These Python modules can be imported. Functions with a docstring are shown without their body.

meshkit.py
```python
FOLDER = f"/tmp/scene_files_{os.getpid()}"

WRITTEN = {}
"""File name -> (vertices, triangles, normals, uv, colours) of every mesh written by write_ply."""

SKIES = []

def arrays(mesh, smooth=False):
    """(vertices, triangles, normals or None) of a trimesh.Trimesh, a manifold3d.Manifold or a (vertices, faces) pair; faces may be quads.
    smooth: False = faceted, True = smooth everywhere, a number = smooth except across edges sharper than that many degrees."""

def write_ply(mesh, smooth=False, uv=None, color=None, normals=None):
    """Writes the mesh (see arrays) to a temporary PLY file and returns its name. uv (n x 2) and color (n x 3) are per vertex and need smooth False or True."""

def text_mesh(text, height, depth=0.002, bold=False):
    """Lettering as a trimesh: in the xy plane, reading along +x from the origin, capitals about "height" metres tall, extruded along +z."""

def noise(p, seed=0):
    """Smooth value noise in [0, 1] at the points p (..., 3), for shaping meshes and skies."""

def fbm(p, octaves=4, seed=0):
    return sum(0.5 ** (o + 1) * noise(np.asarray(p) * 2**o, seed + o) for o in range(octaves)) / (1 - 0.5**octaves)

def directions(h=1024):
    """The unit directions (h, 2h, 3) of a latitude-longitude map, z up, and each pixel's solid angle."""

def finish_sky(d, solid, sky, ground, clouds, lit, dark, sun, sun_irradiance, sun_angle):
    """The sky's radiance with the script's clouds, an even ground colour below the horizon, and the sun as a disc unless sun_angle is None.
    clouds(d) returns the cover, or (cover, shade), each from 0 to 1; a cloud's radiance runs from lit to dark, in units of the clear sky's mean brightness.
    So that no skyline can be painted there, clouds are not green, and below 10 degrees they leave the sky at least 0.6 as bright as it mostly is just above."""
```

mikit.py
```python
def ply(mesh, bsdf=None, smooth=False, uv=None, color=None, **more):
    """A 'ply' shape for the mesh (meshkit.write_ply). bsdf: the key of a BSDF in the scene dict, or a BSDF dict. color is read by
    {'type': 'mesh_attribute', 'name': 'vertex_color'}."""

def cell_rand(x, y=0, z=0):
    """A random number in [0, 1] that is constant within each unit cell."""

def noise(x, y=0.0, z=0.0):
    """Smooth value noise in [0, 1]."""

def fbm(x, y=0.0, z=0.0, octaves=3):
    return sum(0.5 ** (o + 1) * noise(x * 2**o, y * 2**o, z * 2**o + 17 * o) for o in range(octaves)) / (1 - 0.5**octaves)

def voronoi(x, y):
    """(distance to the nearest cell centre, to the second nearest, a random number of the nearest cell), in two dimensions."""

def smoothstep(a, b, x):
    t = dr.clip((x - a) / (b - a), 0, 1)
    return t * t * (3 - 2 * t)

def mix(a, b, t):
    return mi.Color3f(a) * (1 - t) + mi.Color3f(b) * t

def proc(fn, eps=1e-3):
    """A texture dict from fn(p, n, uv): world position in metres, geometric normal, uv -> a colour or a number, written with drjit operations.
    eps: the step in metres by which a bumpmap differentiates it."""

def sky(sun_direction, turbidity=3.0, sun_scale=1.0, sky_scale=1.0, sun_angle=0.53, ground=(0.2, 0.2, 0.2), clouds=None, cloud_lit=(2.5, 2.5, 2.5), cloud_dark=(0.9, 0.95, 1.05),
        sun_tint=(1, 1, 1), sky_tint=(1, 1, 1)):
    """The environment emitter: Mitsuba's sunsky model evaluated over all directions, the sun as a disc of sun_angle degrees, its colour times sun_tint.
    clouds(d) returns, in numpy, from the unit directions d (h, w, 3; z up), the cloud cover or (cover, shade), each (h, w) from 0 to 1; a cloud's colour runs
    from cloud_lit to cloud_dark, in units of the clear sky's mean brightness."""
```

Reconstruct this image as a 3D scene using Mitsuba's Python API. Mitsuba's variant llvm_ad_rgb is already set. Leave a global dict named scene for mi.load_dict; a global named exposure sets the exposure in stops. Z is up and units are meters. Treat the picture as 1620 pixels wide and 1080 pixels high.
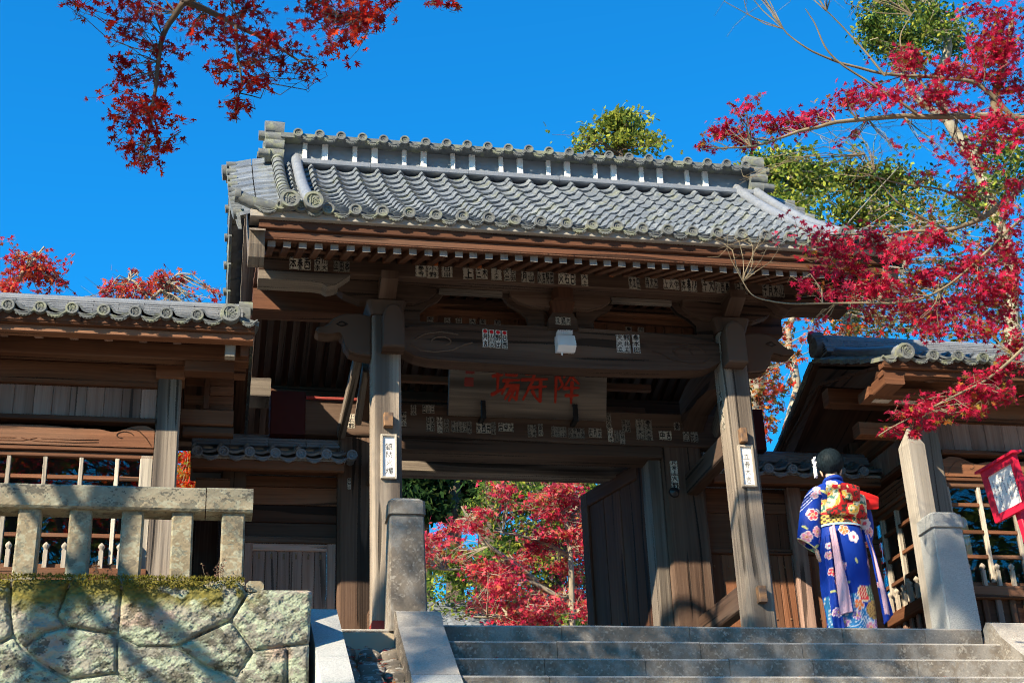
import math, random
import numpy as np, trimesh, shapely
import mitsuba as mi, drjit as dr, mikit, meshkit
from manifold3d import Manifold
from shapely.geometry import LineString, Polygon
from shapely.ops import unary_union
from mikit import noise, fbm, voronoi, cell_rand, smoothstep, mix

T = mi.ScalarTransform4f
scene, labels = {}, {}
RNG = np.random.default_rng(7)
random.seed(7)

# ------------------------------------------------------------------ camera, sky, exposure
EYE = np.array([0.0, -11.0, -2.639])
FOV, YAW, PITCH, ROLL = 38.166, 0.215783, 0.426261, -0.0439237
cy, sy, cp, sp = math.cos(YAW), math.sin(YAW), math.cos(PITCH), math.sin(PITCH)
FWD = np.array([sy * cp, cy * cp, sp])
RGT = np.array([cy, -sy, 0.0])
UPV = np.cross(RGT, FWD)
UPV = -math.sin(ROLL) * RGT + math.cos(ROLL) * UPV
scene['camera'] = {'type': 'perspective', 'fov': FOV, 'fov_axis': 'x', 'near_clip': 0.05, 'far_clip': 900.0,
                   'to_world': T().look_at(origin=EYE.tolist(), target=(EYE + FWD).tolist(), up=UPV.tolist())}
SUN = np.array([-1.2, -1.0, 0.88])
scene['sky'] = mikit.sky(SUN, turbidity=2.5, sun_scale=2.6, sky_scale=1.5, sky_tint=(0.08, 1.14, 1.82), sun_tint=(0.94, 1.0, 1.08))
exposure = 1.7


# ------------------------------------------------------------------ scene helpers
def numbered(key):
    if key not in scene and key not in labels:
        return key
    i = COUNT.get(key, 0) + 1
    COUNT[key] = i
    return f'{key}_{i:03d}'


COUNT = {}


def thing(name, label, cat, group=None):
    key = numbered(name)
    labels[key] = {'label': label, 'category': cat}
    if group:
        labels[key]['group'] = group
    return key


def struct(name, shape):
    key = numbered(name)
    scene[key] = shape
    labels[key] = {'kind': 'structure'}
    return key


def put(parent, name, shape, label=None, kind=None):
    key = numbered(parent + '__' + name) if name else parent
    scene[key] = shape
    if label or kind:
        labels[key] = {**({'label': label} if label else {}), **({'kind': kind} if kind else {})}
    return key


def nrm(a):
    a = np.asarray(a, float)
    return a / np.linalg.norm(a)


class MB:
    """Collects flat-shaded faces with uv (u runs along the grain)."""

    def __init__(s):
        s.v, s.f, s.uv, s.n, s.k = [], [], [], 0, random.randrange(64)

    def new_tone(s):
        s.k = random.randrange(64)
        return s

    def face(s, pts, uvs):
        m = len(pts)
        s.v.extend(map(tuple, pts))
        s.uv.extend((u + 16 * s.k + 8, w) for u, w in uvs)
        for i in range(1, m - 1):
            s.f.append((s.n, s.n + i, s.n + i + 1))
        s.n += m

    def prism(s, p0, p1, prof, side, up, tip=1.0):
        """A prism from p0 to p1 with the profile (list of (a, b)) in the side/up frame, counter-clockwise seen from p1."""
        p0, p1 = np.asarray(p0, float), np.asarray(p1, float)
        L = np.linalg.norm(p1 - p0)
        r0 = [p0 + a * side + b * up for a, b in prof]
        r1 = [p1 + (a * side + b * up) * tip for a, b in prof]
        q, m = 0.0, len(prof)
        off = random.random() * 5
        for i in range(m):
            j = (i + 1) % m
            w = np.linalg.norm(r0[j] - r0[i])
            s.face([r0[i], r0[j], r1[j], r1[i]], [(0, q + off), (0, q + w + off), (L, q + w + off), (L, q + off)])
            q += w
        s.face(r0[::-1], [(a, b + off) for a, b in prof[::-1]])
        s.face(r1, [(a, b + off) for a, b in prof])
        return s

    def beam(s, p0, p1, w, h, ch=0.006, up=(0, 0, 1), tip=1.0):
        a = nrm(np.subtract(p1, p0))
        up = np.asarray(up, float)
        if abs(a @ up) > 0.99:
            up = np.array([0, 1.0, 0])
        side = nrm(np.cross(a, up))
        up = np.cross(side, a)
        x, y = w / 2, h / 2
        if ch:
            c = min(ch, x * 0.6, y * 0.6)
            prof = [(-x + c, -y), (x - c, -y), (x, -y + c), (x, y - c), (x - c, y), (-x + c, y), (-x, y - c), (-x, -y + c)]
        else:
            prof = [(-x, -y), (x, -y), (x, y), (-x, y)]
        # counter-clockwise as seen from p1 looking back needs side x up = -a ; flip
        return s.prism(p0, p1, prof[::-1] if np.cross(side, up) @ a < 0 else prof, side, up, tip)

    def box(s, x0, x1, y0, y1, z0, z1, ch=0.006):
        d = (x1 - x0, y1 - y0, z1 - z0)
        c = ((x0 + x1) / 2, (y0 + y1) / 2, (z0 + z1) / 2)
        k = int(np.argmax(d))
        if k == 0:
            return s.beam((x0, c[1], c[2]), (x1, c[1], c[2]), d[1], d[2], ch)
        if k == 1:
            return s.beam((c[0], y0, c[2]), (c[0], y1, c[2]), d[0], d[2], ch)
        return s.beam((c[0], c[1], z0), (c[0], c[1], z1), d[0], d[1], ch)

    def extrude(s, poly, o, ax, ay, dep, swap=False):
        """Polygon (list or shapely) in the ax/ay plane at o, pushed along the vector dep."""
        P = poly if isinstance(poly, Polygon) else Polygon(poly)
        P = shapely.geometry.polygon.orient(P)
        o, ax, ay, dep = (np.asarray(q, float) for q in (o, ax, ay, dep))
        V, F = trimesh.creation.triangulate_polygon(P, engine='earcut')
        flip = np.cross(ax, ay) @ dep < 0
        U = V[:, ::-1] if swap else V
        for base, sign in ((o, -1), (o + dep, 1)):
            W = base + V[:, :1] * ax + V[:, 1:2] * ay
            for t in F:
                if np.cross(W[t[1]] - W[t[0]], W[t[2]] - W[t[0]]) @ dep * sign < 0:
                    t = t[::-1]
                s.face(W[t], U[t])
        D = np.linalg.norm(dep)
        for ring in [P.exterior, *P.interiors]:
            R, q = np.array(ring.coords), 0.0
            for a, b in zip(R[:-1], R[1:]):
                w = np.linalg.norm(b - a)
                A, B = o + a[0] * ax + a[1] * ay, o + b[0] * ax + b[1] * ay
                pts = [A, B, B + dep, A + dep]
                if flip:
                    pts = pts[::-1]
                s.face(pts, [(q, 0), (q + w, 0), (q + w, D), (q, D)])
                q += w
        return s

    def mesh(s, V, F):
        V = np.asarray(V, float)
        F = np.asarray(F, int)
        s.v.extend(map(tuple, V))
        s.uv.extend((a + 16 * s.k + 8, b) for a, b in V[:, :2])
        s.f.extend(map(tuple, F + s.n))
        s.n += len(V)
        return s

    def ply(s, bsdf, **more):
        return mikit.ply((np.array(s.v), np.array(s.f)), bsdf, uv=np.array(s.uv), **more)

    def part(s, parent, name, bsdf, label=None, kind=None, **more):
        return put(parent, name, s.ply(bsdf, **more), label, kind)


def tube(path, rad, sides=8, cap=True):
    """(vertices, faces) of a tube along the path."""
    P = np.asarray(path, float)
    R = np.broadcast_to(np.asarray(rad, float), len(P))
    d = np.gradient(P, axis=0)
    d /= np.linalg.norm(d, axis=1, keepdims=True) + 1e-12
    ref = np.array([0, 0, 1.0]) if abs(d[0][2]) < 0.9 else np.array([1.0, 0, 0])
    x = nrm(np.cross(d[0], ref))
    V = []
    an = np.arange(sides) / sides * 2 * np.pi
    for i in range(len(P)):
        x = x - (x @ d[i]) * d[i]
        x = nrm(x)
        y = np.cross(d[i], x)
        V.append(P[i] + R[i] * (np.cos(an)[:, None] * x + np.sin(an)[:, None] * y))
    V = np.vstack(V)
    F = []
    for i in range(len(P) - 1):
        for j in range(sides):
            a, b = i * sides + j, i * sides + (j + 1) % sides
            F += [(a, b, b + sides), (a, b + sides, a + sides)]
    if cap:
        n = len(V)
        V = np.vstack([V, P[0], P[-1]])
        e = (len(P) - 1) * sides
        for j in range(sides):
            F += [(n, (j + 1) % sides, j), (n + 1, e + j, e + (j + 1) % sides)]
    return V, np.array(F)


def lathe(prof, n=16):
    """Revolve (r, z) about z."""
    prof = np.asarray(prof, float)
    an = np.arange(n) / n * 2 * np.pi
    V = np.array([(r * c, r * s_, z) for r, z in prof for c, s_ in zip(np.cos(an), np.sin(an))])
    F = []
    for i in range(len(prof) - 1):
        for j in range(n):
            a, b = i * n + j, i * n + (j + 1) % n
            F += [(a, b, b + n), (a, b + n, a + n)]
    return V, np.array(F)


def join(parts):
    V, F, n = [], [], 0
    for v, f in parts:
        V.append(v)
        F.append(np.asarray(f) + n)
        n += len(v)
    return np.vstack(V), np.vstack(F)


def frame(o, X, Y, Z):
    m = np.eye(4)
    m[:3, 0], m[:3, 1], m[:3, 2], m[:3, 3] = X, Y, Z, o
    return m


def moved(vf, m):
    v, f = vf
    return v @ m[:3, :3].T + m[:3, 3], f


# ------------------------------------------------------------------ materials
def col(c):
    return {'type': 'rgb', 'value': list(c)}


def princ(base, rough=0.8, spec=0.2, **k):
    return {'type': 'principled', 'base_color': base if isinstance(base, dict) else col(base), 'roughness': rough, 'specular': spec, **k}


def bump(fn, scale, bsdf, eps=2e-3):
    return {'type': 'bumpmap', 'arbitrary': mikit.proc(fn, eps), 'scale': scale, 'bsdf': bsdf}


def wood_fn(c1, c2, c3, stain=0.5, crk=0.7):
    def fn(p, n, uv):
        k = dr.floor(uv.x / 16)
        a = uv.x - 16 * k
        v = uv.y
        r = cell_rand(k, 3)
        wav = noise(a * 1.1, v * 6, k) * 0.06
        g = noise(a * 1.4, (v + wav) * 62, k)
        g2 = noise(a * 4, (v + wav) * 190, k + 5)
        big = noise(a * 1.3, v * 5, k + 2)
        t = dr.clip(0.5 * g + 0.35 * g2 + 0.45 * big - 0.15, 0, 1)
        c = mix(c1, c2, t)
        w = smoothstep(0.5, 0.85, noise(a * 0.9 + 3, v * 7, k + 31)) * stain
        c = mix(c, c3, w) * (0.7 + 0.6 * r)
        crack = smoothstep(0.8, 0.87, noise(a * 0.8, (v + wav) * 34, k + 9))
        return c * (1 - crk * crack)
    return fn


def wood_h(p, n, uv):
    k = dr.floor(uv.x / 16)
    a = uv.x - 16 * k
    crack = smoothstep(0.8, 0.87, noise(a * 0.8, (uv.y + noise(a * 1.1, uv.y * 6, k) * 0.06) * 34, k + 9))
    return noise(a * 3, uv.y * 130, k) - 1.5 * crack


def wood(key, c1, c2, c3, stain=0.5, rough=0.75, depth=0.0022, crk=0.7):
    scene[key] = bump(wood_h, depth, princ(mikit.proc(wood_fn(c1, c2, c3, stain, crk)), rough, 0.25))


wood('wood_gate', (0.038, 0.021, 0.015), (0.106, 0.066, 0.047), (0.155, 0.11, 0.085), 0.5)
wood('wood_dark', (0.046, 0.019, 0.011), (0.118, 0.050, 0.027), (0.11, 0.065, 0.043), 0.5)
wood('wood_red', (0.090, 0.036, 0.019), (0.205, 0.090, 0.047), (0.18, 0.105, 0.068), 0.5)
wood('wood_grey', (0.165, 0.105, 0.085), (0.36, 0.245, 0.205), (0.17, 0.085, 0.055), 0.5)
wood('wood_pale', (0.30, 0.265, 0.22), (0.47, 0.43, 0.37), (0.24, 0.205, 0.17), 0.35, depth=0.0012, crk=0.25)
wood('wood_weathered', (0.22, 0.20, 0.175), (0.36, 0.335, 0.30), (0.15, 0.135, 0.12), 0.5, depth=0.0015, crk=0.4)
wood('wood_post', (0.115, 0.095, 0.080), (0.29, 0.25, 0.21), (0.055, 0.045, 0.04), 0.85, depth=0.003)


def tile_fn(p, n, uv):
    big = fbm(p.x * 2.2, p.y * 2.2, p.z * 2.2)
    fine = noise(p.x * 60, p.y * 60, p.z * 60)
    cell = cell_rand(dr.floor(uv.x / 16), 5)
    c = mix((0.060, 0.075, 0.096), (0.145, 0.168, 0.20), dr.clip(0.25 * big + 0.25 * fine + 0.6 * cell, 0, 1))
    l = smoothstep(0.52, 0.66, noise(p.x * 17, p.y * 17, p.z * 17) * 0.6 + 0.4 * big)
    c = mix(c, (0.25, 0.275, 0.285), l * 0.36)
    m = smoothstep(0.62, 0.72, noise(p.x * 9 + 40, p.y * 9, p.z * 9) * 0.7 + 0.3 * fine)
    return mix(c, (0.15, 0.16, 0.08), m * 0.35)


scene['roof_tile'] = bump(lambda p, n, uv: noise(p.x * 90, p.y * 90, p.z * 90) + noise(p.x * 25, p.y * 25, p.z * 25), 0.0012,
                          princ(mikit.proc(tile_fn), 0.5, 0.5))


def tile2_fn(p, n, uv):
    fine = noise(p.x * 50, p.y * 50, p.z * 50)
    big = noise(p.x * 5, p.y * 5, p.z * 5)
    c = mix((0.068, 0.078, 0.088), (0.17, 0.185, 0.185), dr.clip(fine * 0.5 + big * 0.5, 0, 1))
    l = smoothstep(0.5, 0.7, noise(p.x * 22 + 9, p.y * 22, p.z * 22) * 0.6 + big * 0.4)
    return mix(c, (0.22, 0.24, 0.15), l * 0.55)


scene['eave_tile_clay'] = princ(mikit.proc(tile2_fn), 0.6, 0.4)
scene['smooth_tile'] = princ(mikit.proc(lambda p, n, uv: mix((0.13, 0.15, 0.18), (0.205, 0.225, 0.26), fbm(p.x * 14, p.y * 14, p.z * 14))), 0.42, 0.5)
scene['ridge_slate'] = princ(mikit.proc(lambda p, n, uv: mix((0.10, 0.11, 0.125), (0.26, 0.275, 0.30), 0.5 * cell_rand(dr.floor(uv.x / 16), 5) + 0.5 * fbm(p.x * 14, p.y * 14, p.z * 14))), 0.38, 0.6)
scene['grey_plaster'] = princ(mikit.proc(lambda p, n, uv: mix((0.17, 0.20, 0.235), (0.25, 0.28, 0.31), fbm(p.x * 6, p.y * 6, p.z * 20))), 0.85, 0.2)
scene['eave_plaster'] = princ(mikit.proc(lambda p, n, uv: mix((0.26, 0.24, 0.22), (0.36, 0.34, 0.31), fbm(p.x * 6, p.y * 6, p.z * 20))), 0.9, 0.1)
scene['white_paint'] = princ((0.78, 0.78, 0.76), 0.6, 0.3)
scene['red_paint'] = princ((0.50, 0.012, 0.045), 0.45, 0.4)
scene['dark_red_paint'] = princ((0.05, 0.008, 0.009), 0.7, 0.3)
scene['brush_red'] = princ(mikit.proc(lambda p, n, uv: mix((0.34, 0.022, 0.016), (0.52, 0.06, 0.03), fbm(p.x * 25, p.y * 25, p.z * 25))), 0.7, 0.2)
scene['rust_red_paint'] = princ(mikit.proc(lambda p, n, uv: mix((0.28, 0.03, 0.03), (0.22, 0.06, 0.05), fbm(p.x * 20, p.y * 20, p.z * 20))), 0.7, 0.2)
scene['black_iron'] = princ((0.015, 0.015, 0.017), 0.4, 0.5)
scene['rafter_grey'] = princ(mikit.proc(lambda p, n, uv: mix((0.16, 0.15, 0.14), (0.30, 0.29, 0.28), 0.6 * cell_rand(dr.floor(p.x * 8.2), 2) + 0.4 * noise(p.x * 90, p.y * 90, p.z * 90))), 0.8, 0.2)
scene['rust_iron'] = princ(mikit.proc(lambda p, n, uv: mix((0.06, 0.05, 0.05), (0.25, 0.14, 0.07), noise(p.x * 40, p.y * 40, p.z * 25))), 0.7, 0.3)
scene['lamp_white'] = princ((0.75, 0.77, 0.8), 0.4, 0.5)
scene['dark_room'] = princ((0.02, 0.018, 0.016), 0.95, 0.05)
scene['glass'] = {'type': 'thindielectric', 'int_ior': 1.55}
scene['printed'] = princ({'type': 'mesh_attribute', 'name': 'vertex_color'}, 0.75, 0.15)
scene['silk'] = princ({'type': 'mesh_attribute', 'name': 'vertex_color'}, 0.62, 0.22, sheen=0.5)
scene['leaf'] = {'type': 'principledthin', 'base_color': {'type': 'mesh_attribute', 'name': 'vertex_color'}, 'roughness': 0.5, 'diff_trans': 0.85, 'eta': 1.4}
scene['gloss_leaf'] = {'type': 'principledthin', 'base_color': {'type': 'mesh_attribute', 'name': 'vertex_color'}, 'roughness': 0.38, 'diff_trans': 0.6, 'eta': 1.45}
scene['bark'] = princ(mikit.proc(lambda p, n, uv: mix((0.16, 0.13, 0.095), (0.42, 0.38, 0.29), fbm(p.x * 9, p.y * 9, p.z * 5))), 0.9, 0.1)
scene['maple_bark'] = princ(mikit.proc(lambda p, n, uv: mix((0.10, 0.08, 0.055), (0.29, 0.24, 0.165), fbm(p.x * 11, p.y * 11, p.z * 6))), 0.9, 0.1)
scene['dark_bark'] = princ(mikit.proc(lambda p, n, uv: mix((0.05, 0.038, 0.03), (0.15, 0.115, 0.09), fbm(p.x * 12, p.y * 12, p.z * 4))), 0.9, 0.1)


def granite_fn(p, n, uv):
    sp_ = noise(p.x * 170, p.y * 170, p.z * 170)
    sp2 = noise(p.x * 90 + 7, p.y * 90, p.z * 90)
    big = fbm(p.x * 3.2, p.y * 3.2, p.z * 3.2)
    c = mix((0.20, 0.195, 0.19), (0.46, 0.45, 0.43), dr.clip(0.5 * sp_ + 0.3 * sp2 + 0.3 * big, 0, 1))
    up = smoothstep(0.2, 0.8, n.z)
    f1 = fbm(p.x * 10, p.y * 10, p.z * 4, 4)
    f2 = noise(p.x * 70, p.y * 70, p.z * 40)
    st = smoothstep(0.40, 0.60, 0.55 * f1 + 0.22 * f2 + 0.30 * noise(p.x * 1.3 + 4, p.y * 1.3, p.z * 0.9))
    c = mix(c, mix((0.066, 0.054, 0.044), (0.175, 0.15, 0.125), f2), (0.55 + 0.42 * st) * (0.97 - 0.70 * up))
    pale = smoothstep(0.56, 0.74, 0.35 * noise(p.x * 41 + 50, p.y * 41, p.z * 37) + 0.35 * noise(p.x * 97 + 50, p.y * 97, p.z * 83) + 0.3 * f1)
    return mix(c, (0.40, 0.39, 0.36), pale * 0.42)


scene['granite'] = bump(lambda p, n, uv: noise(p.x * 120, p.y * 120, p.z * 120) + 2 * noise(p.x * 30, p.y * 30, p.z * 30), 0.0022, princ(mikit.proc(granite_fn), 0.85, 0.2))


def granite2_fn(p, n, uv):
    sp_ = noise(p.x * 150, p.y * 150, p.z * 150)
    big = fbm(p.x * 3, p.y * 3, p.z * 3)
    return mix((0.17, 0.19, 0.20), (0.44, 0.45, 0.45), dr.clip(0.55 * sp_ + 0.5 * big, 0, 1))


scene['clean_granite'] = bump(lambda p, n, uv: noise(p.x * 110, p.y * 110, p.z * 110), 0.0015, princ(mikit.proc(granite2_fn), 0.85, 0.2))


def rock_h(p, n, uv):
    return fbm(p.x * 9, p.y * 9, p.z * 9, 4) * 4 + fbm(p.x * 46, p.y * 46, p.z * 46, 2) * 1.6


def rock_fn(p, n, uv):
    a = fbm(p.x * 5, p.y * 5, p.z * 5, 4)
    b = fbm(p.x * 30 + 9, p.y * 30, p.z * 30)
    d = noise(p.x * 95, p.y * 95, p.z * 95)
    c = mix((0.10, 0.10, 0.088), (0.28, 0.28, 0.245), dr.clip(a * 0.9 + b * 0.5 - 0.2, 0, 1))
    lich = smoothstep(0.44, 0.56, fbm(p.x * 17 + 30, p.y * 17, p.z * 17, 4) * 0.75 + d * 0.25)
    c = mix(c, mix((0.20, 0.26, 0.18), (0.36, 0.40, 0.32), b), lich * 0.85)
    pink = smoothstep(0.66, 0.74, noise(p.x * 4.3 + 11, p.y * 4.3, p.z * 4.3 + 5))
    c = mix(c, (0.36, 0.25, 0.215), pink * 0.5)
    dark = smoothstep(0.53, 0.64, fbm(p.x * 11 + 70, p.y * 11, p.z * 11, 4) * 0.8 + d * 0.2)
    c = mix(c, (0.05, 0.047, 0.04), dark * 0.8)
    moss = smoothstep(0.0, 1.0, (p.z + 0.21 + 0.22 * (fbm(p.x * 6, p.y * 6, p.z * 4) - 0.5)) * 9) * smoothstep(0.38, 0.55, fbm(p.x * 14, p.y * 14, p.z * 14) + 0.25 * smoothstep(0.12, -0.5, p.x))
    moss = moss * smoothstep(0.10, 0.02, p.z) * smoothstep(0.42, 0.2, p.x)
    return mix(c, mix((0.055, 0.055, 0.012), (0.17, 0.145, 0.03), noise(p.x * 60, p.y * 60, p.z * 60)), moss * 0.92)


scene['wall_rock'] = bump(rock_h, 0.011, princ(mikit.proc(rock_fn), 0.95, 0.1))


def rail_fn(p, n, uv):
    a = fbm(p.x * 6, p.y * 6, p.z * 6, 4)
    d = noise(p.x * 80, p.y * 80, p.z * 80)
    c = mix((0.165, 0.14, 0.095), (0.30, 0.26, 0.19), dr.clip(a + 0.35 * d - 0.2, 0, 1))
    lich = smoothstep(0.5, 0.60, fbm(p.x * 22 + 30, p.y * 22, p.z * 22) * 0.72 + d * 0.28)
    c = mix(c, (0.31, 0.345, 0.28), lich * 0.45)
    dark = smoothstep(0.52, 0.61, fbm(p.x * 19 + 70, p.y * 19, p.z * 13, 4) * 0.72 + d * 0.28)
    top_ = smoothstep(0.46, 0.66, p.z)
    return mix(mix(c, (0.17, 0.18, 0.16), 0.45 * top_), (0.05, 0.05, 0.048), dark * (0.5 + 0.3 * top_))


scene['rail_stone'] = bump(rock_h, 0.0035, princ(mikit.proc(rail_fn), 0.95, 0.1))
scene['cobble_rock'] = bump(rock_h, 0.005, princ(mikit.proc(lambda p, n, uv: mix(mix((0.075, 0.065, 0.055), (0.22, 0.195, 0.165), fbm(p.x * 7, p.y * 7, p.z * 7, 4)), (0.4, 0.39, 0.36), smoothstep(0.66, 0.75, noise(p.x * 40, p.y * 40, p.z * 40)) * 0.6)), 0.9, 0.15))
scene['soil'] = princ(mikit.proc(lambda p, n, uv: mix((0.055, 0.045, 0.03), (0.16, 0.13, 0.085), fbm(p.x * 2, p.y * 2, p.z * 2, 4))), 1.0, 0.05)
scene['path_gravel'] = princ(mikit.proc(lambda p, n, uv: mix((0.20, 0.165, 0.12), (0.36, 0.31, 0.24), fbm(p.x * 2, p.y * 2, p.z * 2, 4))), 1.0, 0.05)
scene['gravel'] = princ(mikit.proc(lambda p, n, uv: mix((0.16, 0.155, 0.14), (0.36, 0.35, 0.32), noise(p.x * 50, p.y * 50, p.z * 50))), 1.0, 0.05)
scene['moss'] = princ(mikit.proc(lambda p, n, uv: mix((0.05, 0.055, 0.012), (0.19, 0.165, 0.03), noise(p.x * 45, p.y * 45, p.z * 45))), 1.0, 0.05)

# ------------------------------------------------------------------ lettering: brush strokes in a 100 x 100 box, y down
GLYPH = {
    'tatsu': '50 5 50 22|18 25 82 25|35 38 40 75|65 38 58 75|8 82 92 82',
    'haru': '20 15 80 15|25 28 75 28|8 42 92 42|50 3 45 42 8 75|55 42 92 72|35 58 35 97|35 58 66 58 66 97|35 77 66 77|35 97 66 97',
    'dai': '10 35 90 35|50 5 48 40 10 95|52 42 92 95',
    'kichi': '15 22 85 22|50 3 50 45|25 45 75 45|28 60 28 97|28 60 74 60 74 97|28 96 74 96',
    'chin': '25 3 5 32|25 3 45 30|14 36 38 36|8 52 44 52|26 36 26 88|14 62 18 78|40 62 34 78|6 92 46 85|52 12 95 12|73 2 73 20|58 22 58 74|58 22 88 22 88 74|58 38 88 38|58 52 88 52|50 76 97 76|62 80 52 97|82 80 95 97',
    'bou': '15 8 15 97|15 8 38 8 28 35 40 55 28 68|68 3 72 20|46 24 96 24|66 24 60 60 40 97|64 48 88 48 84 92 72 88',
    'hi': '22 28 30 52|80 25 68 50|50 5 48 50 10 97|50 45 92 97',
    'shoku': '10 30 14 50|38 28 32 46|24 5 22 55 5 95|24 55 40 85|48 8 94 8 94 30 48 30 48 8|64 8 64 30|79 8 79 30|56 36 45 55|54 42 92 42 90 95 78 92|56 54 80 54 80 74 56 74 56 54|68 48 68 90|52 92 84 86',
    'shu': '28 5 8 45|20 32 20 97|36 25 36 80|60 5 44 35|56 18 85 18 45 55|58 22 95 55|78 52 52 68|82 64 50 84|90 74 48 98',
    'ta': '15 12 85 12 85 92 15 92 15 12|50 12 50 92|15 52 85 52',
    'naka': '15 28 85 28 85 62 15 62 15 28|50 3 50 98',
    'yama': '50 5 50 90|14 35 14 90 86 90 86 35',
    'kawa': '20 10 18 60 8 95|50 12 50 90|82 8 82 97',
    'ko': '50 4 50 92 38 86|25 35 10 72|75 35 92 70',
    'ue': '50 5 50 92|50 42 85 42|8 92 92 92',
    'ki': '10 30 90 30|50 4 50 97|48 32 8 78|52 32 92 78',
    'moto': '10 30 90 30|50 4 50 97|48 32 8 78|52 32 92 78|32 75 68 75',
    'i': '15 28 85 28|8 62 92 62|35 5 33 60 15 97|66 5 66 97',
    'nichi': '22 8 78 8 78 94 22 94 22 8|22 50 78 50',
    'tsuki': '28 8 28 60 12 96|28 8 78 8 78 94 66 88|28 34 78 34|28 58 78 58',
    'bun': '50 4 50 22|8 26 92 26|72 28 10 96|28 28 92 96',
    'tera': '20 16 80 16|50 3 50 36|10 38 90 38|12 58 90 58|68 44 68 95 54 90|34 68 42 80',
    'de': '50 4 50 92|20 14 20 42 80 42 80 14|12 55 12 92 88 92 88 55',
    'nishi': '8 12 92 12|14 34 86 34 86 92 14 92 14 34|38 12 36 60 24 70|62 12 62 64 76 64',
    'ishi': '8 14 92 14|46 14 12 66|30 48 82 48 82 92 30 92 30 48',
    'sen': '75 6 25 20|8 42 92 42|50 14 50 97',
    'san': '20 15 80 15|26 50 74 50|8 88 92 88',
    'kane': '50 3 6 42|50 3 94 42|30 40 70 40|18 58 82 58|50 40 50 92|28 66 34 82|72 66 66 82|8 93 92 93',
    'no': '12 8 48 8 48 44 12 44 12 8|30 8 30 84|12 26 48 26|10 62 50 62|6 86 52 80|58 12 90 12 74 34|62 26 84 44|56 52 94 52 88 66|76 52 76 94 64 90',
    'a': '14 24 86 20|46 6 42 62 50 92|72 38 60 78 22 88 14 68 40 46 74 48 88 66 66 94',
    'o': '54 16 40 70 18 78 12 48 40 18 74 22 90 50 80 78 58 92',
    'ra': '38 6 60 18|28 32 24 62 52 50 80 58 74 84 34 96',
}
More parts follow.
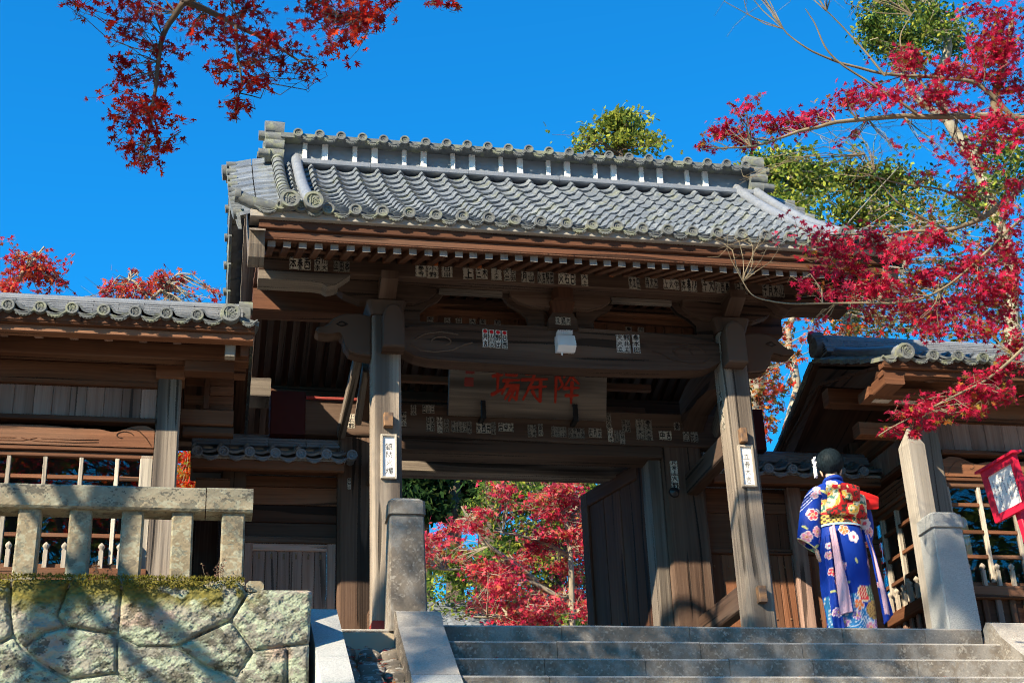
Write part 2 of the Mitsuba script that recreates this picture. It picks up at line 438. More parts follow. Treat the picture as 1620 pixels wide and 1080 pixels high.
# the brushed characters of the gate's name board, in fractions of the board
BOARD = {'r': (0.74, '12 10 10 97|12 10 34 8 22 36 36 54 20 66|62 2 40 36|54 14 86 12 46 54|54 24 94 50|42 62 94 60|70 48 68 98|50 80 92 78'),
         'm': (0.535, '20 14 82 10|52 0 46 44 10 94|20 30 78 27|6 46 95 42|32 64 92 60|72 48 72 97 56 88|44 74 56 88'),
         'l': (0.355, '4 40 36 36|20 8 20 78|2 84 40 70|50 6 88 6 86 36 50 36 50 6|50 21 86 21|42 50 97 47|58 48 36 82|56 62 94 60 88 95 76 88|72 64 48 94|84 63 62 98')}


def strokes(text):
    out = []
    for part in text.split('|'):
        q = list(map(float, part.split()))
        out.append(list(zip(q[::2], q[1::2])))
    return out


def glyph_poly(name, w=9.0, res=2):
    return unary_union([LineString([(x, -y) for x, y in st]).buffer(w / 2, quad_segs=res, cap_style='flat' if res < 2 else 'round') for st in strokes(GLYPH[name])])


def flat_poly(poly):
    out = []
    for g in getattr(poly, 'geoms', [poly]):
        V, F = trimesh.creation.triangulate_polygon(g, engine='earcut')
        out.append((np.c_[V, np.zeros(len(V))], F))
    return join(out)


class Print:
    """Flat print: layers of coloured polygons on a sheet, in local metres (x right, y up), laid on a plane."""

    def __init__(s):
        s.V, s.F, s.C, s.n = [], [], [], 0

    def add(s, poly, color, z):
        V, F = flat_poly(poly)
        V = V + [0, 0, z]
        a = V[F[:, 1]] - V[F[:, 0]]
        b = V[F[:, 2]] - V[F[:, 0]]
        bad = (a[:, 0] * b[:, 1] - a[:, 1] * b[:, 0]) < 0
        F = F.copy()
        F[bad] = F[bad][:, ::-1]
        s.V.append(V)
        s.F.append(F + s.n)
        s.C.append(np.tile(color, (len(V), 1)))
        s.n += len(V)

    def rect(s, x0, y0, x1, y1, color, z, thick=0.0):
        s.add(shapely.box(x0, y0, x1, y1), color, z)
        if thick:
            q = np.array([(x0, y0), (x1, y0), (x1, y1), (x0, y1)])
            for i in range(4):
                a, b = q[i], q[(i + 1) % 4]
                V = np.array([(*a, z - thick), (*b, z - thick), (*b, z), (*a, z)])
                s.V.append(V)
                s.F.append(np.array([(0, 1, 2), (0, 2, 3)]) + s.n)
                s.C.append(np.tile(color, (4, 1)))
                s.n += 4

    def glyph(s, name, cx, cy_, size, color, z, w=9.0, res=2, sx=1.0):
        P = shapely.affinity.affine_transform(glyph_poly(name, w, res), [size / 100 * sx, 0, 0, size / 100, cx - size / 2 * sx, cy_ + size / 2])
        s.add(P, color, z)

    def ply(s, o, ax, ay, az, bsdf='printed'):
        V = np.vstack(s.V)
        W = np.asarray(o, float) + V[:, :1] * np.asarray(ax, float) + V[:, 1:2] * np.asarray(ay, float) + V[:, 2:] * np.asarray(az, float)
        return mikit.ply((W, np.vstack(s.F)), bsdf, color=np.vstack(s.C))


import shapely.affinity
INK = (0.02, 0.02, 0.022)


# ------------------------------------------------------------------ ground
def ground_z(x, y):
    z = np.interp(y, [-80, -9, -6.6, -0.6, -0.3, 6, 14, 60, 200], [-4.6, -4.3, -4.25, -0.75, -0.06, -0.05, 0.1, 3.0, 8.0])
    left = np.interp(y, [-80, -9, -1.40, -1.36, -1.28, 6, 14, 60, 200], [-4.6, -4.3, -4.25, -4.2, -0.09, -0.05, 0.1, 3.0, 8.0])
    w = np.clip((x - 0.60) / 0.05, 0, 1)
    return left * (1 - w) + z * w + np.where(y > 8, 0.3 * (meshkit.fbm(np.stack([x * 0.2, y * 0.2, x * 0], -1)) - 0.5), 0)


gx = np.unique(np.r_[np.linspace(-160, 160, 41), np.linspace(-9, 12, 43), 0.6, 0.65])
gy = np.unique(np.r_[np.linspace(-80, 200, 57), np.linspace(-9, 7, 65), -1.40, -1.36, -1.28, -0.6, -0.3])
X, Y = np.meshgrid(gx, gy)
V = np.stack([X, Y, ground_z(X, Y)], -1).reshape(-1, 3)
nx, ny = len(gx), len(gy)
I = np.arange(nx * ny).reshape(ny, nx)
F = np.stack([I[:-1, :-1], I[:-1, 1:], I[1:, 1:], I[1:, :-1]], -1).reshape(-1, 4)
struct('ground', mikit.ply((V, F), 'path_gravel', smooth=True))

# terrace paving behind the top step
mb = MB()
mb.box(-0.2, 6.2, 0.0, 5.5, -0.05, -0.004, 0)
struct('terrace', mb.ply('gravel'))

# ------------------------------------------------------------------ stone stairs
RISE, TREAD = 0.185, 0.28
stairs = thing('stone_stairs', 'wide flight of dark stained granite steps climbing to the gate', 'stairs')
for k in range(22):
    x0, x1 = 1.60, 6.04
    n = [6, 5, 6, 5][k % 4] if k < 7 else 3
    cuts = np.linspace(x0, x1, n + 1)
    cuts[1:-1] += RNG.uniform(-0.22, 0.22, n - 1)
    if k == 0:
        cuts = np.array([x0, 2.62, 3.62, 4.86, 5.55, x1])
    for a, b in zip(cuts[:-1], cuts[1:]):
        mb = MB()
        j = RNG.uniform(-0.006, 0.006, 2)
        mb.box(a + 0.002, b - 0.002, -0.34 - TREAD * k + j[0], -0.34 - TREAD * k + TREAD + 0.03, -RISE * k - RISE + 0.004, -RISE * k + j[1] * 0.5, 0.014)
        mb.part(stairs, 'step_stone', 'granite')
    if k == 0:
        for a, b in ((1.5, 2.75), (2.75, 4.1), (4.1, 5.2), (5.2, 6.2)):
            mb = MB()
            mb.box(a + 0.003, b - 0.003, -0.032, 0.20, -0.18, -0.006, 0.008)
            mb.part(stairs, 'landing_stone', 'granite')
SL = RISE / TREAD
# sloping side kerbs of the stairs
for name, xa, xb, y0, z0, n in (('side_kerb', 1.36, 1.69, -0.36, 0.01, 7), ('side_kerb', 6.03, 6.36, -0.42, -0.05, 7)):
    for k in range(n):
        a, b = k * 0.86, (k + 1) * 0.86 - 0.006
        mb = MB()
        pts = []
        hd = 0.36
        P = [(-a, 0 - a * SL), (-b, 0 - b * SL), (-b, -hd - b * SL), (-a, -hd - a * SL)]
        if k == 0:
            P = [(0.03, -0.30), (0.03, 0.03), (-0.03, 0.07), (-0.10, 0.05), (-0.22, -0.09), (-b, -b * SL), (-b, -hd - b * SL), (-0.2, -0.42)]
        P = [(y0 + p, z0 + q) for p, q in P]
        mb.extrude(P, (xa, 0, 0), (0, 1, 0), (0, 0, 1), (xb - xa, 0, 0))
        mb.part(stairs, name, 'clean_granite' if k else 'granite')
# narrow kerb on the far side of the cobbled ramp
for k in range(6):
    a, b = k * 0.9, (k + 1) * 0.9 - 0.005
    mb = MB()
    mb.extrude([(-0.62 - a, 0.03 - a * 0.6), (-0.62 - b, 0.03 - b * 0.6), (-0.62 - b, -0.5 - b * 0.6), (-0.62 - a, -0.5 - a * 0.6)], (0.715, 0, 0), (0, 1, 0), (0, 0, 1), (0.2, 0, 0))
    mb.part(stairs, 'ramp_kerb', 'clean_granite')
mb = MB()
mb.box(0.74, 1.50, -0.30, 0.0, -0.35, -0.03, 0.012)
mb.part(stairs, 'edge_slab', 'granite')

# cobbled ramp between the kerbs
mb = MB()
mb.extrude([(-0.30, -0.22), (-6, -0.22 - 5.7 * 0.6), (-6, -4), (-0.30, -1.2)], (0.92, 0, 0), (0, 1, 0), (0, 0, 1), (0.45, 0, 0))
ramp = struct('ramp', mb.ply('soil'))


def rock(c, r, seed, sub=2, rough=0.28, nz=None):
    m = trimesh.creation.icosphere(subdivisions=sub)
    v = np.array(m.vertices)
    k = 1 + rough * (meshkit.fbm(v * 1.3 + seed * 7.1, 3) - 0.5) * 2
    v = np.sign(v) * np.abs(v) ** 0.8
    v = v * k[:, None] * np.asarray(r)
    return v + np.asarray(c), np.array(m.faces)


rr = np.random.default_rng(11)
k = 0
for i in range(9):
    for j in range(3):
        s = 0.12 + i * 0.21 + rr.uniform(-0.03, 0.03) + (0.08 if j == 1 else 0)
        x = 0.98 + j * 0.165 + rr.uniform(-0.02, 0.02)
        c = (x, -0.30 - s, -0.20 - s * 0.6)
        v, f = rock((0, 0, 0), (rr.uniform(0.085, 0.115), rr.uniform(0.11, 0.15), 0.075), i * 3 + j, 2)
        ang = math.atan(0.6)
        R = np.array([[1, 0, 0], [0, math.cos(ang), -math.sin(ang)], [0, math.sin(ang), math.cos(ang)]])
        put(ramp, 'cobble', mikit.ply((v @ R.T + c, f), 'cobble_rock', smooth=True))

# ------------------------------------------------------------------ retaining wall of fitted stones
rwall = thing('retaining_wall', 'lichen covered retaining wall of large irregular fitted stones with moss along its top', 'wall')


# outlines measured along the wall face: (x, z) polygons
def wall_stone(poly, y=-1.40, proud=0.0, seed=0):
    P = Polygon(poly).buffer(-0.0035)
    big = P.buffer(-0.012, join_style='round').buffer(0.011)
    g = 0.016
    x0, z0, x1, z1 = big.bounds
    pts = [(x, z) for x in np.arange(x0, x1, g) for z in np.arange(z0, z1, g) if big.buffer(-0.012).contains(shapely.Point(x, z))]
    edge = [big.exterior.interpolate(t).coords[0] for t in np.arange(0, big.length, g)]
    from scipy.spatial import Delaunay
    A = np.array(pts + edge)
    tri = Delaunay(A).simplices
    cen = A[tri].mean(1)
    tri = tri[[big.buffer(0.002).contains(shapely.Point(*c)) for c in cen]]
    d = np.array([big.exterior.distance(shapely.Point(*a)) for a in A])
    bul = 0.017 * (1 - np.exp(-d / 0.007)) + 0.010 * (1 - np.exp(-d / 0.06))
    P3 = np.c_[A[:, 0], A[:, 0] * 0 + seed, A[:, 1]]
    n = (meshkit.fbm(P3 * 7, 4, seed) - 0.5) * 0.05 + (meshkit.fbm(P3 * 26, 3, seed + 3) - 0.5) * 0.034
    tilt = (A[:, 0] - A[:, 0].mean()) * ((seed * 37 % 11) - 5) * 0.008 + (A[:, 1] - A[:, 1].mean()) * ((seed * 53 % 11) - 5) * 0.008
    yy = y - bul * (0.9 + 0 * n) - n * np.clip(d / 0.03, 0.15, 1) - tilt - proud
    V = np.c_[A[:, 0], yy, A[:, 1]]
    a, b = V[tri[:, 1]] - V[tri[:, 0]], V[tri[:, 2]] - V[tri[:, 0]]
    bad = np.cross(a, b)[:, 1] > 0
    tri[bad] = tri[bad][:, ::-1]
    m = len(edge)
    e0 = len(pts) + np.arange(m)
    back = V[e0].copy()
    back[:, 1] = y + 0.10
    sidef = [q for i in range(m) for q in ((e0[i], e0[(i + 1) % m], len(V) + i), (e0[(i + 1) % m], len(V) + (i + 1) % m, len(V) + i))]
    return np.vstack([V, back]), np.vstack([tri, sidef])


# joints read off the photograph: the corner stone, the long cap stones and the many-sided rubble below
WS = [
    [(0.268, -0.079), (0.355, -0.045), (0.69, -0.043), (0.676, -0.398), (0.534, -0.414), (0.318, -0.446), (0.171, -0.253)],
    [(-0.53, 0.013), (0.21, 0.011), (0.262, -0.073), (0.165, -0.248), (-0.094, -0.381), (-0.167, -0.42), (-0.404, -0.424), (-0.53, -0.358)],
    [(-0.839, 0.009), (-0.535, 0.013), (-0.536, -0.35), (-0.633, -0.335), (-0.856, -0.296), (-0.91, -0.232), (-0.882, -0.13)],
    [(-1.21, 0.003), (-0.846, 0.009), (-0.887, -0.13), (-0.915, -0.234), (-0.861, -0.296), (-1.001, -0.338), (-1.099, -0.436), (-1.167, -0.352), (-1.198, -0.211)],
    [(-1.496, -0.001), (-1.216, 0.003), (-1.203, -0.212), (-1.172, -0.355), (-1.237, -0.404), (-1.455, -0.38)],
    [(0.168, -0.258), (0.316, -0.449), (0.299, -0.479), (0.213, -0.614), (0.002, -0.535), (-0.154, -0.425), (-0.091, -0.386)],
    [(0.536, -0.419), (0.676, -0.405), (0.675, -0.755), (0.541, -0.755)],
    [(0.321, -0.454), (0.531, -0.419), (0.536, -0.755), (0.162, -0.755), (0.22, -0.617), (0.304, -0.479)],
    [(-0.404, -0.431), (-0.162, -0.428), (-0.003, -0.541), (0.207, -0.622), (0.157, -0.755), (-0.31, -0.754), (-0.519, -0.59), (-0.535, -0.366)],
    [(-0.845, -0.301), (-0.633, -0.342), (-0.54, -0.361), (-0.524, -0.59), (-0.801, -0.629), (-1.003, -0.519), (-1.094, -0.441), (-0.996, -0.343)],
    [(-1.454, -0.387), (-1.236, -0.41), (-1.169, -0.36), (-1.101, -0.441), (-1.009, -0.524), (-0.809, -0.636), (-0.845, -0.753), (-1.415, -0.752)],
    [(-0.8, -0.636), (-0.524, -0.595), (-0.317, -0.754), (-0.838, -0.753)],
]
for i, P in enumerate(WS):
    v, f = wall_stone(P, seed=i + 1)
    put(rwall, 'stone', mikit.ply((v, f), 'wall_rock', smooth=50))
# courses below and beyond the frame, coarser
for r in range(6):
    xs = np.sort(np.r_[-6.0, RNG.uniform(-5.8, 0.5, 11), 0.675])
    z1, z0 = -0.76 - 0.6 * r, -1.36 - 0.6 * r
    for a, b in zip(xs[:-1], xs[1:]):
        if b - a > 0.12:
            mb = MB()
            mb.box(a + 0.008, b - 0.008, -1.42 - RNG.uniform(0, 0.03), -1.25, z0 + 0.008, z1 - 0.008, 0.03)
            mb.part(rwall, 'stone', 'wall_rock')
for r in range(2):
    xs = np.sort(np.r_[-6.0, RNG.uniform(-5.8, -1.9, 6), -1.50])
    z1, z0 = 0.01 - 0.39 * r, -0.38 - 0.38 * r
    for a, b in zip(xs[:-1], xs[1:]):
        if b - a > 0.12:
            mb = MB()
            mb.box(a + 0.008, b - 0.008, -1.42 - RNG.uniform(0, 0.03), -1.25, z0 + 0.008, z1 - 0.008, 0.03)
            mb.part(rwall, 'stone', 'wall_rock')
mb = MB()
mb.box(-6.0, 0.67, -1.385, -1.22, -4.3, -0.06, 0)
mb.box(0.30, 0.665, -1.385, -0.05, -0.9, -0.05, 0.01)
mb.part(rwall, 'core', 'wall_rock')
# a second low course under the balustrade end
mb = MB()
mb.box(0.255, 0.37, -1.40, -0.9, -0.06, 0.012, 0.02)
mb.part(rwall, 'plinth_stone', 'rail_stone')

# tufts of moss and fallen leaves along the top edge of the wall
tri = []
r = np.random.default_rng(3)
for i in range(5200):
    x = r.uniform(-1.75, 0.24)
    dens = 0.45 + 0.9 * meshkit.noise(np.array([[x * 5, 0.3, 0]]))[0]
    if r.random() > dens:
        continue
    drop = r.random() ** 2 * 0.07 * (0.4 + 1.2 * meshkit.noise(np.array([[x * 9, 3.3, 0]]))[0])
    p = np.array([x, -1.452 - r.uniform(0, 0.02) + (r.uniform(0, 0.10) if drop < 0.012 else 0), 0.022 - drop + r.uniform(-0.004, 0.008)])
    d = r.normal(size=3)
    d = d / np.linalg.norm(d) * r.uniform(0.006, 0.013)
    e = np.cross(d, r.normal(size=3))
    e = e / np.linalg.norm(e) * r.uniform(0.004, 0.009)
    tri.append((p - e, p + e, p + d + np.array([0, -0.004, 0.006])))
tri = np.array(tri)
struct_key = 'moss_edge'
scene[struct_key] = mikit.ply((tri.reshape(-1, 3), np.arange(len(tri) * 3).reshape(-1, 3)), 'moss')
labels[struct_key] = {'label': 'olive moss fringe growing along the top of the stone retaining wall', 'category': 'moss', 'kind': 'stuff'}

# ------------------------------------------------------------------ stone balustrade
bal = thing('stone_balustrade', 'weathered stone balustrade with square posts under a thick flat rail on the retaining wall', 'railing')
YB = -1.22
for a, b in ((-6.0, -3.1), (-3.095, -1.72), (-1.715, -0.03), (-0.024, 0.285)):
    mb = MB()
    mb.box(a, b, YB - 0.115, YB + 0.115, 0.505, 0.672 - 0.004 * (a < -1), 0.014)
    mb.part(bal, 'rail_stone', 'rail_stone')
for i, x in enumerate([0.16 - 0.33 * k for k in range(13)]):
    w = 0.155 if i == 0 else 0.142
    mb = MB()
    mb.beam((x, YB + RNG.uniform(-0.008, 0.008), 0.0), (x + RNG.uniform(-0.006, 0.006), YB, 0.504), w, w, 0.012)
    mb.part(bal, 'post', 'rail_stone')
mb = MB()
mb.box(-6.0, 0.245, YB - 0.17, YB + 0.16, -0.05, 0.008, 0.01)
mb.part(bal, 'base_course', 'rail_stone')

# ------------------------------------------------------------------ stone pillars at the head of the stairs
for x, y, z0, key in ((1.47, -0.18, -0.05, 'dark stained square granite pillar with a bevelled cap left of the stairs'), (5.925, -0.17, -0.006, 'blue grey square granite pillar with a bevelled cap right of the stairs beside the kimono wearer')):
    t = thing('stone_pillar', key, 'pillar', 'granite pillars at the head of the stairs')
    g = 'granite' if x < 3 else 'clean_granite'
    mb = MB()
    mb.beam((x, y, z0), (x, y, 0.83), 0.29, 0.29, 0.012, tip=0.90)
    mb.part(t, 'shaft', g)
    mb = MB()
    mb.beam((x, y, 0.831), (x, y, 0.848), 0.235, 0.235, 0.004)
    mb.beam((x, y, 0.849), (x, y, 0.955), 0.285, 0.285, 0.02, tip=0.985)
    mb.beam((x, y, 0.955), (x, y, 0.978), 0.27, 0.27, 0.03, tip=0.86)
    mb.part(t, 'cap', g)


# ------------------------------------------------------------------ roof tiles shared by the gate, wings and side walls
def pan_tile_mesh(p, L, seed, th=0.020, roll=0.042):
    r = np.random.default_rng(seed)
    t = np.array([0, .07, .15, .23, .30, .45, .62, .80, 1.0])
    h = np.where(t <= .30, roll * np.sin(np.pi * np.clip(t / .30, 0, 1)), -0.020 * np.sin(np.pi * np.clip((t - .3) / .7, 0, 1)))
    x = t * p
    n = len(t)
    j = r.uniform(-0.003, 0.003, 3)
    fr = np.c_[x + j[0], np.full(n, j[1] * 2) - 0.012 * (t > .3) * np.sin(np.pi * np.clip((t - .3) / .7, 0, 1)), h + th + 0.006 + j[2]]
    bk = np.c_[x, np.full(n, L), h + 0.001]
    lo = fr - [0, -0.002, th]
    V = np.vstack([fr, bk, lo])
    F = []
    for i in range(n - 1):
        F += [(i, i + 1, n + i + 1), (i, n + i + 1, n + i), (2 * n + i, 2 * n + i + 1, i + 1), (2 * n + i, i + 1, i)]
    uv = np.c_[V[:, 0] + 16 * r.integers(0, 40) + 8, V[:, 1]]
    return V, np.array(F), uv


def split_mesh(V, F):
    return V[F].reshape(-1, 3), np.arange(len(F) * 3).reshape(-1, 3)


TILE_CACHE = {}


def tile_shapes(p, L):
    if (p, L) not in TILE_CACHE:
        TILE_CACHE[(p, L)] = []
        for s in range(7):
            V, F, uv = pan_tile_mesh(p, L * 1.12, s)
            TILE_CACHE[(p, L)].append(mikit.ply((V, F), 'roof_tile', uv=uv))
    return TILE_CACHE[(p, L)]


def lay_tiles(parent, x0, ncol, p, prof, rows, outward=-1, name='pan_tile'):
    """prof(s) -> (y, z) from the eave (s=0) to the ridge; the slope faces -y (outward=-1)."""
    ss = np.linspace(0, 1, rows + 1)
    P = [np.array(prof(s)) for s in ss]
    r = random.Random(rows * 31 + ncol)
    for i in range(rows):
        a, b = P[i], P[i + 1]
        L = np.linalg.norm(b - a)
        d = (b - a) / L
        X = np.array([1.0, 0, 0])
        Yv = np.array([0, d[0], d[1]])
        Z = np.cross(X, Yv)
        shapes = tile_shapes(p, round(float(L), 3))
        for c in range(ncol):
            m = frame((x0 + c * p, a[0], a[1]), X, Yv, Z)
            put(parent, name, {**r.choice(shapes), 'to_world': T(m)})


def medallion(r, th=0.03, n=18):
    """A round tile end facing -y, centre at the origin."""
    ring = [(0.0, 0.004), (r * 0.62, 0.004), (r * 0.68, 0.017), (r * 0.95, 0.017), (r, 0.010), (r, -th), (0, -th)]
    v, f = lathe(ring, n)
    m = frame((0, 0, 0), (1, 0, 0), (0, 0, 1), (0, -1, 0))   # z -> -y
    return v @ m[:3, :3].T, f


def swirl(r):
    """A raised comma-like spiral for a small round tile end."""
    t = np.linspace(0.3, 5.2, 12)
    rr_ = r * (0.10 + 0.085 * t)
    v, f = tube(np.c_[rr_ * np.cos(t), np.full(12, -0.006), rr_ * np.sin(t)], r * 0.10, 5)
    return v, f


def mark(name, size, y):
    P = glyph_poly(name, 8.5, 1).simplify(1.0)
    P = shapely.affinity.affine_transform(P, [size / 100, 0, 0, size / 100, -size / 2, size / 2])
    mb = MB()
    for g in getattr(P, 'geoms', [P]):
        mb.extrude(g, (0, y, 0), (1, 0, 0), (0, 0, 1), (0, -0.008, 0))
    return np.array(mb.v), np.array(mb.f)


def pendant(p, drop=0.05, depth=0.03):
    """The curved face hanging between two round tile ends (spans 0..p in x)."""
    t = np.linspace(0.10, 0.90, 13)
    top = [(x * p, -0.012 - 0.030 * math.sin(math.pi * (x - .10) / .8)) for x in t]
    bot = [(x * p, -0.026 - 0.040 * math.sin(math.pi * (x - .10) / .8) ** 1.4 - drop * math.sin(math.pi * (x - .10) / .8) ** 3 * 0.5) for x in t]
    mb = MB()
    mb.extrude(top + bot[::-1], (0, 0, 0), (1, 0, 0), (0, 0, 1), (0, depth, 0))
    # raised rim and leaf relief
    v1 = tube([(x, -0.004, z + 0.004) for x, z in bot], 0.006, 5)
    v2 = tube([(x, -0.003, z - 0.004) for x, z in top], 0.005, 5)
    rel = []
    for k in range(5):
        x = p * (0.30 + 0.10 * k)
        z = -0.042 - 0.034 * math.sin(math.pi * (x / p - .10) / .8)
        rel.append(tube([(x - 0.012, -0.003, z + 0.010), (x, -0.005, z - 0.002), (x + 0.010, -0.003, z + 0.008)], 0.0045, 4))
    return join([(np.array(mb.v), np.array(mb.f)), v1, v2, *rel])


def eave_row(parent, x0, ncol, p, y, z, r, glyph=None, bsdf='eave_tile_clay', first=True, name='eave_tile', drop=0.05):
    disc = join([medallion(r), mark(glyph, r * 1.15, -0.004) if glyph else swirl(r)])
    pend = pendant(p, drop)
    roll = tube([(0, 0.02, 0), (0, 0.22, 0.012)], r * 0.82, 8)
    sh = mikit.ply(join([disc, pend, roll]), bsdf, smooth=40)
    end = mikit.ply(join([disc, roll]), bsdf, smooth=40)
    for c in range(ncol + 1):
        j = random.uniform(-0.004, 0.004)
        put(parent, name, {**(sh if c < ncol else end), 'to_world': T().translate([x0 + c * p, y + j, z + random.uniform(-0.004, 0.004)])})


# ------------------------------------------------------------------ the gate
gate = thing('temple_gate', 'large old wooden temple gate with a heavy grey tiled gable roof above the stairs', 'gate')
CX = 2.861
XL, XR = 0.30, 5.42


def mir(x):
    return 2 * CX - x


for xa, xb in ((1.243, 1.478), (4.246, 4.479)):
    mb = MB()
    mb.box(xa, xb, 0.0, 0.235, -0.005, 2.66, 0.022)
    mb.part(gate, 'post', 'wood_post')
mb = MB()
mb.box(1.238, 1.38, -0.006, 0.20, 0.0, 0.105, 0.004)
k = mb.part(gate, 'post_shoe', 'rust_red_paint', 'faded red painted foot of the left front post')
for xa, xb in ((1.085, 1.475), (4.045, 4.44)):
    mb = MB()
    mb.box(xa, xb, 1.25, 1.62, -0.005, 2.39, 0.03)
    mb.part(gate, 'door_post', 'wood_gate')
for xa, xb in ((1.243, 1.478), (4.246, 4.479)):
    mb = MB()
    mb.box(xa, xb, 2.66, 2.895, -0.005, 2.66, 0.02)
    mb.part(gate, 'post', 'wood_gate')
# ties between front and main posts
for x in (1.36, 4.36):
    for z0, z1, w, nm in ((0.27, 0.48, 0.11, 'tie_beam'), (1.60, 1.80, 0.12, 'tie_beam')):
        mb = MB()
        mb.box(x - w / 2 - (0.05 if x > 3 else -0.03), x + w / 2 - (0.05 if x > 3 else -0.03), 0.236, 1.25, z0, z1, 0.012)
        mb.part(gate, nm, 'wood_gate')
    s = 1 if x < 3 else -1
    mb = MB()
    prof = [(0.236, 2.22), (0.45, 2.30), (0.75, 2.33), (1.05, 2.30), (1.25, 2.20), (1.25, 2.52), (1.05, 2.58), (0.75, 2.60), (0.4, 2.58), (0.236, 2.52)]
    mb.extrude(prof, (x - 0.10, 0, 0), (0, 1, 0), (0, 0, 1), (0.2, 0, 0))
    mb.part(gate, 'rainbow_tie', 'wood_gate')
    mb = MB()
    mb.beam((x - s * 0.20, 0.30, 2.42), (x - s * 0.26, 1.2, 2.06), 0.07, 0.10, 0.01)
    mb.beam((x - s * 0.12, 0.5, 2.40), (x - s * 0.13, 1.0, 2.12), 0.05, 0.14, 0.012)
    mb.part(gate, 'bracket_strut', 'wood_post')
# carved front beam, arched beneath
xs = np.linspace(1.478, 4.246, 25)
u = np.abs((xs - CX) / 1.384)
low = np.where(u > 0.86, 2.30 + 0.085 * ((u - 0.86) / 0.14) ** 1.5, 2.272 + 0.028 * (u / 0.86) ** 2)
top = 2.575 + 0.05 * (1 - u ** 2) - 0.03 * u ** 6 + 0.02
mb = MB()
mb.extrude(list(zip(xs, low)) + list(zip(xs, top))[::-1], (0, 0.03, 0), (1, 0, 0), (0, 0, 1), (0, 0.185, 0))
fb = mb.part(gate, 'arched_beam', 'wood_gate', 'arched front beam carved with swirls at both ends')
for s in (1, -1):
    def ln(pts, r=0.007):
        return tube([(CX + s * a, 0.028, z) for a, z in pts], r, 5)
    t = np.linspace(0, 4.3, 16)
    sw = [(-1.02 - 0.11 * (1 - q / 6) * math.cos(q), 2.45 + 0.07 * (1 - q / 6) * math.sin(q)) for q in t]
    lines = [ln(sw), ln([(-1.30, 2.42), (-1.22, 2.37), (-1.10, 2.36), (-0.95, 2.385), (-0.85, 2.44), (-0.78, 2.46)]), ln([(-1.26, 2.47), (-1.18, 2.52), (-1.05, 2.545), (-0.9, 2.53)])]
    v, f = join(lines)
    mb = MB()
    mb.mesh(v, f)
    mb.part(fb, 'carved_line', 'wood_gate')


# elephant-like carved noses at the beam ends
def nose_profile():
    P = [(0.0, 0.37), (-0.10, 0.39), (-0.22, 0.385), (-0.31, 0.345), (-0.36, 0.29), (-0.40, 0.255), (-0.455, 0.245), (-0.468, 0.215), (-0.44, 0.192),
         (-0.37, 0.185), (-0.30, 0.205), (-0.255, 0.20), (-0.225, 0.15), (-0.215, 0.085), (-0.18, 0.035), (-0.12, 0.012), (-0.05, 0.005), (0.0, 0.0)]
    return np.array(Polygon(P).buffer(0.012).buffer(-0.012).exterior.coords)[:-1]


def bulged(prof2, o, ax, ay, dep, n=3):
    """Extrusion with rounded flanks."""
    P = Polygon(prof2)
    D = np.linalg.norm(dep)
    dn = np.asarray(dep) / D
    V, F, m = [], [], None
    offs = [(-0.5, 0.022), (-0.44, 0.006), (0.44, 0.006), (0.5, 0.022)]
    rings = []
    for t, shrink in offs:
        Q = np.array(P.exterior.coords)[:-1]
        c = Q.mean(0)
        Qn = Q + (c - Q) / np.linalg.norm(c - Q, axis=1, keepdims=True) * shrink
        rings.append((t, Qn))
    m = len(rings[0][1])
    o, ax, ay = (np.asarray(q, float) for q in (o, ax, ay))
    for t, Q in rings:
        V.append(o + Q[:, :1] * ax + Q[:, 1:2] * ay + t * D * dn)
    for i in range(len(rings) - 1):
        for j in range(m):
            a, b = i * m + j, i * m + (j + 1) % m
            F += [(a, b, b + m), (a, b + m, a + m)]
    V = np.vstack(V)
    for i, inv in ((0, True), (len(rings) - 1, False)):
        Vt, Ft = trimesh.creation.triangulate_polygon(Polygon(rings[i][1]), engine='earcut')
        W = o + Vt[:, :1] * ax + Vt[:, 1:2] * ay + rings[i][0] * D * dn
        F += [tuple(q + len(V)) for q in Ft]
        V = np.vstack([V, W])
    return V, np.array(F)


for s, x in ((1, 1.243), (-1, 4.479)):
    v, f = bulged(nose_profile(), (x, 0.125, 2.30), (s, 0, 0), (0, 0, 1), (0, 0.17, 0))
    mb = MB()
    mb.mesh(v, f)
    n_ = mb.part(gate, 'carved_nose', 'wood_gate', 'carved trunk-shaped beam end on the %s front post' % ('left' if s > 0 else 'right'))
    e, g = tube([(x - s * 0.20, 0.038, 2.58), (x - s * 0.25, 0.036, 2.60), (x - s * 0.29, 0.036, 2.575), (x - s * 0.25, 0.036, 2.56), (x - s * 0.21, 0.037, 2.575)], 0.007, 5)
    mb = MB()
    mb.mesh(e, g)
    mb.part(n_, 'carved_eye', 'wood_gate')
    # nose pointing forward
    xm = 1.40 if s > 0 else 4.33
    hw = 0.092
    prof = [(-hw, 0.0), (hw, 0.0), (hw, 0.28)] + [(hw * math.cos(q), 0.28 + 0.12 * math.sin(q)) for q in np.linspace(0.25, math.pi - 0.25, 9)] + [(-hw, 0.28)]
    v, f = bulged(prof, (xm, -0.085, 2.30), (1, 0, 0), (0, 0, 1), (0, -0.17, 0))
    mb = MB()
    mb.mesh(v, f)
    mb.part(gate, 'rounded_nose', 'wood_gate')

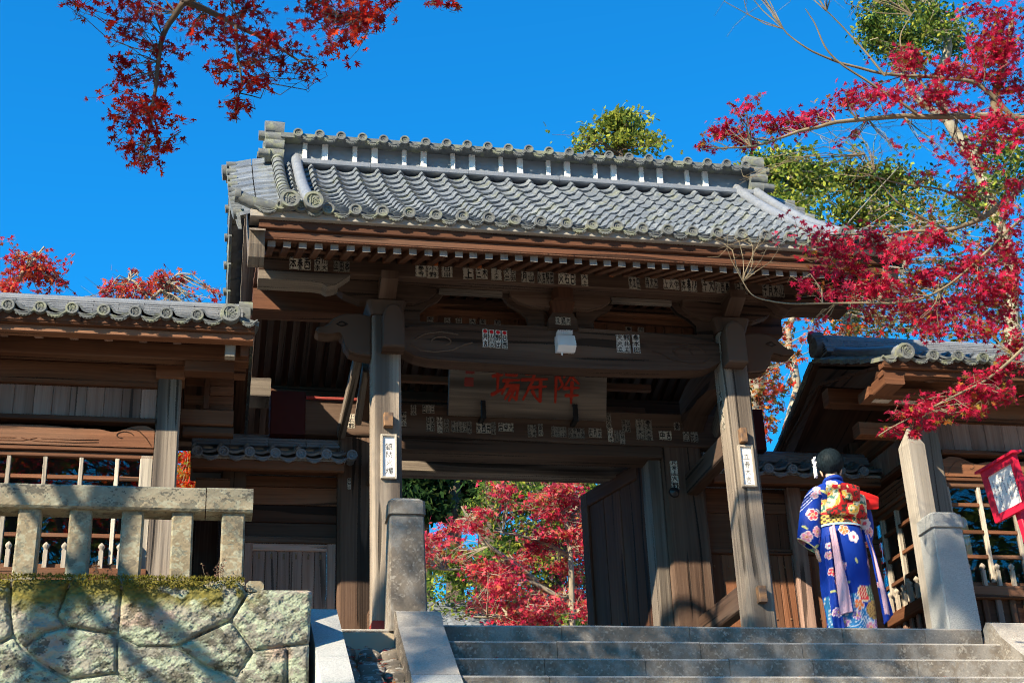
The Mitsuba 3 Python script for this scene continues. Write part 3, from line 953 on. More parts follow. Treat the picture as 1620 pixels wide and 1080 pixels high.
# brackets above the posts and at mid span
for x in (1.36, 4.362):
    mb = MB()
    mb.beam((x, 0.12, 2.662), (x, 0.12, 2.78), 0.26, 0.26, 0.02, tip=1.28)
    mb.part(gate, 'bearing_block', 'wood_gate')
    arm = [(-0.42, 2.955), (-0.42, 2.90), (-0.36, 2.84), (-0.22, 2.785), (0.22, 2.785), (0.36, 2.84), (0.42, 2.90), (0.42, 2.955)]
    mb = MB()
    mb.extrude([(x + a, z) for a, z in arm], (0, 0.0, 0), (1, 0, 0), (0, 0, 1), (0, 0.12, 0))
    mb.part(gate, 'bracket_arm', 'wood_gate')
    mb = MB()
    mb.extrude([(-0.36 + 0.12, 2.955), (-0.36 + 0.12, 2.88), (-0.05, 2.79), (0.55, 2.79), (0.55, 2.955)], (x - 0.07, 0, 0), (0, 1, 0), (0, 0, 1), (0.14, 0, 0))
    mb.part(gate, 'cross_arm', 'wood_gate')
mb = MB()
mb.extrude([(2.73, 2.61), (2.99, 2.61), (2.985, 2.70), (2.95, 2.76), (2.77, 2.76), (2.735, 2.70)], (0, -0.005, 0), (1, 0, 0), (0, 0, 1), (0, 0.16, 0))
mb.part(gate, 'strut', 'wood_gate')
mb = MB()
mb.beam((2.86, 0.07, 2.762), (2.86, 0.07, 2.86), 0.17, 0.17, 0.015, tip=1.3)
mb.beam((2.86, 0.02, 2.86), (2.86, 0.02, 3.0), 0.17, 0.25, 0.03)
mb.part(gate, 'bearing_block', 'wood_dark')
arm = [(-0.44, 2.955), (-0.44, 2.91), (-0.37, 2.86), (-0.24, 2.82), (0.24, 2.82), (0.37, 2.86), (0.44, 2.91), (0.44, 2.955)]
mb = MB()
mb.extrude([(2.86 + a, z) for a, z in arm], (0, 0.02, 0), (1, 0, 0), (0, 0, 1), (0, 0.10, 0))
mb.part(gate, 'bracket_arm', 'wood_gate')
# plank frames that fill beside the brackets, leaving two openings
for xa, xb in ((1.50, 2.72), (3.0, 4.22)):
    P = Polygon([(xa, 2.60), (xb, 2.60), (xb, 2.955), (xa, 2.955)])
    c = (xa + xb) / 2
    h = Polygon([(c - 0.46, 2.655), (c + 0.46, 2.655), (c + 0.46, 2.74), (c + 0.40, 2.80), (c + 0.30, 2.86), (c + 0.25, 2.935), (c - 0.25, 2.935), (c - 0.30, 2.86), (c - 0.40, 2.80), (c - 0.46, 2.74)])
    mb = MB()
    mb.extrude(P.difference(h), (0, 0.075, 0), (1, 0, 0), (0, 0, 1), (0, 0.05, 0))
    mb.part(gate, 'frieze_panel', 'wood_gate')
    mb = MB()
    mb.box(c - 0.30, c + 0.24, 0.02, 0.07, 2.905, 2.953, 0.006)
    mb.part(gate, 'light_plank', 'wood_post')
    mb = MB()
    mb.box(xa, xb, 0.36, 0.42, 2.86, 2.92, 0.005)
    mb.box(xa, xb, 0.30, 0.44, 2.92, 2.945, 0.004)
    mb.part(gate, 'rail', 'wood_red')
    mb = MB()
    for q in range(7):
        mb.new_tone().box(xa + 0.175 * q + 0.004, xa + 0.175 * q + 0.17, 0.37, 0.395, 2.62, 2.86, 0.003)
    mb.part(gate, 'boards', 'wood_red', kind='stuff')
# purlins
mb = MB()
mb.box(0.30, 5.42, -0.12, 0.10, 2.958, 3.12, 0.01)
pur = mb.part(gate, 'purlin', 'wood_gate')
mb = MB()
mb.extrude([(0.30, 2.955), (0.30, 2.875), (0.74, 2.875), (0.82, 2.865), (0.86, 2.84), (0.93, 2.86), (0.98, 2.90), (1.05, 2.955)], (0, -0.13, 0), (1, 0, 0), (0, 0, 1), (0, 0.21, 0))
mb.part(gate, 'purlin_bolster', 'wood_post')
mb = MB()
mb.extrude([(mir(x), z) for x, z in [(0.30, 2.955), (0.30, 2.875), (0.74, 2.875), (0.82, 2.865), (0.86, 2.84), (0.93, 2.86), (0.98, 2.90), (1.05, 2.955)]], (0, -0.13, 0), (1, 0, 0), (0, 0, 1), (0, 0.21, 0))
mb.part(gate, 'purlin_bolster', 'wood_gate')
for y, z0, z1 in ((2.78, 2.958, 3.12), (1.45, 3.30, 3.52)):
    mb = MB()
    mb.box(0.30, 5.42, y - 0.11, y + 0.11, z0, z1, 0.01)
    mb.part(gate, 'purlin', 'wood_dark')
for y, z in ((2.55, 2.55), (2.3, 2.83), (2.05, 2.98)):
    mb = MB()
    mb.box(1.48, 4.25, y - 0.03, y + 0.03, z - 0.035, z + 0.035, 0.004)
    mb.part(gate, 'rail', 'wood_red')
mb = MB()
mb.box(1.48, 4.25, 2.70, 2.86, 2.25, 2.50, 0.01)
mb.part(gate, 'beam', 'wood_gate')
# the great lintel through the main posts
for nm, y0, y1, z0, z1, b, xa, xb in (('great_lintel', 1.232, 1.60, 2.06, 2.385, 'wood_gate', 0.79, 4.93), ('door_head', 1.236, 1.52, 1.945, 2.058, 'wood_gate', 1.476, 4.044), ('lintel', 2.02, 2.16, 2.03, 2.28, 'wood_post', 1.476, 4.20)):
    mb = MB()
    mb.box(xa, xb, y0, y1, z0, z1, 0.008)
    key = mb.part(gate, nm, b)
    if nm == 'great_lintel':
        lint = key
mb = MB()
mb.box(0.485, 0.789, 1.228, 1.604, 2.055, 2.46, 0.006)
mb.part(gate, 'lintel_cap', 'dark_red_paint', 'dark red boxed left end of the great lintel')
mb = MB()
mb.box(4.931, 5.07, 1.228, 1.604, 2.055, 2.46, 0.006)
mb.part(gate, 'lintel_cap', 'dark_red_paint', 'dark red boxed right end of the great lintel')
mb = MB()
mb.box(0.79, 1.24, 1.20, 1.23, 2.386, 2.41, 0.003)
mb.part(gate, 'red_strip', 'rust_red_paint')
mb = MB()
mb.box(0.3, 0.5, 1.7, 2.0, 2.60, 2.78, 0.01)
mb.part(gate, 'bolster', 'wood_post')

# rafters: flying rafters with pale ends over a lower tier, and the back slope
NR, RP = 42, 0.1215
R0 = CX - RP * (NR - 1) / 2
rafter_u = MB().box(-0.029, 0.029, -0.83, -0.20, 0, 0.058, 0.003)
end_u = MB().box(-0.030, 0.030, -0.834, -0.827, -0.001, 0.059, 0)
low_u = MB().box(-0.031, 0.031, -0.36, 1.40, 0, 0.066, 0.003)
back_u = MB().box(-0.031, 0.031, 1.48, 3.70, 0, 0.066, 0.003)


def sloped(mb, s, z, y0=0.0):
    v = np.array(mb.v)
    v[:, 2] += z + s * (v[:, 1] - y0)
    return v, np.array(mb.f), np.array(mb.uv)


def tones(mb, s, z, y0, bsdf, n=6):
    v, f, uv = sloped(mb, s, z, y0)
    return [mikit.ply((v, f), bsdf, uv=uv + [16 * (random.randrange(40) - 20 + 20), 0]) for _ in range(n)]


VU = tones(rafter_u, 0.40, 2.797, -0.83, 'wood_dark')
VE = tones(end_u, 0.40, 2.797, -0.83, 'rafter_grey')
VL = tones(low_u, 0.30, 3.005, -0.36, 'wood_dark')
VB = tones(back_u, -0.30, 3.55, 1.45, 'wood_gate')
for i in range(NR):
    x = R0 + i * RP + random.uniform(-0.004, 0.004)
    tw = T().translate([x, 0, 0])
    k = put(gate, 'flying_rafter', {**random.choice(VU), 'to_world': tw})
    put(k, 'pale_end', {**random.choice(VE), 'to_world': tw})
    put(gate, 'rafter', {**random.choice(VL), 'to_world': tw})
    put(gate, 'rafter', {**random.choice(VB), 'to_world': tw})
# boards over the rafters
for (ya, za), (yb, zb), nm in (((-0.88, 2.838), (-0.33, 3.058), 'eave_board'), ((-0.42, 3.055), (1.45, 3.615), 'eave_board'), ((1.45, 3.615), (3.72, 2.935), 'eave_board')):
    mb = MB()
    mb.extrude([(ya, za), (yb, zb), (yb, zb + 0.03), (ya, za + 0.03)], (XL, 0, 0), (0, 1, 0), (0, 0, 1), (XR - XL, 0, 0), swap=True)
    mb.part(gate, nm, 'wood_dark')
mb = MB()
mb.box(XL, XR, -0.41, -0.365, 3.0, 3.045, 0.004)
mb.part(gate, 'batten', 'wood_dark')
# fascia boards: two steps
mb = MB()
mb.box(0.285, 5.437, -0.885, -0.80, 2.846, 2.912, 0.006)
mb.part(gate, 'fascia', 'wood_dark')
mb = MB()
mb.box(0.27, 5.45, -0.915, -0.80, 2.913, 2.985, 0.006)
mb.part(gate, 'fascia', 'wood_dark')
mb = MB()
mb.box(0.20, 5.52, -0.957, -0.80, 2.986, 3.046, 0.004)
mb.part(gate, 'eave_strip', 'eave_plaster')

# the tiled roof
EY, EZ, RY, RZ, YM = -0.95, 3.07, 1.22, 4.765, 1.45


def front_prof(s):
    return (EY + (RY - EY) * s, EZ + (RZ - EZ) * (s - 0.22 * s * (1 - s)))


def deck(x0, x1, off, th, y_extra=0.0):
    ss = np.linspace(0, 1.1, 14)
    a = [(y, z - off) for y, z in map(front_prof, ss) if y < YM]
    a.append((YM, front_prof(1.1)[1] - off))
    full = a + [(2 * YM - y, z) for y, z in a[::-1][1:]]
    mb = MB()
    mb.extrude(full + [(y, z - th) for y, z in full[::-1]], (x0, 0, 0), (0, 1, 0), (0, 0, 1), (x1 - x0, 0, 0), swap=True)
    return mb


roof = deck(0.50, 5.22, 0.03, 0.05).part(gate, 'roof', 'wood_dark')
PT = 0.21
NC = 22
X0 = CX - PT * NC / 2
lay_tiles(roof, X0, NC, PT, front_prof, 13)
mbk = []
for c in range(NC):
    for i in range(13):
        a, b = np.array(front_prof(i / 13)), np.array(front_prof((i + 1) / 13))
        V, F, _ = pan_tile_mesh(PT, np.linalg.norm(b - a) * 1.1, c * 13 + i)
        d = nrm(b - a)
        m = frame((X0 + (c + 1) * PT, 2 * YM - a[0], a[1]), (-1, 0, 0), (0, -d[0], d[1]), np.cross((-1, 0, 0), (0, -d[0], d[1])))
        mbk.append(moved((V, F), m))
put(roof, 'tiles', mikit.ply(join(mbk), 'roof_tile', uv=np.zeros((sum(len(q[0]) for q in mbk), 2)) + 8), kind='stuff')
eave_row(roof, X0 + 0.03, NC, PT, EY - 0.035, EZ + 0.005, 0.050, drop=0.02)

# ridge: plaster band with pale battens, ledge, capping row
mb = MB()
mb.box(0.52, 5.20, 1.22, 1.68, 4.70, 5.05, 0.004)
ridge = mb.part(gate, 'ridge', 'grey_plaster', 'tall grey plastered ridge with white battens')
for k in range(2):
    for n, (a, b) in enumerate(((0.46, 1.35), (1.35, 2.3), (2.3, 3.2), (3.2, 4.2), (4.2, 5.26))):
        mb = MB()
        if k == 0:
            mb.box(a + 0.002 + (0.22 if n == 0 else 0), b - 0.002, 1.10, 1.30, 4.735, 4.785, 0.01)
        else:
            mb.box(a + 0.002 + (0.22 if n == 0 else 0), b - 0.002, 1.125, 1.30, 4.786, 4.808, 0.006)
        mb.part(ridge, 'ledge_tile', 'smooth_tile')
for k in range(9):
    for off, w in ((0.0, 0.042), (0.19, 0.058)):
        x = 0.735 + 0.4765 * k + off
        mb = MB()
        mb.box(x - w / 2, x + w / 2, 1.185, 1.225, 4.822, 5.02, 0.004)
        mb.part(ridge, 'batten', 'white_paint')
mb = MB()
mb.extrude([(1.10, 5.012), (1.80, 5.012), (1.80, 5.062), (1.54, 5.20), (1.36, 5.20), (1.10, 5.062)], (0.50, 0, 0), (0, 1, 0), (0, 0, 1), (4.72, 0, 0))
cap = mb.part(ridge, 'cap', 'eave_tile_clay')
eave_row(ridge, 0.66, 22, 0.2035, 1.075, 5.048, 0.047, name='cap_tile', drop=0.02)
for n in range(17):
    a = 0.52 + 0.275 * n
    v, f = tube([(a, 1.45, 5.205), (a + 0.272, 1.45, 5.205)], [0.065, 0.06], 10)
    put(ridge, 'round_tile', mikit.ply((v, f), 'eave_tile_clay', smooth=40))


def ornament(s):
    x0, x1 = (0.355, 0.535) if s > 0 else (mir(0.355), mir(0.535))
    parts = []
    for y, z, r in ((1.18, 4.845, 0.07), (1.155, 4.935, 0.062), (1.17, 5.025, 0.06), (1.23, 5.145, 0.095), (1.66, 5.145, 0.09), (1.70, 4.90, 0.12), (1.45, 5.16, 0.09), (1.45, 4.93, 0.2)):
        parts.append(tube([(x0, y, z), ((x0 + x1) / 2, y, z + 0.006), (x1, y, z)], [r, r * 0.97, r], 12))
    for y, z, r in ((1.22, 5.08, 0.05), (1.14, 4.84, 0.045), (1.6, 5.08, 0.05)):
        parts.append(tube([(x0 - s * 0.06, y, z), (x0 + s * 0.05, y, z)], [r, r], 10))
    put(ridge, 'end_ornament', mikit.ply(join(parts), 'eave_tile_clay', smooth=40))


ornament(1)
ornament(-1)

# descending ridges, verge tiles and bargeboards at both gables
for s in (1, -1):
    def mx(x):
        return x if s > 0 else mir(x)
    for xi, kind in ((0.475, 'segmented'), (0.655, 'smooth')):
        path = [np.array((mx(xi + 0.02 * (1 - q)), *front_prof(q))) + [0, -0.03, 0.055] for q in np.linspace(0.0, 1.03, 15)]
        if kind == 'smooth' or s < 0:
            v, f = tube(path, 0.052, 10)
            k = put(gate, 'descending_ridge', mikit.ply((v, f), 'smooth_tile', smooth=50))
        else:
            pp = []
            for a, b in zip(path[:-1], path[1:]):
                pp.append(tube([a, a + (b - a) * 0.5, a + (b - a) * 0.98], [0.058, 0.055, 0.047], 10))
            k = put(gate, 'descending_ridge', mikit.ply(join(pp), 'eave_tile_clay', smooth=40))
        v, f = join([medallion(0.078, 0.05, 22), mark('shu', 0.085, -0.004)])
        q = path[0]
        put(k, 'end_medallion', mikit.ply((v + q + [0, -0.06, -0.02], f), 'eave_tile_clay', smooth=40))
        mb = MB()
        mb.extrude([(y, z + 0.02) for y, z in map(front_prof, np.linspace(0.0, 1.03, 8))] + [(y, z - 0.03) for y, z in map(front_prof, np.linspace(1.03, 0.0, 8))], (mx(xi) - 0.035, 0, 0), (0, 1, 0), (0, 0, 1), (0.07, 0, 0))
        mb.part(k, 'bedding', 'grey_plaster')
    # verge: courses that fall away from the outer descending ridge to the gable edge
    rows = 11
    for side in (0, 1):
        for i in range(rows):
            a, b = np.array(front_prof(i / rows * 1.1)), np.array(front_prof((i + 1) / rows * 1.1))
            if side:
                a[0], b[0] = 2 * YM - a[0], 2 * YM - b[0]
            xe = 0.10 - 0.07 * (i + 0.5) / rows
            drop = 0.10
            for xa, xb, fa, fb_ in ((0.46, (0.46 + xe) / 2, 0.0, 0.4), ((0.46 + xe) / 2 - 0.01, xe, 0.4, 1.0)):
                V = np.array([(mx(xa), a[0], a[1] + 0.035 - drop * fa), (mx(xb), a[0], a[1] + 0.035 - drop * fb_), (mx(xb), b[0], b[1] + 0.012 - drop * fb_), (mx(xa), b[0], b[1] + 0.012 - drop * fa)])
                V = np.vstack([V, V - [0, 0, 0.03]])
                Fq = np.array([(0, 1, 2, 3), (7, 6, 5, 4), (0, 4, 5, 1), (1, 5, 6, 2), (2, 6, 7, 3), (3, 7, 4, 0)])
                put(roof, 'verge_tile', mikit.ply((V, Fq), 'roof_tile', uv=np.zeros((8, 2)) + [16 * random.randrange(40) + 8, 0]))
            c = (a + b) / 2
            v, f = tube([(mx(xe + 0.06), c[0], c[1] - 0.075), (mx(xe - 0.025), c[0], c[1] - 0.085)], [0.038, 0.042], 10)
            put(roof, 'verge_knob', mikit.ply((v, f), 'eave_tile_clay', smooth=40))
            # hanging side plate
            V = np.array([(mx(xe), a[0], a[1] - 0.06), (mx(xe), b[0], b[1] - 0.085), (mx(xe + 0.02), b[0], b[1] - 0.22), (mx(xe + 0.02), a[0], a[1] - 0.20)])
            V = np.vstack([V, V + [s * 0.025, 0, 0]])
            Fq = np.array([(0, 1, 2, 3), (7, 6, 5, 4), (0, 4, 5, 1), (1, 5, 6, 2), (2, 6, 7, 3), (3, 7, 4, 0)])
            put(roof, 'verge_plate', mikit.ply((V, Fq), 'eave_tile_clay'))
    v, f = join([tube([(mx(-0.01), 1.45, 4.78), (mx(0.55), 1.45, 4.86)], [0.06, 0.06], 12), tube([(mx(-0.03), 1.45, 4.78), (mx(0.01), 1.45, 4.785)], [0.075, 0.075], 14)])
    put(roof, 'peak_tile', mikit.ply((v, f), 'eave_tile_clay', smooth=40))
    # corner: turned-up round tile and corner pendant
    q = np.array((mx(0.33), EY - 0.03, EZ + 0.03))
    parts = [tube([(mx(0.50), EY + 0.03, EZ + 0.0), (mx(0.36), EY - 0.0, EZ + 0.0), (mx(0.22), EY + 0.0, EZ + 0.03), (mx(0.10), EY + 0.0, EZ + 0.085)], [0.045, 0.05, 0.052, 0.05], 10)]
    parts.append(moved(join([medallion(0.058), swirl(0.058)]), frame((mx(0.095), EY, EZ + 0.09), (0, -s, 0), (s, 0, 0), (0, 0, 1))))
    pv, pf = pendant(0.26, 0.03)
    parts.append((pv * [s, 1, 1] + (mx(0.20), EY - 0.035, EZ + 0.01), pf))
    parts.append(moved(medallion(0.042), frame((mx(0.43), EY - 0.045, EZ + 0.0), (1, 0, 0), (0, 1, 0), (0, 0, 1))))
    put(roof, 'corner_tile', mikit.ply(join(parts), 'eave_tile_clay', smooth=40))
    # bargeboards
    for side in (0, 1):
        ss = np.linspace(-0.02, 1.1, 13)
        up = [(y, z - 0.20) for y, z in map(front_prof, ss) if y < YM] + [(YM, front_prof(1.1)[1] - 0.20)]
        lo = [(y, z - 0.52 + 0.07 * min(1, (y - EY))) for y, z in up]
        end = [(EY + 0.03, 2.90), (EY + 0.055, 2.78), (EY + 0.10, 2.69), (EY + 0.17, 2.655), (EY + 0.24, 2.67), (EY + 0.30, 2.74)]
        lo = [(y, z + 0.20) for y, z in lo if y > EY + 0.36]
        P = up + lo[::-1] + end[::-1]
        if side:
            P = [(2 * YM - y, z) for y, z in P]
        mb = MB()
        mb.extrude(P, (mx(0.20) if s > 0 else mx(0.20) - 0.12, 0, 0), (0, 1, 0), (0, 0, 1), (0.12, 0, 0), swap=False)
        mb.part(gate, 'bargeboard', 'wood_post')
    # boarded gable
    tri_ = [(y, z - 0.12) for y, z in map(front_prof, np.linspace(0.30, 1.1, 10)) if y < YM] + [(YM, front_prof(1.1)[1] - 0.12)]
    tri_ = tri_ + [(2 * YM - y, z) for y, z in tri_[::-1][1:]]
    ya, yb = tri_[0][0], tri_[-1][0]
    P = tri_ + [(yb, 3.05 + 0.3 * 0.36), (YM, 3.63), (ya, 3.135 + 0.30 * (ya + 0.05))]
    mb = MB()
    mb.extrude(P, (mx(0.52) - 0.02, 0, 0), (0, 1, 0), (0, 0, 1), (0.04, 0, 0))
    mb.part(gate, 'gable_board', 'wood_dark')

# doors: the right leaf stands half open, the left one folded back
dx, dy = 3.72 - 3.99, 2.50 - 1.60
L = math.hypot(dx, dy)
for nm, hinge, d, lab in (('door_leaf', (3.99, 1.58), (dx / L, dy / L), 'half open right door leaf of dark vertical boards'), ('door_leaf', (1.52, 1.63), (0.02, 1.0), 'folded back left door leaf of dark boards')):
    d = np.array([d[0], d[1], 0])
    nn = np.array([-d[1], d[0], 0])
    h0 = np.array([hinge[0], hinge[1], 0])
    W = 1.16
    mb = MB()
    for a, b in ((0, 0.12), (W - 0.13, W)):
        mb.new_tone().beam(h0 + d * (a + b) / 2 + [0, 0, 0.03], h0 + d * (a + b) / 2 + [0, 0, 2.05], 0.07, b - a, 0.008, up=d)
    for z in (0.12, 1.98):
        mb.new_tone().beam(h0 + d * 0.12 + [0, 0, z], h0 + d * (W - 0.13) + [0, 0, z], 0.068, 0.15, 0.006)
    leaf = mb.part(gate, nm, 'wood_dark', lab)
    cuts = [0.12, 0.46, 0.76, W - 0.13]
    for a, b in zip(cuts[:-1], cuts[1:]):
        mb = MB()
        mb.beam(h0 + d * (a + b) / 2 + [0, 0, 0.2], h0 + d * (a + b) / 2 + [0, 0, 1.90], 0.03, b - a - 0.008, 0.004, up=d)
        mb.part(leaf, 'door_board', 'wood_dark')
    for a, z in ((0.52, 0.62), (0.52, 0.40), (W - 0.03, 0.72), (W - 0.03, 0.50)):
        v, f = lathe([(0, 0), (0.035, 0), (0.03, 0.02), (0.012, 0.05), (0, 0.055)], 10)
        s_ = -1 if nm and hinge[0] > 3 else 1
        c = h0 + d * a - nn * 0.036 * (-1)
        m = frame(h0 + d * a + nn * 0.036, d, np.array([0, 0, 1.0]), nn) if hinge[0] < 3 else frame(h0 + d * a + nn * 0.036, d, np.array([0, 0, 1.0]), nn)
        put(leaf, 'iron_boss', mikit.ply(moved((v, f), m), 'black_iron', smooth=40))
    v, f = tube([h0 + d * 0.52 + nn * 0.05 + [0, 0, 0.62], h0 + d * 0.52 + nn * 0.055 + [0, 0, 0.2]], 0.012, 6)
    put(leaf, 'iron_bar', mikit.ply((v, f), 'black_iron'))
mb = MB()
mb.box(3.93, 4.044, 1.30, 1.56, 0, 1.945, 0.008)
mb.part(gate, 'door_jamb', 'wood_post')
mb = MB()
mb.box(1.476, 1.56, 1.30, 1.56, 0, 1.945, 0.008)
mb.part(gate, 'door_jamb', 'wood_gate')
mb = MB()
v, f = lathe([(0, 0), (0.05, 0), (0.045, 0.02), (0.02, 0.035), (0, 0.04)], 14)
put(gate, 'iron_boss', mikit.ply(moved((v, f), frame((4.13, 1.248, 1.62), (1, 0, 0), (0, 0, 1), (0, -1, 0))), 'black_iron', smooth=40))
# wedge tenons and pegs showing on the front posts
for x, z0, z1, w in ((1.365, 1.66, 1.77, 0.075), (4.345, 1.63, 1.75, 0.06), (4.355, 0.27, 0.40, 0.07)):
    mb = MB()
    mb.beam((x, -0.035, z0), (x, -0.035, z1), w, 0.07, 0.006)
    mb.part(gate, 'tenon', 'rust_iron')
for a, b in (((0.55, -0.1), (0.55, 0.0)),):
    pass

# ------------------------------------------------------------------ paper votive name slips
NAMES = ['ta', 'naka', 'yama', 'kawa', 'ko', 'ue', 'ki', 'moto', 'i', 'nichi', 'tsuki', 'bun', 'tera', 'de', 'nishi', 'ishi', 'sen', 'san', 'kane', 'no', 'dai', 'kichi', 'hi', 'tatsu', 'haru']
PAPER = (0.30, 0.275, 0.235)


def slip(parent, o, ax, ay, w, h, chars, rows=None, paper=PAPER, red=False, bold=13.0, tone=1.0):
    """A pasted slip centred at o in the ax/ay plane. chars are laid out in columns (rows per column), right column first."""
    az = np.cross(ax, ay)
    pr = Print()
    p = tuple(c * tone for c in paper)
    pr.rect(-w / 2, -h / 2, w / 2, h / 2, p, 0.0025, 0.003)
    rows = rows or len(chars)
    ncol = -(-len(chars) // rows)
    y1 = h / 2
    if red:
        pr.add(shapely.Point(0, h / 2 - w * 0.45).buffer(w * 0.36, quad_segs=4), (0.5, 0.02, 0.03), 0.0033)
        y1 -= w * 0.85
    cw, ch = w / ncol, (y1 + h / 2) / rows
    for i, c in enumerate(chars):
        cx_ = w / 2 - cw * (i // rows + 0.5)
        cy2 = y1 - ch * (i % rows + 0.5)
        pr.glyph(c, cx_, cy2, ch * 0.90, INK, 0.0035 + 0.0004, bold, 1, sx=min(1.3, cw * 0.9 / (ch * 0.9)))
    # thin printed border
    b = min(w, h) * 0.05
    ringp = shapely.box(-w / 2 + b * .6, -h / 2 + b * .6, w / 2 - b * .6, h / 2 - b * .6)
    pr.add(ringp.difference(ringp.buffer(-b * 0.5)), INK, 0.0032)
    return put(parent, 'name_slip', pr.ply(o, ax, ay, az))


AXX, AZZ = np.array([1.0, 0, 0]), np.array([0, 0, 1.0])
rs = random.Random(5)


def pick(n):
    return [rs.choice(NAMES) for _ in range(n)]


# the four with red crests and the three on the right of the front beam
for i, x in enumerate((2.19, 2.245, 2.30, 2.355)):
    slip(fb, (x, 0.029, 2.508 - 0.002 * i), AXX, AZZ, 0.048, 0.165, [['tsuki', 'kichi'], ['yama', 'kawa', 'kichi'], ['no', 'de'], ['nichi', 'nishi']][i], paper=(0.55, 0.53, 0.50), red=True)
slip(fb, (3.385, 0.029, 2.515), AXX, AZZ, 0.12, 0.165, pick(6), 3, paper=(0.50, 0.48, 0.46))
slip(fb, (3.50, 0.029, 2.52), AXX, AZZ, 0.065, 0.17, ['haru', 'moto', 'ta'], paper=(0.50, 0.48, 0.46))
# the frieze of slips along the front purlin
x = 0.55
for wd, n, rw, gap, t in ((0.17, 3, 1, 0.03, 1.2), (0.11, 4, 2, 0.05, .8), (0.13, 3, 1, 0.55, .4), (0.09, 2, 2, 0.01, 1.2), (0.09, 2, 2, 0.03, 1.1), (0.09, 2, 2, 0.09, 1.0), (0.09, 1, 1, 0.02, 1.0), (0.10, 2, 1, 0.03, 1), (0.09, 3, 3, 0.02, 1), (0.10, 4, 2, 0.05, .9),
                          (0.11, 2, 1, 0.03, .8), (0.14, 4, 1, 0.04, .7), (0.15, 3, 1, 0.05, 1.2), (0.06, 2, 2, 0.36, 1.1), (0.10, 3, 1, 0.05, .8), (0.11, 3, 1, 0.05, .7), (0.14, 3, 1, 0.02, 1.15), (0.14, 3, 1, 0.05, 1.15), (0.11, 2, 1, 0.01, .9), (0.13, 3, 1, 0.05, .9), (0.11, 2, 1, 0.14, .7), (0.2, 4, 1, 0.04, .5)):
    slip(pur, (x + wd / 2, -0.121, 3.03 + rs.uniform(-0.008, 0.008)), AXX, AZZ, wd, 0.115 * rs.uniform(0.85, 1.05), pick(n), rw, tone=t * 1.5)
    x += wd + gap
for x in (1.76, 2.13, 3.28, 3.78):
    pr = Print()
    pr.rect(-0.02, -0.022, 0.02, 0.022, (0.55, 0.13, 0.03), 0.0025, 0.003)
    put(pur, 'orange_tag', pr.ply((x, -0.121, 3.096), AXX, AZZ, (0, -1, 0)))
# on the great lintel
for x, z, w, h, n, rw, t in ((1.66, 2.235, .05, .14, 3, 3, 1.2), (1.75, 2.325, .05, .10, 3, 3, .9), (1.885, 2.34, .11, .08, 3, 1, 1), (1.90, 2.195, .075, .14, 4, 2, .8), (1.985, 2.19, .05, .15, 3, 3, 1.3), (2.045, 2.185, .05, .13, 3, 3, .6),
                             (2.16, 2.18, .14, .10, 10, 2, .8), (2.255, 2.175, .04, .12, 3, 3, .7), (2.385, 2.175, .13, .10, 3, 1, 1.2), (2.475, 2.175, .04, .12, 3, 3, .6), (2.59, 2.19, .14, .08, 3, 1, 1.1), (2.83, 2.165, .08, .12, 4, 2, .7), (2.91, 2.175, .045, .12, 2, 2, .8),
                             (3.08, 2.165, .14, .10, 10, 2, .7), (3.245, 2.155, .15, .10, 8, 2, .6), (3.42, 2.165, .12, .09, 3, 1, 1), (3.555, 2.29, .05, .15, 4, 4, .8), (3.565, 2.155, .05, .14, 3, 3, 1.5), (3.62, 2.14, .04, .12, 3, 3, .6), (3.675, 2.13, .05, .14, 3, 3, .9),
                             (3.72, 2.245, .08, .12, 4, 2, .6), (3.85, 2.215, .075, .20, 4, 4, .8), (3.93, 2.21, .075, .20, 4, 4, .7), (4.09, 2.165, .12, .085, 2, 1, 1.5), (4.21, 2.26, .06, .08, 1, 1, .8), (4.29, 2.20, .06, .17, 3, 3, .8), (4.37, 2.19, .07, .16, 4, 2, .8)):
    slip(lint, (x, 1.231, z), AXX, AZZ, w, h, pick(n), rw, tone=t)
slip(lint, (1.16, 1.231, 2.20), AXX, AZZ, .13, .135, ['ko', 'ishi', 'no', 'ko', 'dai', 'no'], 3, tone=1.7)
mp = gate + '__door_post_001'
slip(mp, (4.15, 1.249, 1.86), AXX, AZZ, .07, .13, ['tsuki', 'kane', 'ue'], tone=1.7)
slip(mp, (4.15, 1.249, 1.72), AXX, AZZ, .07, .13, ['dai', 'no'], tone=1.7)
slip(gate + '__door_post', (1.18, 1.249, 1.62), AXX, AZZ, .03, .10, ['ta', 'naka', 'ko'], tone=1.3)
slip(gate + '__strut', (2.86, -0.006, 2.685), AXX, AZZ, .13, .07, ['dai', 'chin', 'tatsu'], 1, tone=1.2)
slip(gate + '__post_001', (4.245, 0.12, 1.98), np.array([0, -1.0, 0]), AZZ, .075, .36, ['bun', 'no', 'dai', 'ko'], tone=1.2)
for fr, xs_ in ((gate + '__boards', (1.78, 1.93, 2.03, 2.15, 2.24, 2.37)), (gate + '__boards_001', (3.55, 3.66))):
    for x in xs_:
        slip(fr, (x, 0.369, 2.80), AXX, AZZ, .055, .085, pick(2), 2, tone=1.2)

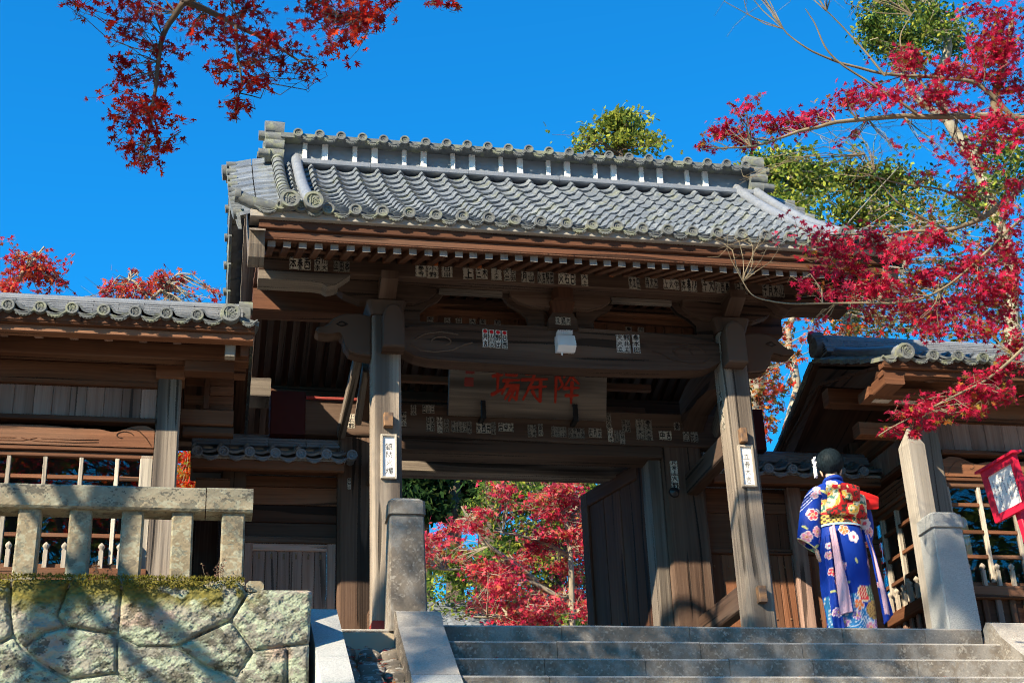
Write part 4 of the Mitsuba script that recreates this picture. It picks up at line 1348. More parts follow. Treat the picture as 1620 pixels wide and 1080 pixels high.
# ------------------------------------------------------------------ things fixed to the gate
# name board with three red brushed characters
t = thing('name_board', 'long grained wooden name board with three brushed red characters hanging under the front beam', 'sign')
A = np.array([2.055, 1.17, 2.262])
ax = np.array([1.0, 0, 0])
ay = nrm((0, -0.20, 0.58))
an = np.cross(ax, ay)
W_, H_ = 1.46, 0.60
mb = MB()
mb.extrude([(0, 0), (W_, 0), (W_, H_), (0, H_)], A, ax, ay, -an * 0.06)
mb.part(t, 'board', 'wood_post')
for cx_, st in BOARD.values():
    for q in strokes(st):
        pts = [((cx_ + (x_ - 50) / 100 * 0.175) * W_, (0.86 - y_ / 100 * 0.62) * H_) for x_, y_ in q]
        m_ = len(pts)
        blobs = []
        for i in range(m_ - 1):
            ra, rb_ = (0.0175 - 0.008 * k_ / max(1, m_ - 1) for k_ in (i, i + 1))
            blobs.append(unary_union([shapely.Point(pts[i]).buffer(ra, quad_segs=3), shapely.Point(pts[i + 1]).buffer(rb_, quad_segs=3)]).convex_hull)
        mb = MB()
        mb.extrude(unary_union(blobs).simplify(0.0008), A - an * 0.006, ax, ay, an * 0.012)
        mb.part(t, 'brush_stroke', 'brush_red')
for x_, y_ in ((0.127, 0.30), (0.122, 0.49)):
    mb = MB()
    mb.extrude(shapely.box(x_ * W_ - 0.035, (1 - y_) * H_ - 0.035, x_ * W_ + 0.035, (1 - y_) * H_ + 0.035).buffer(0.006), A - an * 0.004, ax, ay, an * 0.009)
    mb.part(t, 'seal', 'rust_red_paint')
mb = MB()
mb.extrude(shapely.box(0.845 * W_, 0.86 * H_, 0.865 * W_, 0.94 * H_), A - an * 0.004, ax, ay, an * 0.008)
mb.part(t, 'seal', 'rust_red_paint')
for x in (2.36, 3.21):
    mb = MB()
    mb.box(x - 0.022, x + 0.022, 1.075, 1.105, 2.215, 2.38, 0.004)
    mb.box(x - 0.022, x + 0.022, 1.106, 1.232, 2.215, 2.25, 0.004)
    mb.part(t, 'bracket', 'black_iron')
# two framed plaques on the front posts
for x0, x1, z0, z1, chars, lab in ((1.305, 1.432, 1.23, 1.60, ['chin', 'bou', 'hi', 'shoku'], 'narrow framed white plaque with four brushed characters on the left front post'), (4.295, 4.425, 1.245, 1.61, ['tatsu', 'haru', 'dai', 'kichi'], 'narrow framed white plaque with four brushed characters on the right front post')):
    t = thing('post_plaque', lab, 'plaque', 'white plaques on the front posts')
    pr = Print()
    pr.rect(x0 + 0.014, z0 + 0.014, x1 - 0.014, z1 - 0.014, (0.80, 0.81, 0.82), 0.012, 0.011)
    n = 4
    for i, c in enumerate(chars):
        pr.glyph(c, (x0 + x1) / 2 + 0.004, z1 - 0.10 - i * 0.067, 0.060, INK, 0.0132, 7.5, 2)
    put(t, 'panel', pr.ply((0, 0, 0), (1, 0, 0), (0, 0, 1), (0, -1, 0)))
    mb = MB()
    for a, b, c, d in ((x0, x0 + 0.016, z0, z1), (x1 - 0.016, x1, z0, z1)):
        mb.new_tone().box(a, b, -0.034, -0.001, c, d, 0.002)
    for c, d in ((z0, z0 + 0.016), (z1 - 0.016, z1)):
        mb.new_tone().box(x0 + 0.0165, x1 - 0.0165, -0.032, -0.001, c, d, 0.002)
    mb.part(t, 'frame', 'wood_pale')
    mb = MB()
    mb.box(x0 + 0.004, x1 - 0.004, -0.001, 0.0, z0 + 0.004, z1 - 0.004, 0)
# box lamp on the front beam
t = thing('wall_lamp', 'small white box lamp with a ribbed top fixed to the middle of the front beam', 'lamp')
mb = MB()
mb.extrude([(0.0, 2.54), (-0.085, 2.53), (-0.125, 2.42), (-0.06, 2.385), (0.0, 2.40)], (2.785, 0.028, 0), (0, 1, 0), (0, 0, 1), (0.155, 0, 0))
mb.part(t, 'case', 'lamp_white')
for i in range(8):
    mb = MB()
    mb.box(2.80 + i * 0.0165, 2.809 + i * 0.0165, -0.05, 0.028, 2.54, 2.582, 0)
    mb.part(t, 'rib', 'lamp_white')
mb = MB()
mb.beam((2.83, -0.02, 2.36), (2.83, -0.02, 2.40), 0.012, 0.012, 0)
mb.part(t, 'pull', 'lamp_white')


# ------------------------------------------------------------------ low roofed side walls beside the gate
def side_wall(name, label, x0, x1, rx0, rx1, door):
    t = thing(name, label, 'wall')
    Y = 1.40
    # little roof
    def prof(s):
        return (1.07 + 0.27 * s, 1.815 + 0.14 * s)
    mb = MB()
    mb.extrude([(1.09, 1.78), (1.36, 1.925), (1.44, 1.925), (1.70, 1.78), (1.70, 1.76), (1.09, 1.76)], (rx0, 0, 0), (0, 1, 0), (0, 0, 1), (rx1 - rx0, 0, 0))
    roof = mb.part(t, 'roof', 'eave_plaster')
    n = int((rx1 - rx0) / 0.218)
    p = (rx1 - rx0) / n
    lay_tiles(roof, rx0, n, p, prof, 2)
    eave_row(roof, rx0 + p * 0.25, n - 1 if not door else n, p, 1.055, 1.81, 0.047, bsdf='smooth_tile', drop=0.02)
    for i, (z, h, d) in enumerate(((1.955, .03, .13), (1.985, .03, .115), (2.015, .03, .10))):
        m = int((rx1 - rx0) / 0.27)
        for j in range(m):
            a = rx0 + (rx1 - rx0) * j / m
            mb = MB()
            mb.box(a + 0.003, a + (rx1 - rx0) / m - 0.003, 1.40 - d, 1.40 + d, z, z + h - 0.004, 0.006)
            mb.part(roof, 'ridge_tile', 'smooth_tile')
    v, f = tube([(rx0, 1.40, 2.055), (rx1, 1.40, 2.055)], 0.05, 10)
    put(roof, 'ridge_roll', mikit.ply((v, f), 'smooth_tile', smooth=40))
    mb = MB()
    mb.box(rx0 + 0.01, rx1 - 0.01, 1.085, 1.14, 1.675, 1.758, 0.006)
    mb.part(t, 'fascia', 'wood_red')
    mb = MB()
    mb.box(rx0 + 0.02, rx1 - 0.02, 1.141, 1.38, 1.73, 1.757, 0)
    mb.part(t, 'soffit', 'wood_dark')
    return t, Y


t, Y = side_wall('side_wall', 'plank side wall under a small tiled roof left of the gate with a closed wicket door', 0.08, 1.085, -0.18, 1.13, True)
mb = MB()
mb.box(0.08, 0.30, 1.33, 1.50, 0, 1.73, 0.012)
mb.part(t, 'post', 'wood_gate')
mb = MB()
mb.box(-0.13, 0.16, 1.30, 1.40, 1.40, 1.66, 0.008)
mb.part(t, 'bracket_board', 'wood_red')
mb = MB()
mb.box(-0.18, 0.085, 1.31, 1.43, 1.32, 1.395, 0.02)
mb.part(t, 'bracket_foot', 'wood_dark')
for z0, z1, b in ((1.172, 1.30, 'wood_gate'), (1.305, 1.46, 'wood_dark'), (1.465, 1.625, 'wood_red'), (1.63, 1.728, 'wood_red')):
    mb = MB()
    mb.box(0.301, 1.084, Y, Y + 0.04, z0, z1, 0.004)
    mb.part(t, 'wall_board', b)
mb = MB()
mb.box(0.301, 1.084, Y - 0.035, Y + 0.05, 1.115, 1.17, 0.006)
mb.part(t, 'door_head', 'wood_gate')
mb = MB()
mb.box(0.305, 0.375, Y - 0.02, Y + 0.03, 0, 1.113, 0.005)
mb.box(1.005, 1.08, Y - 0.02, Y + 0.03, 0, 1.113, 0.005)
mb.box(0.376, 1.004, Y - 0.015, Y + 0.02, 1.05, 1.112, 0.005)
door = mb.part(t, 'door', 'wood_grey', 'closed wicket door of weathered grey vertical planks')
mb = MB()
mb.box(0.376, 1.004, Y + 0.0205, Y + 0.03, 0, 1.05, 0)
mb.part(door, 'backing', 'wood_dark')
for i in range(6):
    a = 0.377 + i * 0.1045
    mb = MB()
    mb.box(a + 0.002, a + 0.1025, Y + RNG.uniform(0, 0.006), Y + 0.02, 0.02, 1.049, 0.004)
    mb.part(door, 'plank', 'wood_grey')
    for z in (0.98, 0.12):
        mb = MB()
        mb.box(a + 0.045, a + 0.06, Y - 0.004, Y + 0.001, z, z + 0.045, 0)
        mb.part(door, 'nail', 'rust_iron')

fence = thing('board_fence', 'low grey board fence standing behind the gap beside the left wing', 'fence')
for i in range(13):
    mb = MB()
    mb.box(-1.10 + i * 0.16, -1.10 + i * 0.16 + 0.168, 2.30 + 0.012 * (i % 2), 2.31 + 0.012 * (i % 2), 0, 1.68 + 0.01 * (i % 3), 0.004)
    mb.part(fence, 'board', 'wood_grey')
mb = MB()
mb.box(-1.10, 0.97, 2.3255, 2.37, 1.0, 1.08, 0.004)
mb.part(fence, 'rail', 'wood_grey')

t, Y = side_wall('side_wall', 'plank side wall under a small tiled roof right of the gate, behind the kimono wearer', 4.44, 6.15, 4.46, 6.10, False)
for xa, xb, z0, z1, b in ((4.442, 5.255, 1.49, 1.728, 'wood_red'), (5.40, 6.14, 1.49, 1.728, 'wood_red'), (4.442, 4.95, 1.15, 1.485, 'wood_red'), (4.955, 5.255, 1.15, 1.485, 'wood_dark'), (5.40, 6.14, 1.15, 1.485, 'wood_red')):
    mb = MB()
    mb.box(xa, xb, Y, Y + 0.04, z0, z1, 0.004)
    mb.part(t, 'wall_board', b)
mb = MB()
mb.box(5.26, 5.395, Y - 0.07, Y + 0.08, 0, 1.728, 0.012)
mb.part(t, 'post', 'wood_grey')
mb = MB()
mb.box(4.442, 5.255, Y - 0.03, Y + 0.05, 1.095, 1.146, 0.006)
mb.box(5.40, 6.14, Y - 0.03, Y + 0.05, 1.095, 1.146, 0.006)
mb.part(t, 'rail', 'wood_dark')
for xa, xb in ((4.442, 5.255), (5.40, 6.14)):
    n = int((xb - xa) / 0.125)
    for i in range(n):
        a = xa + (xb - xa) * i / n
        mb = MB()
        mb.box(a + 0.002, a + (xb - xa) / n - 0.002, Y + RNG.uniform(0, 0.005), Y + 0.025, 0, 1.093, 0.004)
        mb.part(t, 'plank', 'wood_red')
        for z in (0.98, 0.50):
            v, f = lathe([(0, 0), (0.011, 0), (0.008, 0.006), (0, 0.008)], 8)
            put(t, 'nail', mikit.ply(moved((v, f), frame((a + 0.06, Y - 0.001, z), (1, 0, 0), (0, 0, 1), (0, -1, 0))), 'rust_iron'))


# ------------------------------------------------------------------ corridor wings left and right
def finial(h):
    """A little square baluster with a jewel finial, standing at the origin."""
    mb = MB()
    mb.beam((0, 0, 0), (0, 0, h * 0.68), 0.034, 0.034, 0.003)
    v1 = (np.array(mb.v), np.array(mb.f))
    v2 = lathe([(0.012, h * .68), (0.014, h * .72), (0.024, h * .80), (0.026, h * .85), (0.018, h * .92), (0.006, h * .98), (0, h)], 10)
    V, F = join([v1, v2])
    uv = np.c_[V[:, 2] + 8 + 16 * random.randrange(40), V[:, 0] + V[:, 1]]
    return mikit.ply((V, F), 'wood_pale', uv=uv)


FIN = [finial(0.205) for _ in range(3)]


class Wall:
    """Local frame along a wing wall: a along the wall, d outwards, z up."""

    def __init__(s, o, ax, n):
        s.o, s.ax, s.n = np.array(o, float), np.array(ax, float), np.array(n, float)

    def p(s, a, d, z):
        return s.o + a * s.ax + d * s.n + np.array([0, 0, z])

    def box(s, mb, a0, a1, d0, d1, z0, z1, ch=0.005):
        d, z = (d0 + d1) / 2, (z0 + z1) / 2
        if a1 - a0 >= z1 - z0:
            mb.beam(s.p(a0, d, z), s.p(a1, d, z), d1 - d0, z1 - z0, ch)
        else:
            mb.beam(s.p((a0 + a1) / 2, d, z0), s.p((a0 + a1) / 2, d, z1), a1 - a0, d1 - d0, ch, up=s.n)
        return mb

    def b(s, t, name, bsdf, *dims, ch=0.005, label=None):
        return s.box(MB(), *dims, ch=ch).part(t, name, bsdf, label)


def window_wall(t, w, L, muntin, boards, dz=0.0, upper=True, flip=False, seed=0):
    """One bay of the wing: slatted dado, sill, balusters, glazed lattice, carved beam, board frieze."""
    r = random.Random(seed)
    z = lambda q: q + dz
    # dado slats
    n = int(L / 0.125)
    w.b(t, 'dado_board', 'wood_dark', 0, L, -0.03, -0.005, z(0.0), z(0.50))
    for i in range(n):
        a = (i + 0.5) * L / n
        w.b(t, 'dado_slat', 'wood_grey' if r.random() < .5 else 'wood_red', a - 0.027, a + 0.027, -0.004, 0.022, z(0.06), z(0.498))
    w.b(t, 'sill', 'wood_red', 0, L, -0.03, 0.075, z(0.50), z(0.605), ch=0.008)
    # window
    win = w.b(t, 'window', 'wood_red', 0, L, -0.035, 0.02, z(1.50), z(1.545))
    w.b(win, 'rail', 'wood_red', 0, L, -0.033, 0.012, z(0.606), z(0.65))
    k = max(1, round(L / muntin))
    for i in range(k + 1):
        a = min(max(i * L / k, 0.022), L - 0.022)
        w.b(win, 'muntin', 'wood_pale', a - 0.0155, a + 0.0155, -0.022, 0.018, z(0.651), z(1.499), ch=0.003)
    for q in (0.86, 1.08, 1.325):
        for i in range(k):
            a0, a1 = i * L / k + 0.0185 + (0.022 if i == 0 else 0), (i + 1) * L / k - 0.0185 - (0.022 if i == k - 1 else 0)
            w.b(win, 'glazing_bar', 'wood_red', a0, a1, -0.02, 0.010, z(q), z(q + 0.032), ch=0.002)
    for i in range(k):
        qs = [0.65, 0.876, 1.096, 1.341, 1.50]
        for q0, q1 in zip(qs[:-1], qs[1:]):
            a0, a1 = i * L / k, (i + 1) * L / k
            til = r.uniform(-0.0008, 0.0008)
            V = np.array([w.p(a0, -0.008 + til, z(q0)), w.p(a1, -0.008 - til, z(q0)), w.p(a1, -0.008 - til, z(q1)), w.p(a0, -0.008 + til, z(q1))])
            put(win, 'pane', mikit.ply((V, np.array([(0, 1, 2, 3)])), 'glass'))
    n = int(L / 0.128)
    for i in range(n):
        a = (i + 0.5) * L / n
        q = w.p(a, 0.045, z(0.605))
        put(t, 'baluster', {**r.choice(FIN), 'to_world': T(frame(q, w.ax, np.cross([0, 0, 1.0], w.ax), [0, 0, 1.0]))})
    w.b(t, 'window_head', 'wood_red', 0, L, -0.04, 0.045, z(1.546), z(1.582))
    # carved beam with wavy top
    a_ = np.linspace(0, L, 60)
    e = np.minimum(a_, L - a_)
    topz = 1.765 - 0.03 * np.clip(e / 0.5, 0, 1) - 0.045 * np.exp(-((e - 0.30) / 0.10) ** 2) - 0.03 * np.exp(-(e / 0.04) ** 2) + 0.008 * np.sin(e * 9)
    mb = MB()
    mb.extrude([(0, z(1.583)), (L, z(1.583))] + [(q, z(v)) for q, v in zip(a_[::-1], topz[::-1])], w.p(0, -0.03, 0), w.ax, (0, 0, 1), w.n * 0.085)
    cb = mb.part(t, 'carved_beam', 'wood_red', 'carved beam with a wavy top above the window')
    ls = []
    for m_ in (0, 1):
        def q3(a, zz):
            return w.p(a if m_ == 0 else L - a, 0.056, z(zz))
        tt = np.linspace(0.2, 4.6, 14)
        ls.append(tube([q3(0.24 - 0.085 * (1 - q / 6.5) * math.cos(q), 1.672 + 0.05 * (1 - q / 6.5) * math.sin(q)) for q in tt], 0.0045, 5))
        ls.append(tube([q3(a, zz) for a, zz in ((0.42, 1.615), (0.6, 1.605), (0.9, 1.61), (1.0, 1.635))], 0.004, 5))
        ls.append(tube([q3(a, zz) for a, zz in ((0.42, 1.635), (0.6, 1.628), (0.85, 1.632))], 0.0035, 5))
        ls.append(tube([q3(a, zz) for a, zz in ((0.02, 1.60), (0.06, 1.66), (0.12, 1.72), (0.18, 1.735))], 0.0045, 5))
    v, f = join([l for l in ls if L > 1.1 or True])
    mb = MB()
    mb.mesh(v, f)
    mb.part(cb, 'carved_line', 'wood_red')
    w.b(t, 'ledge', 'wood_dark', 0, L, -0.03, 0.075, z(1.785), z(1.825))
    n = max(2, int(L / boards))
    cuts = np.linspace(0, L, n + 1)
    cuts[1:-1] += [r.uniform(-0.02, 0.02) for _ in range(n - 1)]
    for a0, a1 in zip(cuts[:-1], cuts[1:]):
        w.b(t, 'frieze_plank', 'wood_grey', a0 + 0.0015, a1 - 0.0015, -0.03, 0.0 + r.uniform(0, 0.006), z(1.826), z(2.098), ch=0.003)
    w.b(t, 'rail', 'wood_red', 0, L, -0.03, 0.05, z(2.10), z(2.14))
    w.b(t, 'head_beam', 'wood_red', 0, L, -0.03, 0.03, z(2.141), z(2.30))


def wing_roof(t, x0, x1, dz, s_end):
    """Gabled corridor roof along x; s_end = +1: the gable at x1 faces the gate, -1: the gable at x0."""
    YR = 0.92
    def prof(s):
        y = -0.45 + 1.34 * s
        return (y, 2.352 + dz + (0.55 if s_end > 0 else 0.58) * (s - 0.10 * s * (1 - s)))
    ss = np.linspace(0, 1, 8)
    fr = [(y, z - 0.03) for y, z in map(prof, ss)] + [(YR, prof(1)[1] - 0.02)]
    full = fr + [(2 * YR - y, z) for y, z in fr[::-1][1:]]
    mb = MB()
    mb.extrude(full + [(y, z - 0.06) for y, z in full[::-1]], (x0 + 0.03, 0, 0), (0, 1, 0), (0, 0, 1), (x1 - x0 - 0.06, 0, 0), swap=True)
    roof = mb.part(t, 'roof', 'wood_dark')
    p = 0.232
    n = int(round((x1 - x0 - 0.25) / p))
    xa = x1 - 0.24 - n * p if s_end > 0 else x0 + 0.24
    lay_tiles(roof, xa, n, p, prof, 7)
    parts = []
    for c in range(n):
        for i in range(7):
            a, b = np.array(prof(i / 7)), np.array(prof((i + 1) / 7))
            d = nrm(b - a)
            V, F, _ = pan_tile_mesh(p, np.linalg.norm(b - a) * 1.1, c + i)
            parts.append(moved((V, F), frame((xa + (c + 1) * p, 2 * YR - a[0], a[1]), (-1, 0, 0), (0, -d[0], d[1]), np.cross((-1, 0, 0), (0, -d[0], d[1])))))
    V, F = join(parts)
    put(roof, 'tiles', mikit.ply((V, F), 'roof_tile', uv=np.zeros((len(V), 2)) + 8), kind='stuff')
    xe = xa - 0.0 if s_end > 0 else xa
    eave_row(roof, xe, n, p, -0.485, 2.352 + dz, 0.050, 'shu', drop=0.015)
    # gable end: corner medallion, side tiles, verge ridge
    xg, s = (x1, 1) if s_end > 0 else (x0, -1)
    v, f = join([medallion(0.078, 0.05, 22), mark('shu', 0.10, -0.004)])
    k = numbered(roof + '__corner_medallion')
    scene[k] = mikit.ply((v + (xg - s * 0.22, -0.50, 2.372 + dz), f), 'eave_tile_clay', smooth=40)
    path = [np.array((xg - s * 0.22, *prof(q))) + [0, 0, 0.04] for q in np.linspace(0, 1.0, 8)]
    v, f = tube(path, 0.06, 10)
    put(roof, 'descending_ridge', mikit.ply((v, f), 'smooth_tile', smooth=50))
    for side in (0, 1):
        for i in range(7):
            a, b = np.array(prof(i / 7)), np.array(prof((i + 1) / 7))
            if side:
                a[0], b[0] = 2 * YR - a[0], 2 * YR - b[0]
            V = np.array([(xg - s * 0.20, a[0], a[1] + 0.03), (xg, a[0], a[1] - 0.02), (xg, b[0], b[1] - 0.035), (xg - s * 0.20, b[0], b[1] + 0.015)])
            V = np.vstack([V, V - [0, 0, 0.04]])
            Fq = np.array([(0, 1, 2, 3), (7, 6, 5, 4), (0, 4, 5, 1), (1, 5, 6, 2), (2, 6, 7, 3), (3, 7, 4, 0)])
            put(roof, 'verge_tile', mikit.ply((V, Fq), 'eave_tile_clay'))
    pv, pf = pendant(0.17, 0.02)
    pv = pv * [s, 1, 1] + (xg - s * 0.165, -0.485, 2.347 + dz)
    put(roof, 'corner_pendant', mikit.ply((pv, pf), 'eave_tile_clay', smooth=40))
    # ridge
    for i in range(7):
        d = 0.17 - 0.014 * i
        m = int((x1 - x0) / 0.42)
        L_ = (x1 - x0 - 0.2) / m
        for j in range(m + 1):
            a, b_ = x0 + 0.1 + L_ * (j - 0.5 * (i % 2)), x0 + 0.1 + L_ * (j + 1 - 0.5 * (i % 2))
            a, b_ = max(a, x0 + 0.1), min(b_, x1 - 0.1)
            if b_ - a < 0.05:
                continue
            mb = MB()
            mb.box(a + 0.0025, b_ - 0.0025, YR - d - random.uniform(0, 0.004), YR + d, prof(1)[1] - 0.01 + i * 0.026, prof(1)[1] - 0.01 + i * 0.026 + 0.020, 0.006)
            mb.part(roof, 'ridge_tile', 'ridge_slate')
        mb = MB()
        mb.box(x0 + 0.1, x1 - 0.1, YR - d + 0.02, YR + d - 0.02, prof(1)[1] - 0.01 + i * 0.026 + 0.018, prof(1)[1] - 0.01 + i * 0.026 + 0.028, 0)
        mb.part(roof, 'bedding', 'black_iron')
    v, f = tube([(x0 + 0.1, YR, prof(1)[1] + 0.19), (x1 - 0.1, YR, prof(1)[1] + 0.19)], 0.045, 10)
    put(roof, 'ridge_roll', mikit.ply((v, f), 'smooth_tile', smooth=50))
    v, f = join([tube([(xg - s * 0.16, YR, prof(1)[1] + 0.10), (xg - s * 0.04, YR, prof(1)[1] + 0.10)], [0.11, 0.10], 14), tube([(xg - s * 0.14, YR, prof(1)[1] + 0.20), (xg - s * 0.02, YR, prof(1)[1] + 0.20)], 0.06, 10)])
    put(roof, 'end_ornament', mikit.ply((v, f), 'eave_tile_clay', smooth=40))
    # eave timber
    mb = MB()
    mb.box(x0 + 0.02, x1 - 0.03, -0.44, -0.36, 2.245 + dz, 2.295 + dz, 0.005)
    mb.part(t, 'fascia', 'wood_red')
    mb = MB()
    mb.box(x0 + 0.03, x1 - 0.04, -0.40, -0.30, 2.190 + dz, 2.244 + dz, 0.005)
    mb.part(t, 'fascia', 'wood_red')
    m = int((x1 - x0) / 0.262)
    for i in range(m):
        x = (x1 - 0.62 - i * 0.262) if s_end > 0 else (x0 + 0.62 + i * 0.262)
        if not x0 + 0.05 < x < x1 - 0.05:
            continue
        P = [(-0.36, 2.2), (-0.36, 2.20 + dz), (YR, 2.57 + dz), (YR, 2.645 + dz), (-0.36, 2.275 + dz)]
        mb = MB()
        mb.extrude(P[1:], (x - 0.03, 0, 0), (0, 1, 0), (0, 0, 1), (0.06, 0, 0))
        mb.part(t, 'rafter', 'wood_grey')
    mb = MB()
    mb.extrude([(-0.38, 2.275 + dz), (YR, 2.648 + dz), (YR, 2.672 + dz), (-0.38, 2.30 + dz)], (x0 + 0.05, 0, 0), (0, 1, 0), (0, 0, 1), (x1 - x0 - 0.1, 0, 0), swap=True)
    mb.extrude([(YR + 0.001, 2.65 + dz), (2.2, 2.33 + dz), (2.2, 2.355 + dz), (YR + 0.001, 2.675 + dz)], (x0 + 0.05, 0, 0), (0, 1, 0), (0, 0, 1), (x1 - x0 - 0.1, 0, 0), swap=True)
    mb.part(t, 'ceiling', 'wood_dark')
    for y, z0, z1 in ((0.02, 2.165, 2.318), (1.85, 2.165, 2.318), (YR, 2.44, 2.60)):
        mb = MB()
        mb.box(x0 + 0.10, x1 - 0.06, y - 0.07, y + 0.07, z0 + dz, z1 + dz, 0.008)
        mb.part(t, 'purlin', 'wood_red')
    # barge boards on the gable
    for side in (0, 1):
        P = [(y, z - 0.09) for y, z in fr if y > -0.35] + [(y, z - 0.27) for y, z in fr[::-1] if y > -0.35]
        if side:
            P = [(2 * YR - y, z) for y, z in P]
        mb = MB()
        mb.extrude(P, (xg - s * 0.10 - 0.03, 0, 0), (0, 1, 0), (0, 0, 1), (0.06, 0, 0))
        mb.part(t, 'bargeboard', 'wood_dark')
    return roof


# left wing
lw = thing('corridor_wing', 'brown timber corridor wing with lattice windows behind the stone balustrade left of the gate', 'building')
mb = MB()
mb.box(-0.45, -0.267, 0.21, 0.395, 0.0, 2.10, 0.012)
mb.part(lw, 'corner_post', 'wood_post', 'pale sunlit corner post at the right end of the left wing')
mb = MB()
mb.box(-0.47, -0.247, 0.195, 0.41, 2.101, 2.30, 0.01)
mb.part(lw, 'capital', 'wood_red')
mb = MB()
mb.box(-0.55, -0.452, 0.25, 0.35, 0.44, 1.46, 0.006)
mb.part(lw, 'window_jamb', 'wood_pale')
for x in (-2.43, -4.4, -5.9):
    mb = MB()
    mb.box(x - 0.09, x + 0.09, 0.21, 0.395, 0.0, 2.30, 0.012)
    mb.part(lw, 'bay_post', 'wood_post')
window_wall(lw, Wall((-2.338, 0.27, 0), (1, 0, 0), (0, -1, 0)), 1.885, 0.27, 0.128, dz=-0.07, seed=1)
window_wall(lw, Wall((-4.308, 0.27, 0), (1, 0, 0), (0, -1, 0)), 1.78, 0.27, 0.128, dz=-0.07, seed=2)
wing_roof(lw, -6.2, 0.31, 0.0, 1)
# end wall of the left wing and the brackets under its gable
WE = Wall((-0.29, 0.41, 0), (0, 1, 0), (1, 0, 0))
for z0, z1 in ((0.02, 0.5), (0.5, 0.98), (0.98, 1.44), (1.44, 1.9), (1.9, 2.3)):
    WE.b(lw, 'wall_board', 'wood_dark', 0.0, 1.07, -0.06, -0.03, z0 + 0.002, z1 - 0.002)
mb = MB()
mb.box(-0.26, 0.155, 0.36, 0.50, 1.78, 1.915, 0.01)
mb.part(lw, 'bracket_arm', 'wood_red')
mb = MB()
mb.box(-0.24, 0.16, 0.38, 0.48, 1.70, 1.779, 0.02)
mb.part(lw, 'bracket_arm', 'wood_dark')
mb = MB()
mb.box(-0.09, -0.045, 0.36, 0.48, 1.916, 2.20, 0.006)
mb.part(lw, 'strut', 'wood_dark')
for i in range(4):
    mb = MB()
    mb.box(-0.24 if i % 2 else -0.04, 0.15, 0.47 + 0.012 * (i % 2), 0.50, 1.92 + i * 0.082, 2.0 + i * 0.082, 0.004)
    mb.part(lw, 'gable_plank', 'wood_red')
mb = MB()
mb.box(-0.245, 0.14, -0.05, 0.09, 2.07, 2.163, 0.006)
mb.part(lw, 'eave_bracket', 'wood_red')
mb = MB()
mb.box(0.06, 0.14, -0.30, -0.22, 2.10, 2.22, 0.006)
mb.part(lw, 'rafter_end', 'wood_pale')
# room behind the glass
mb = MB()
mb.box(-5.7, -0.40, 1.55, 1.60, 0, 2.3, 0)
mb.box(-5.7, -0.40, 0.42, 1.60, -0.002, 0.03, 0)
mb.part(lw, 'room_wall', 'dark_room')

# right wing
rw = thing('corridor_wing', 'brown timber corridor wing with lattice windows on two sides right of the gate', 'building')
XC, YC = 6.10, 0.22
mb = MB()
mb.box(XC - 0.005, XC + 0.175, YC - 0.005, YC + 0.175, 0, 2.31, 0.012)
mb.part(rw, 'corner_post', 'wood_post')
window_wall(rw, Wall((XC + 0.176, YC + 0.06, 0), (1, 0, 0), (0, -1, 0)), 1.9, 0.31, 0.15, dz=-0.10, seed=3)
window_wall(rw, Wall((XC + 0.06, 1.62, 0), (0, -1, 0), (-1, 0, 0)), 1.22, 0.30, 0.14, dz=-0.08, seed=4)
mb = MB()
mb.box(8.25, 8.43, YC - 0.005, YC + 0.175, 0, 2.31, 0.012)
mb.part(rw, 'bay_post', 'wood_post')
mb = MB()
mb.box(XC - 0.005, XC + 0.175, 1.622, 1.80, 0, 2.31, 0.012)
mb.part(rw, 'post', 'wood_gate')
wing_roof(rw, 5.48, 9.6, -0.05, -1)
mb = MB()
mb.box(5.50, 6.16, -0.12, 0.10, 2.07, 2.155, 0.008)
mb.part(rw, 'eave_bracket', 'wood_red')
mb = MB()
mb.box(5.52, 5.70, -0.40, -0.14, 2.06, 2.17, 0.008)
mb.part(rw, 'beam_end', 'wood_red')
mb = MB()
mb.box(5.60, 6.16, 0.36, 0.50, 1.90, 2.02, 0.008)
mb.part(rw, 'bracket_arm', 'wood_red')
mb = MB()
mb.box(5.10, 6.16, 1.52, 1.66, 1.78, 1.98, 0.01)
mb.part(rw, 'bracket_arm', 'wood_red')
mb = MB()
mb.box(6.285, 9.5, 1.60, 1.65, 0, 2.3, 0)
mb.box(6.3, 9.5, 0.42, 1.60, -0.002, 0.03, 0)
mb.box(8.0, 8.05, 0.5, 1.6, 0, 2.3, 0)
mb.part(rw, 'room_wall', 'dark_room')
for x, z in ((5.66, 2.064), (5.9, 2.064)):
    slip(rw + '__eave_bracket', (x, -0.01, z), AXX, np.array([0, -1.0, 0]) * -1, 0.16, 0.075, pick(3), 1, tone=1.5)
# folding lamp seen through the side window
t = thing('paper_lantern', 'small pale paper lantern standing behind the right wing side window', 'lantern')
v, f = lathe([(0, 0.9), (0.09, 0.9), (0.10, 0.92), (0.10, 1.26), (0.09, 1.28), (0, 1.28)], 14)
put(t, 'shade', mikit.ply((v + (6.62, 0.80, 0), f), princ((0.75, 0.62, 0.35), 0.8), smooth=40))
v, f = lathe([(0, 0.03), (0.08, 0.03), (0.02, 0.08), (0.015, 0.9), (0, 0.9)], 10)
put(t, 'stand', mikit.ply((v + (6.62, 0.80, 0), f), 'black_iron', smooth=40))

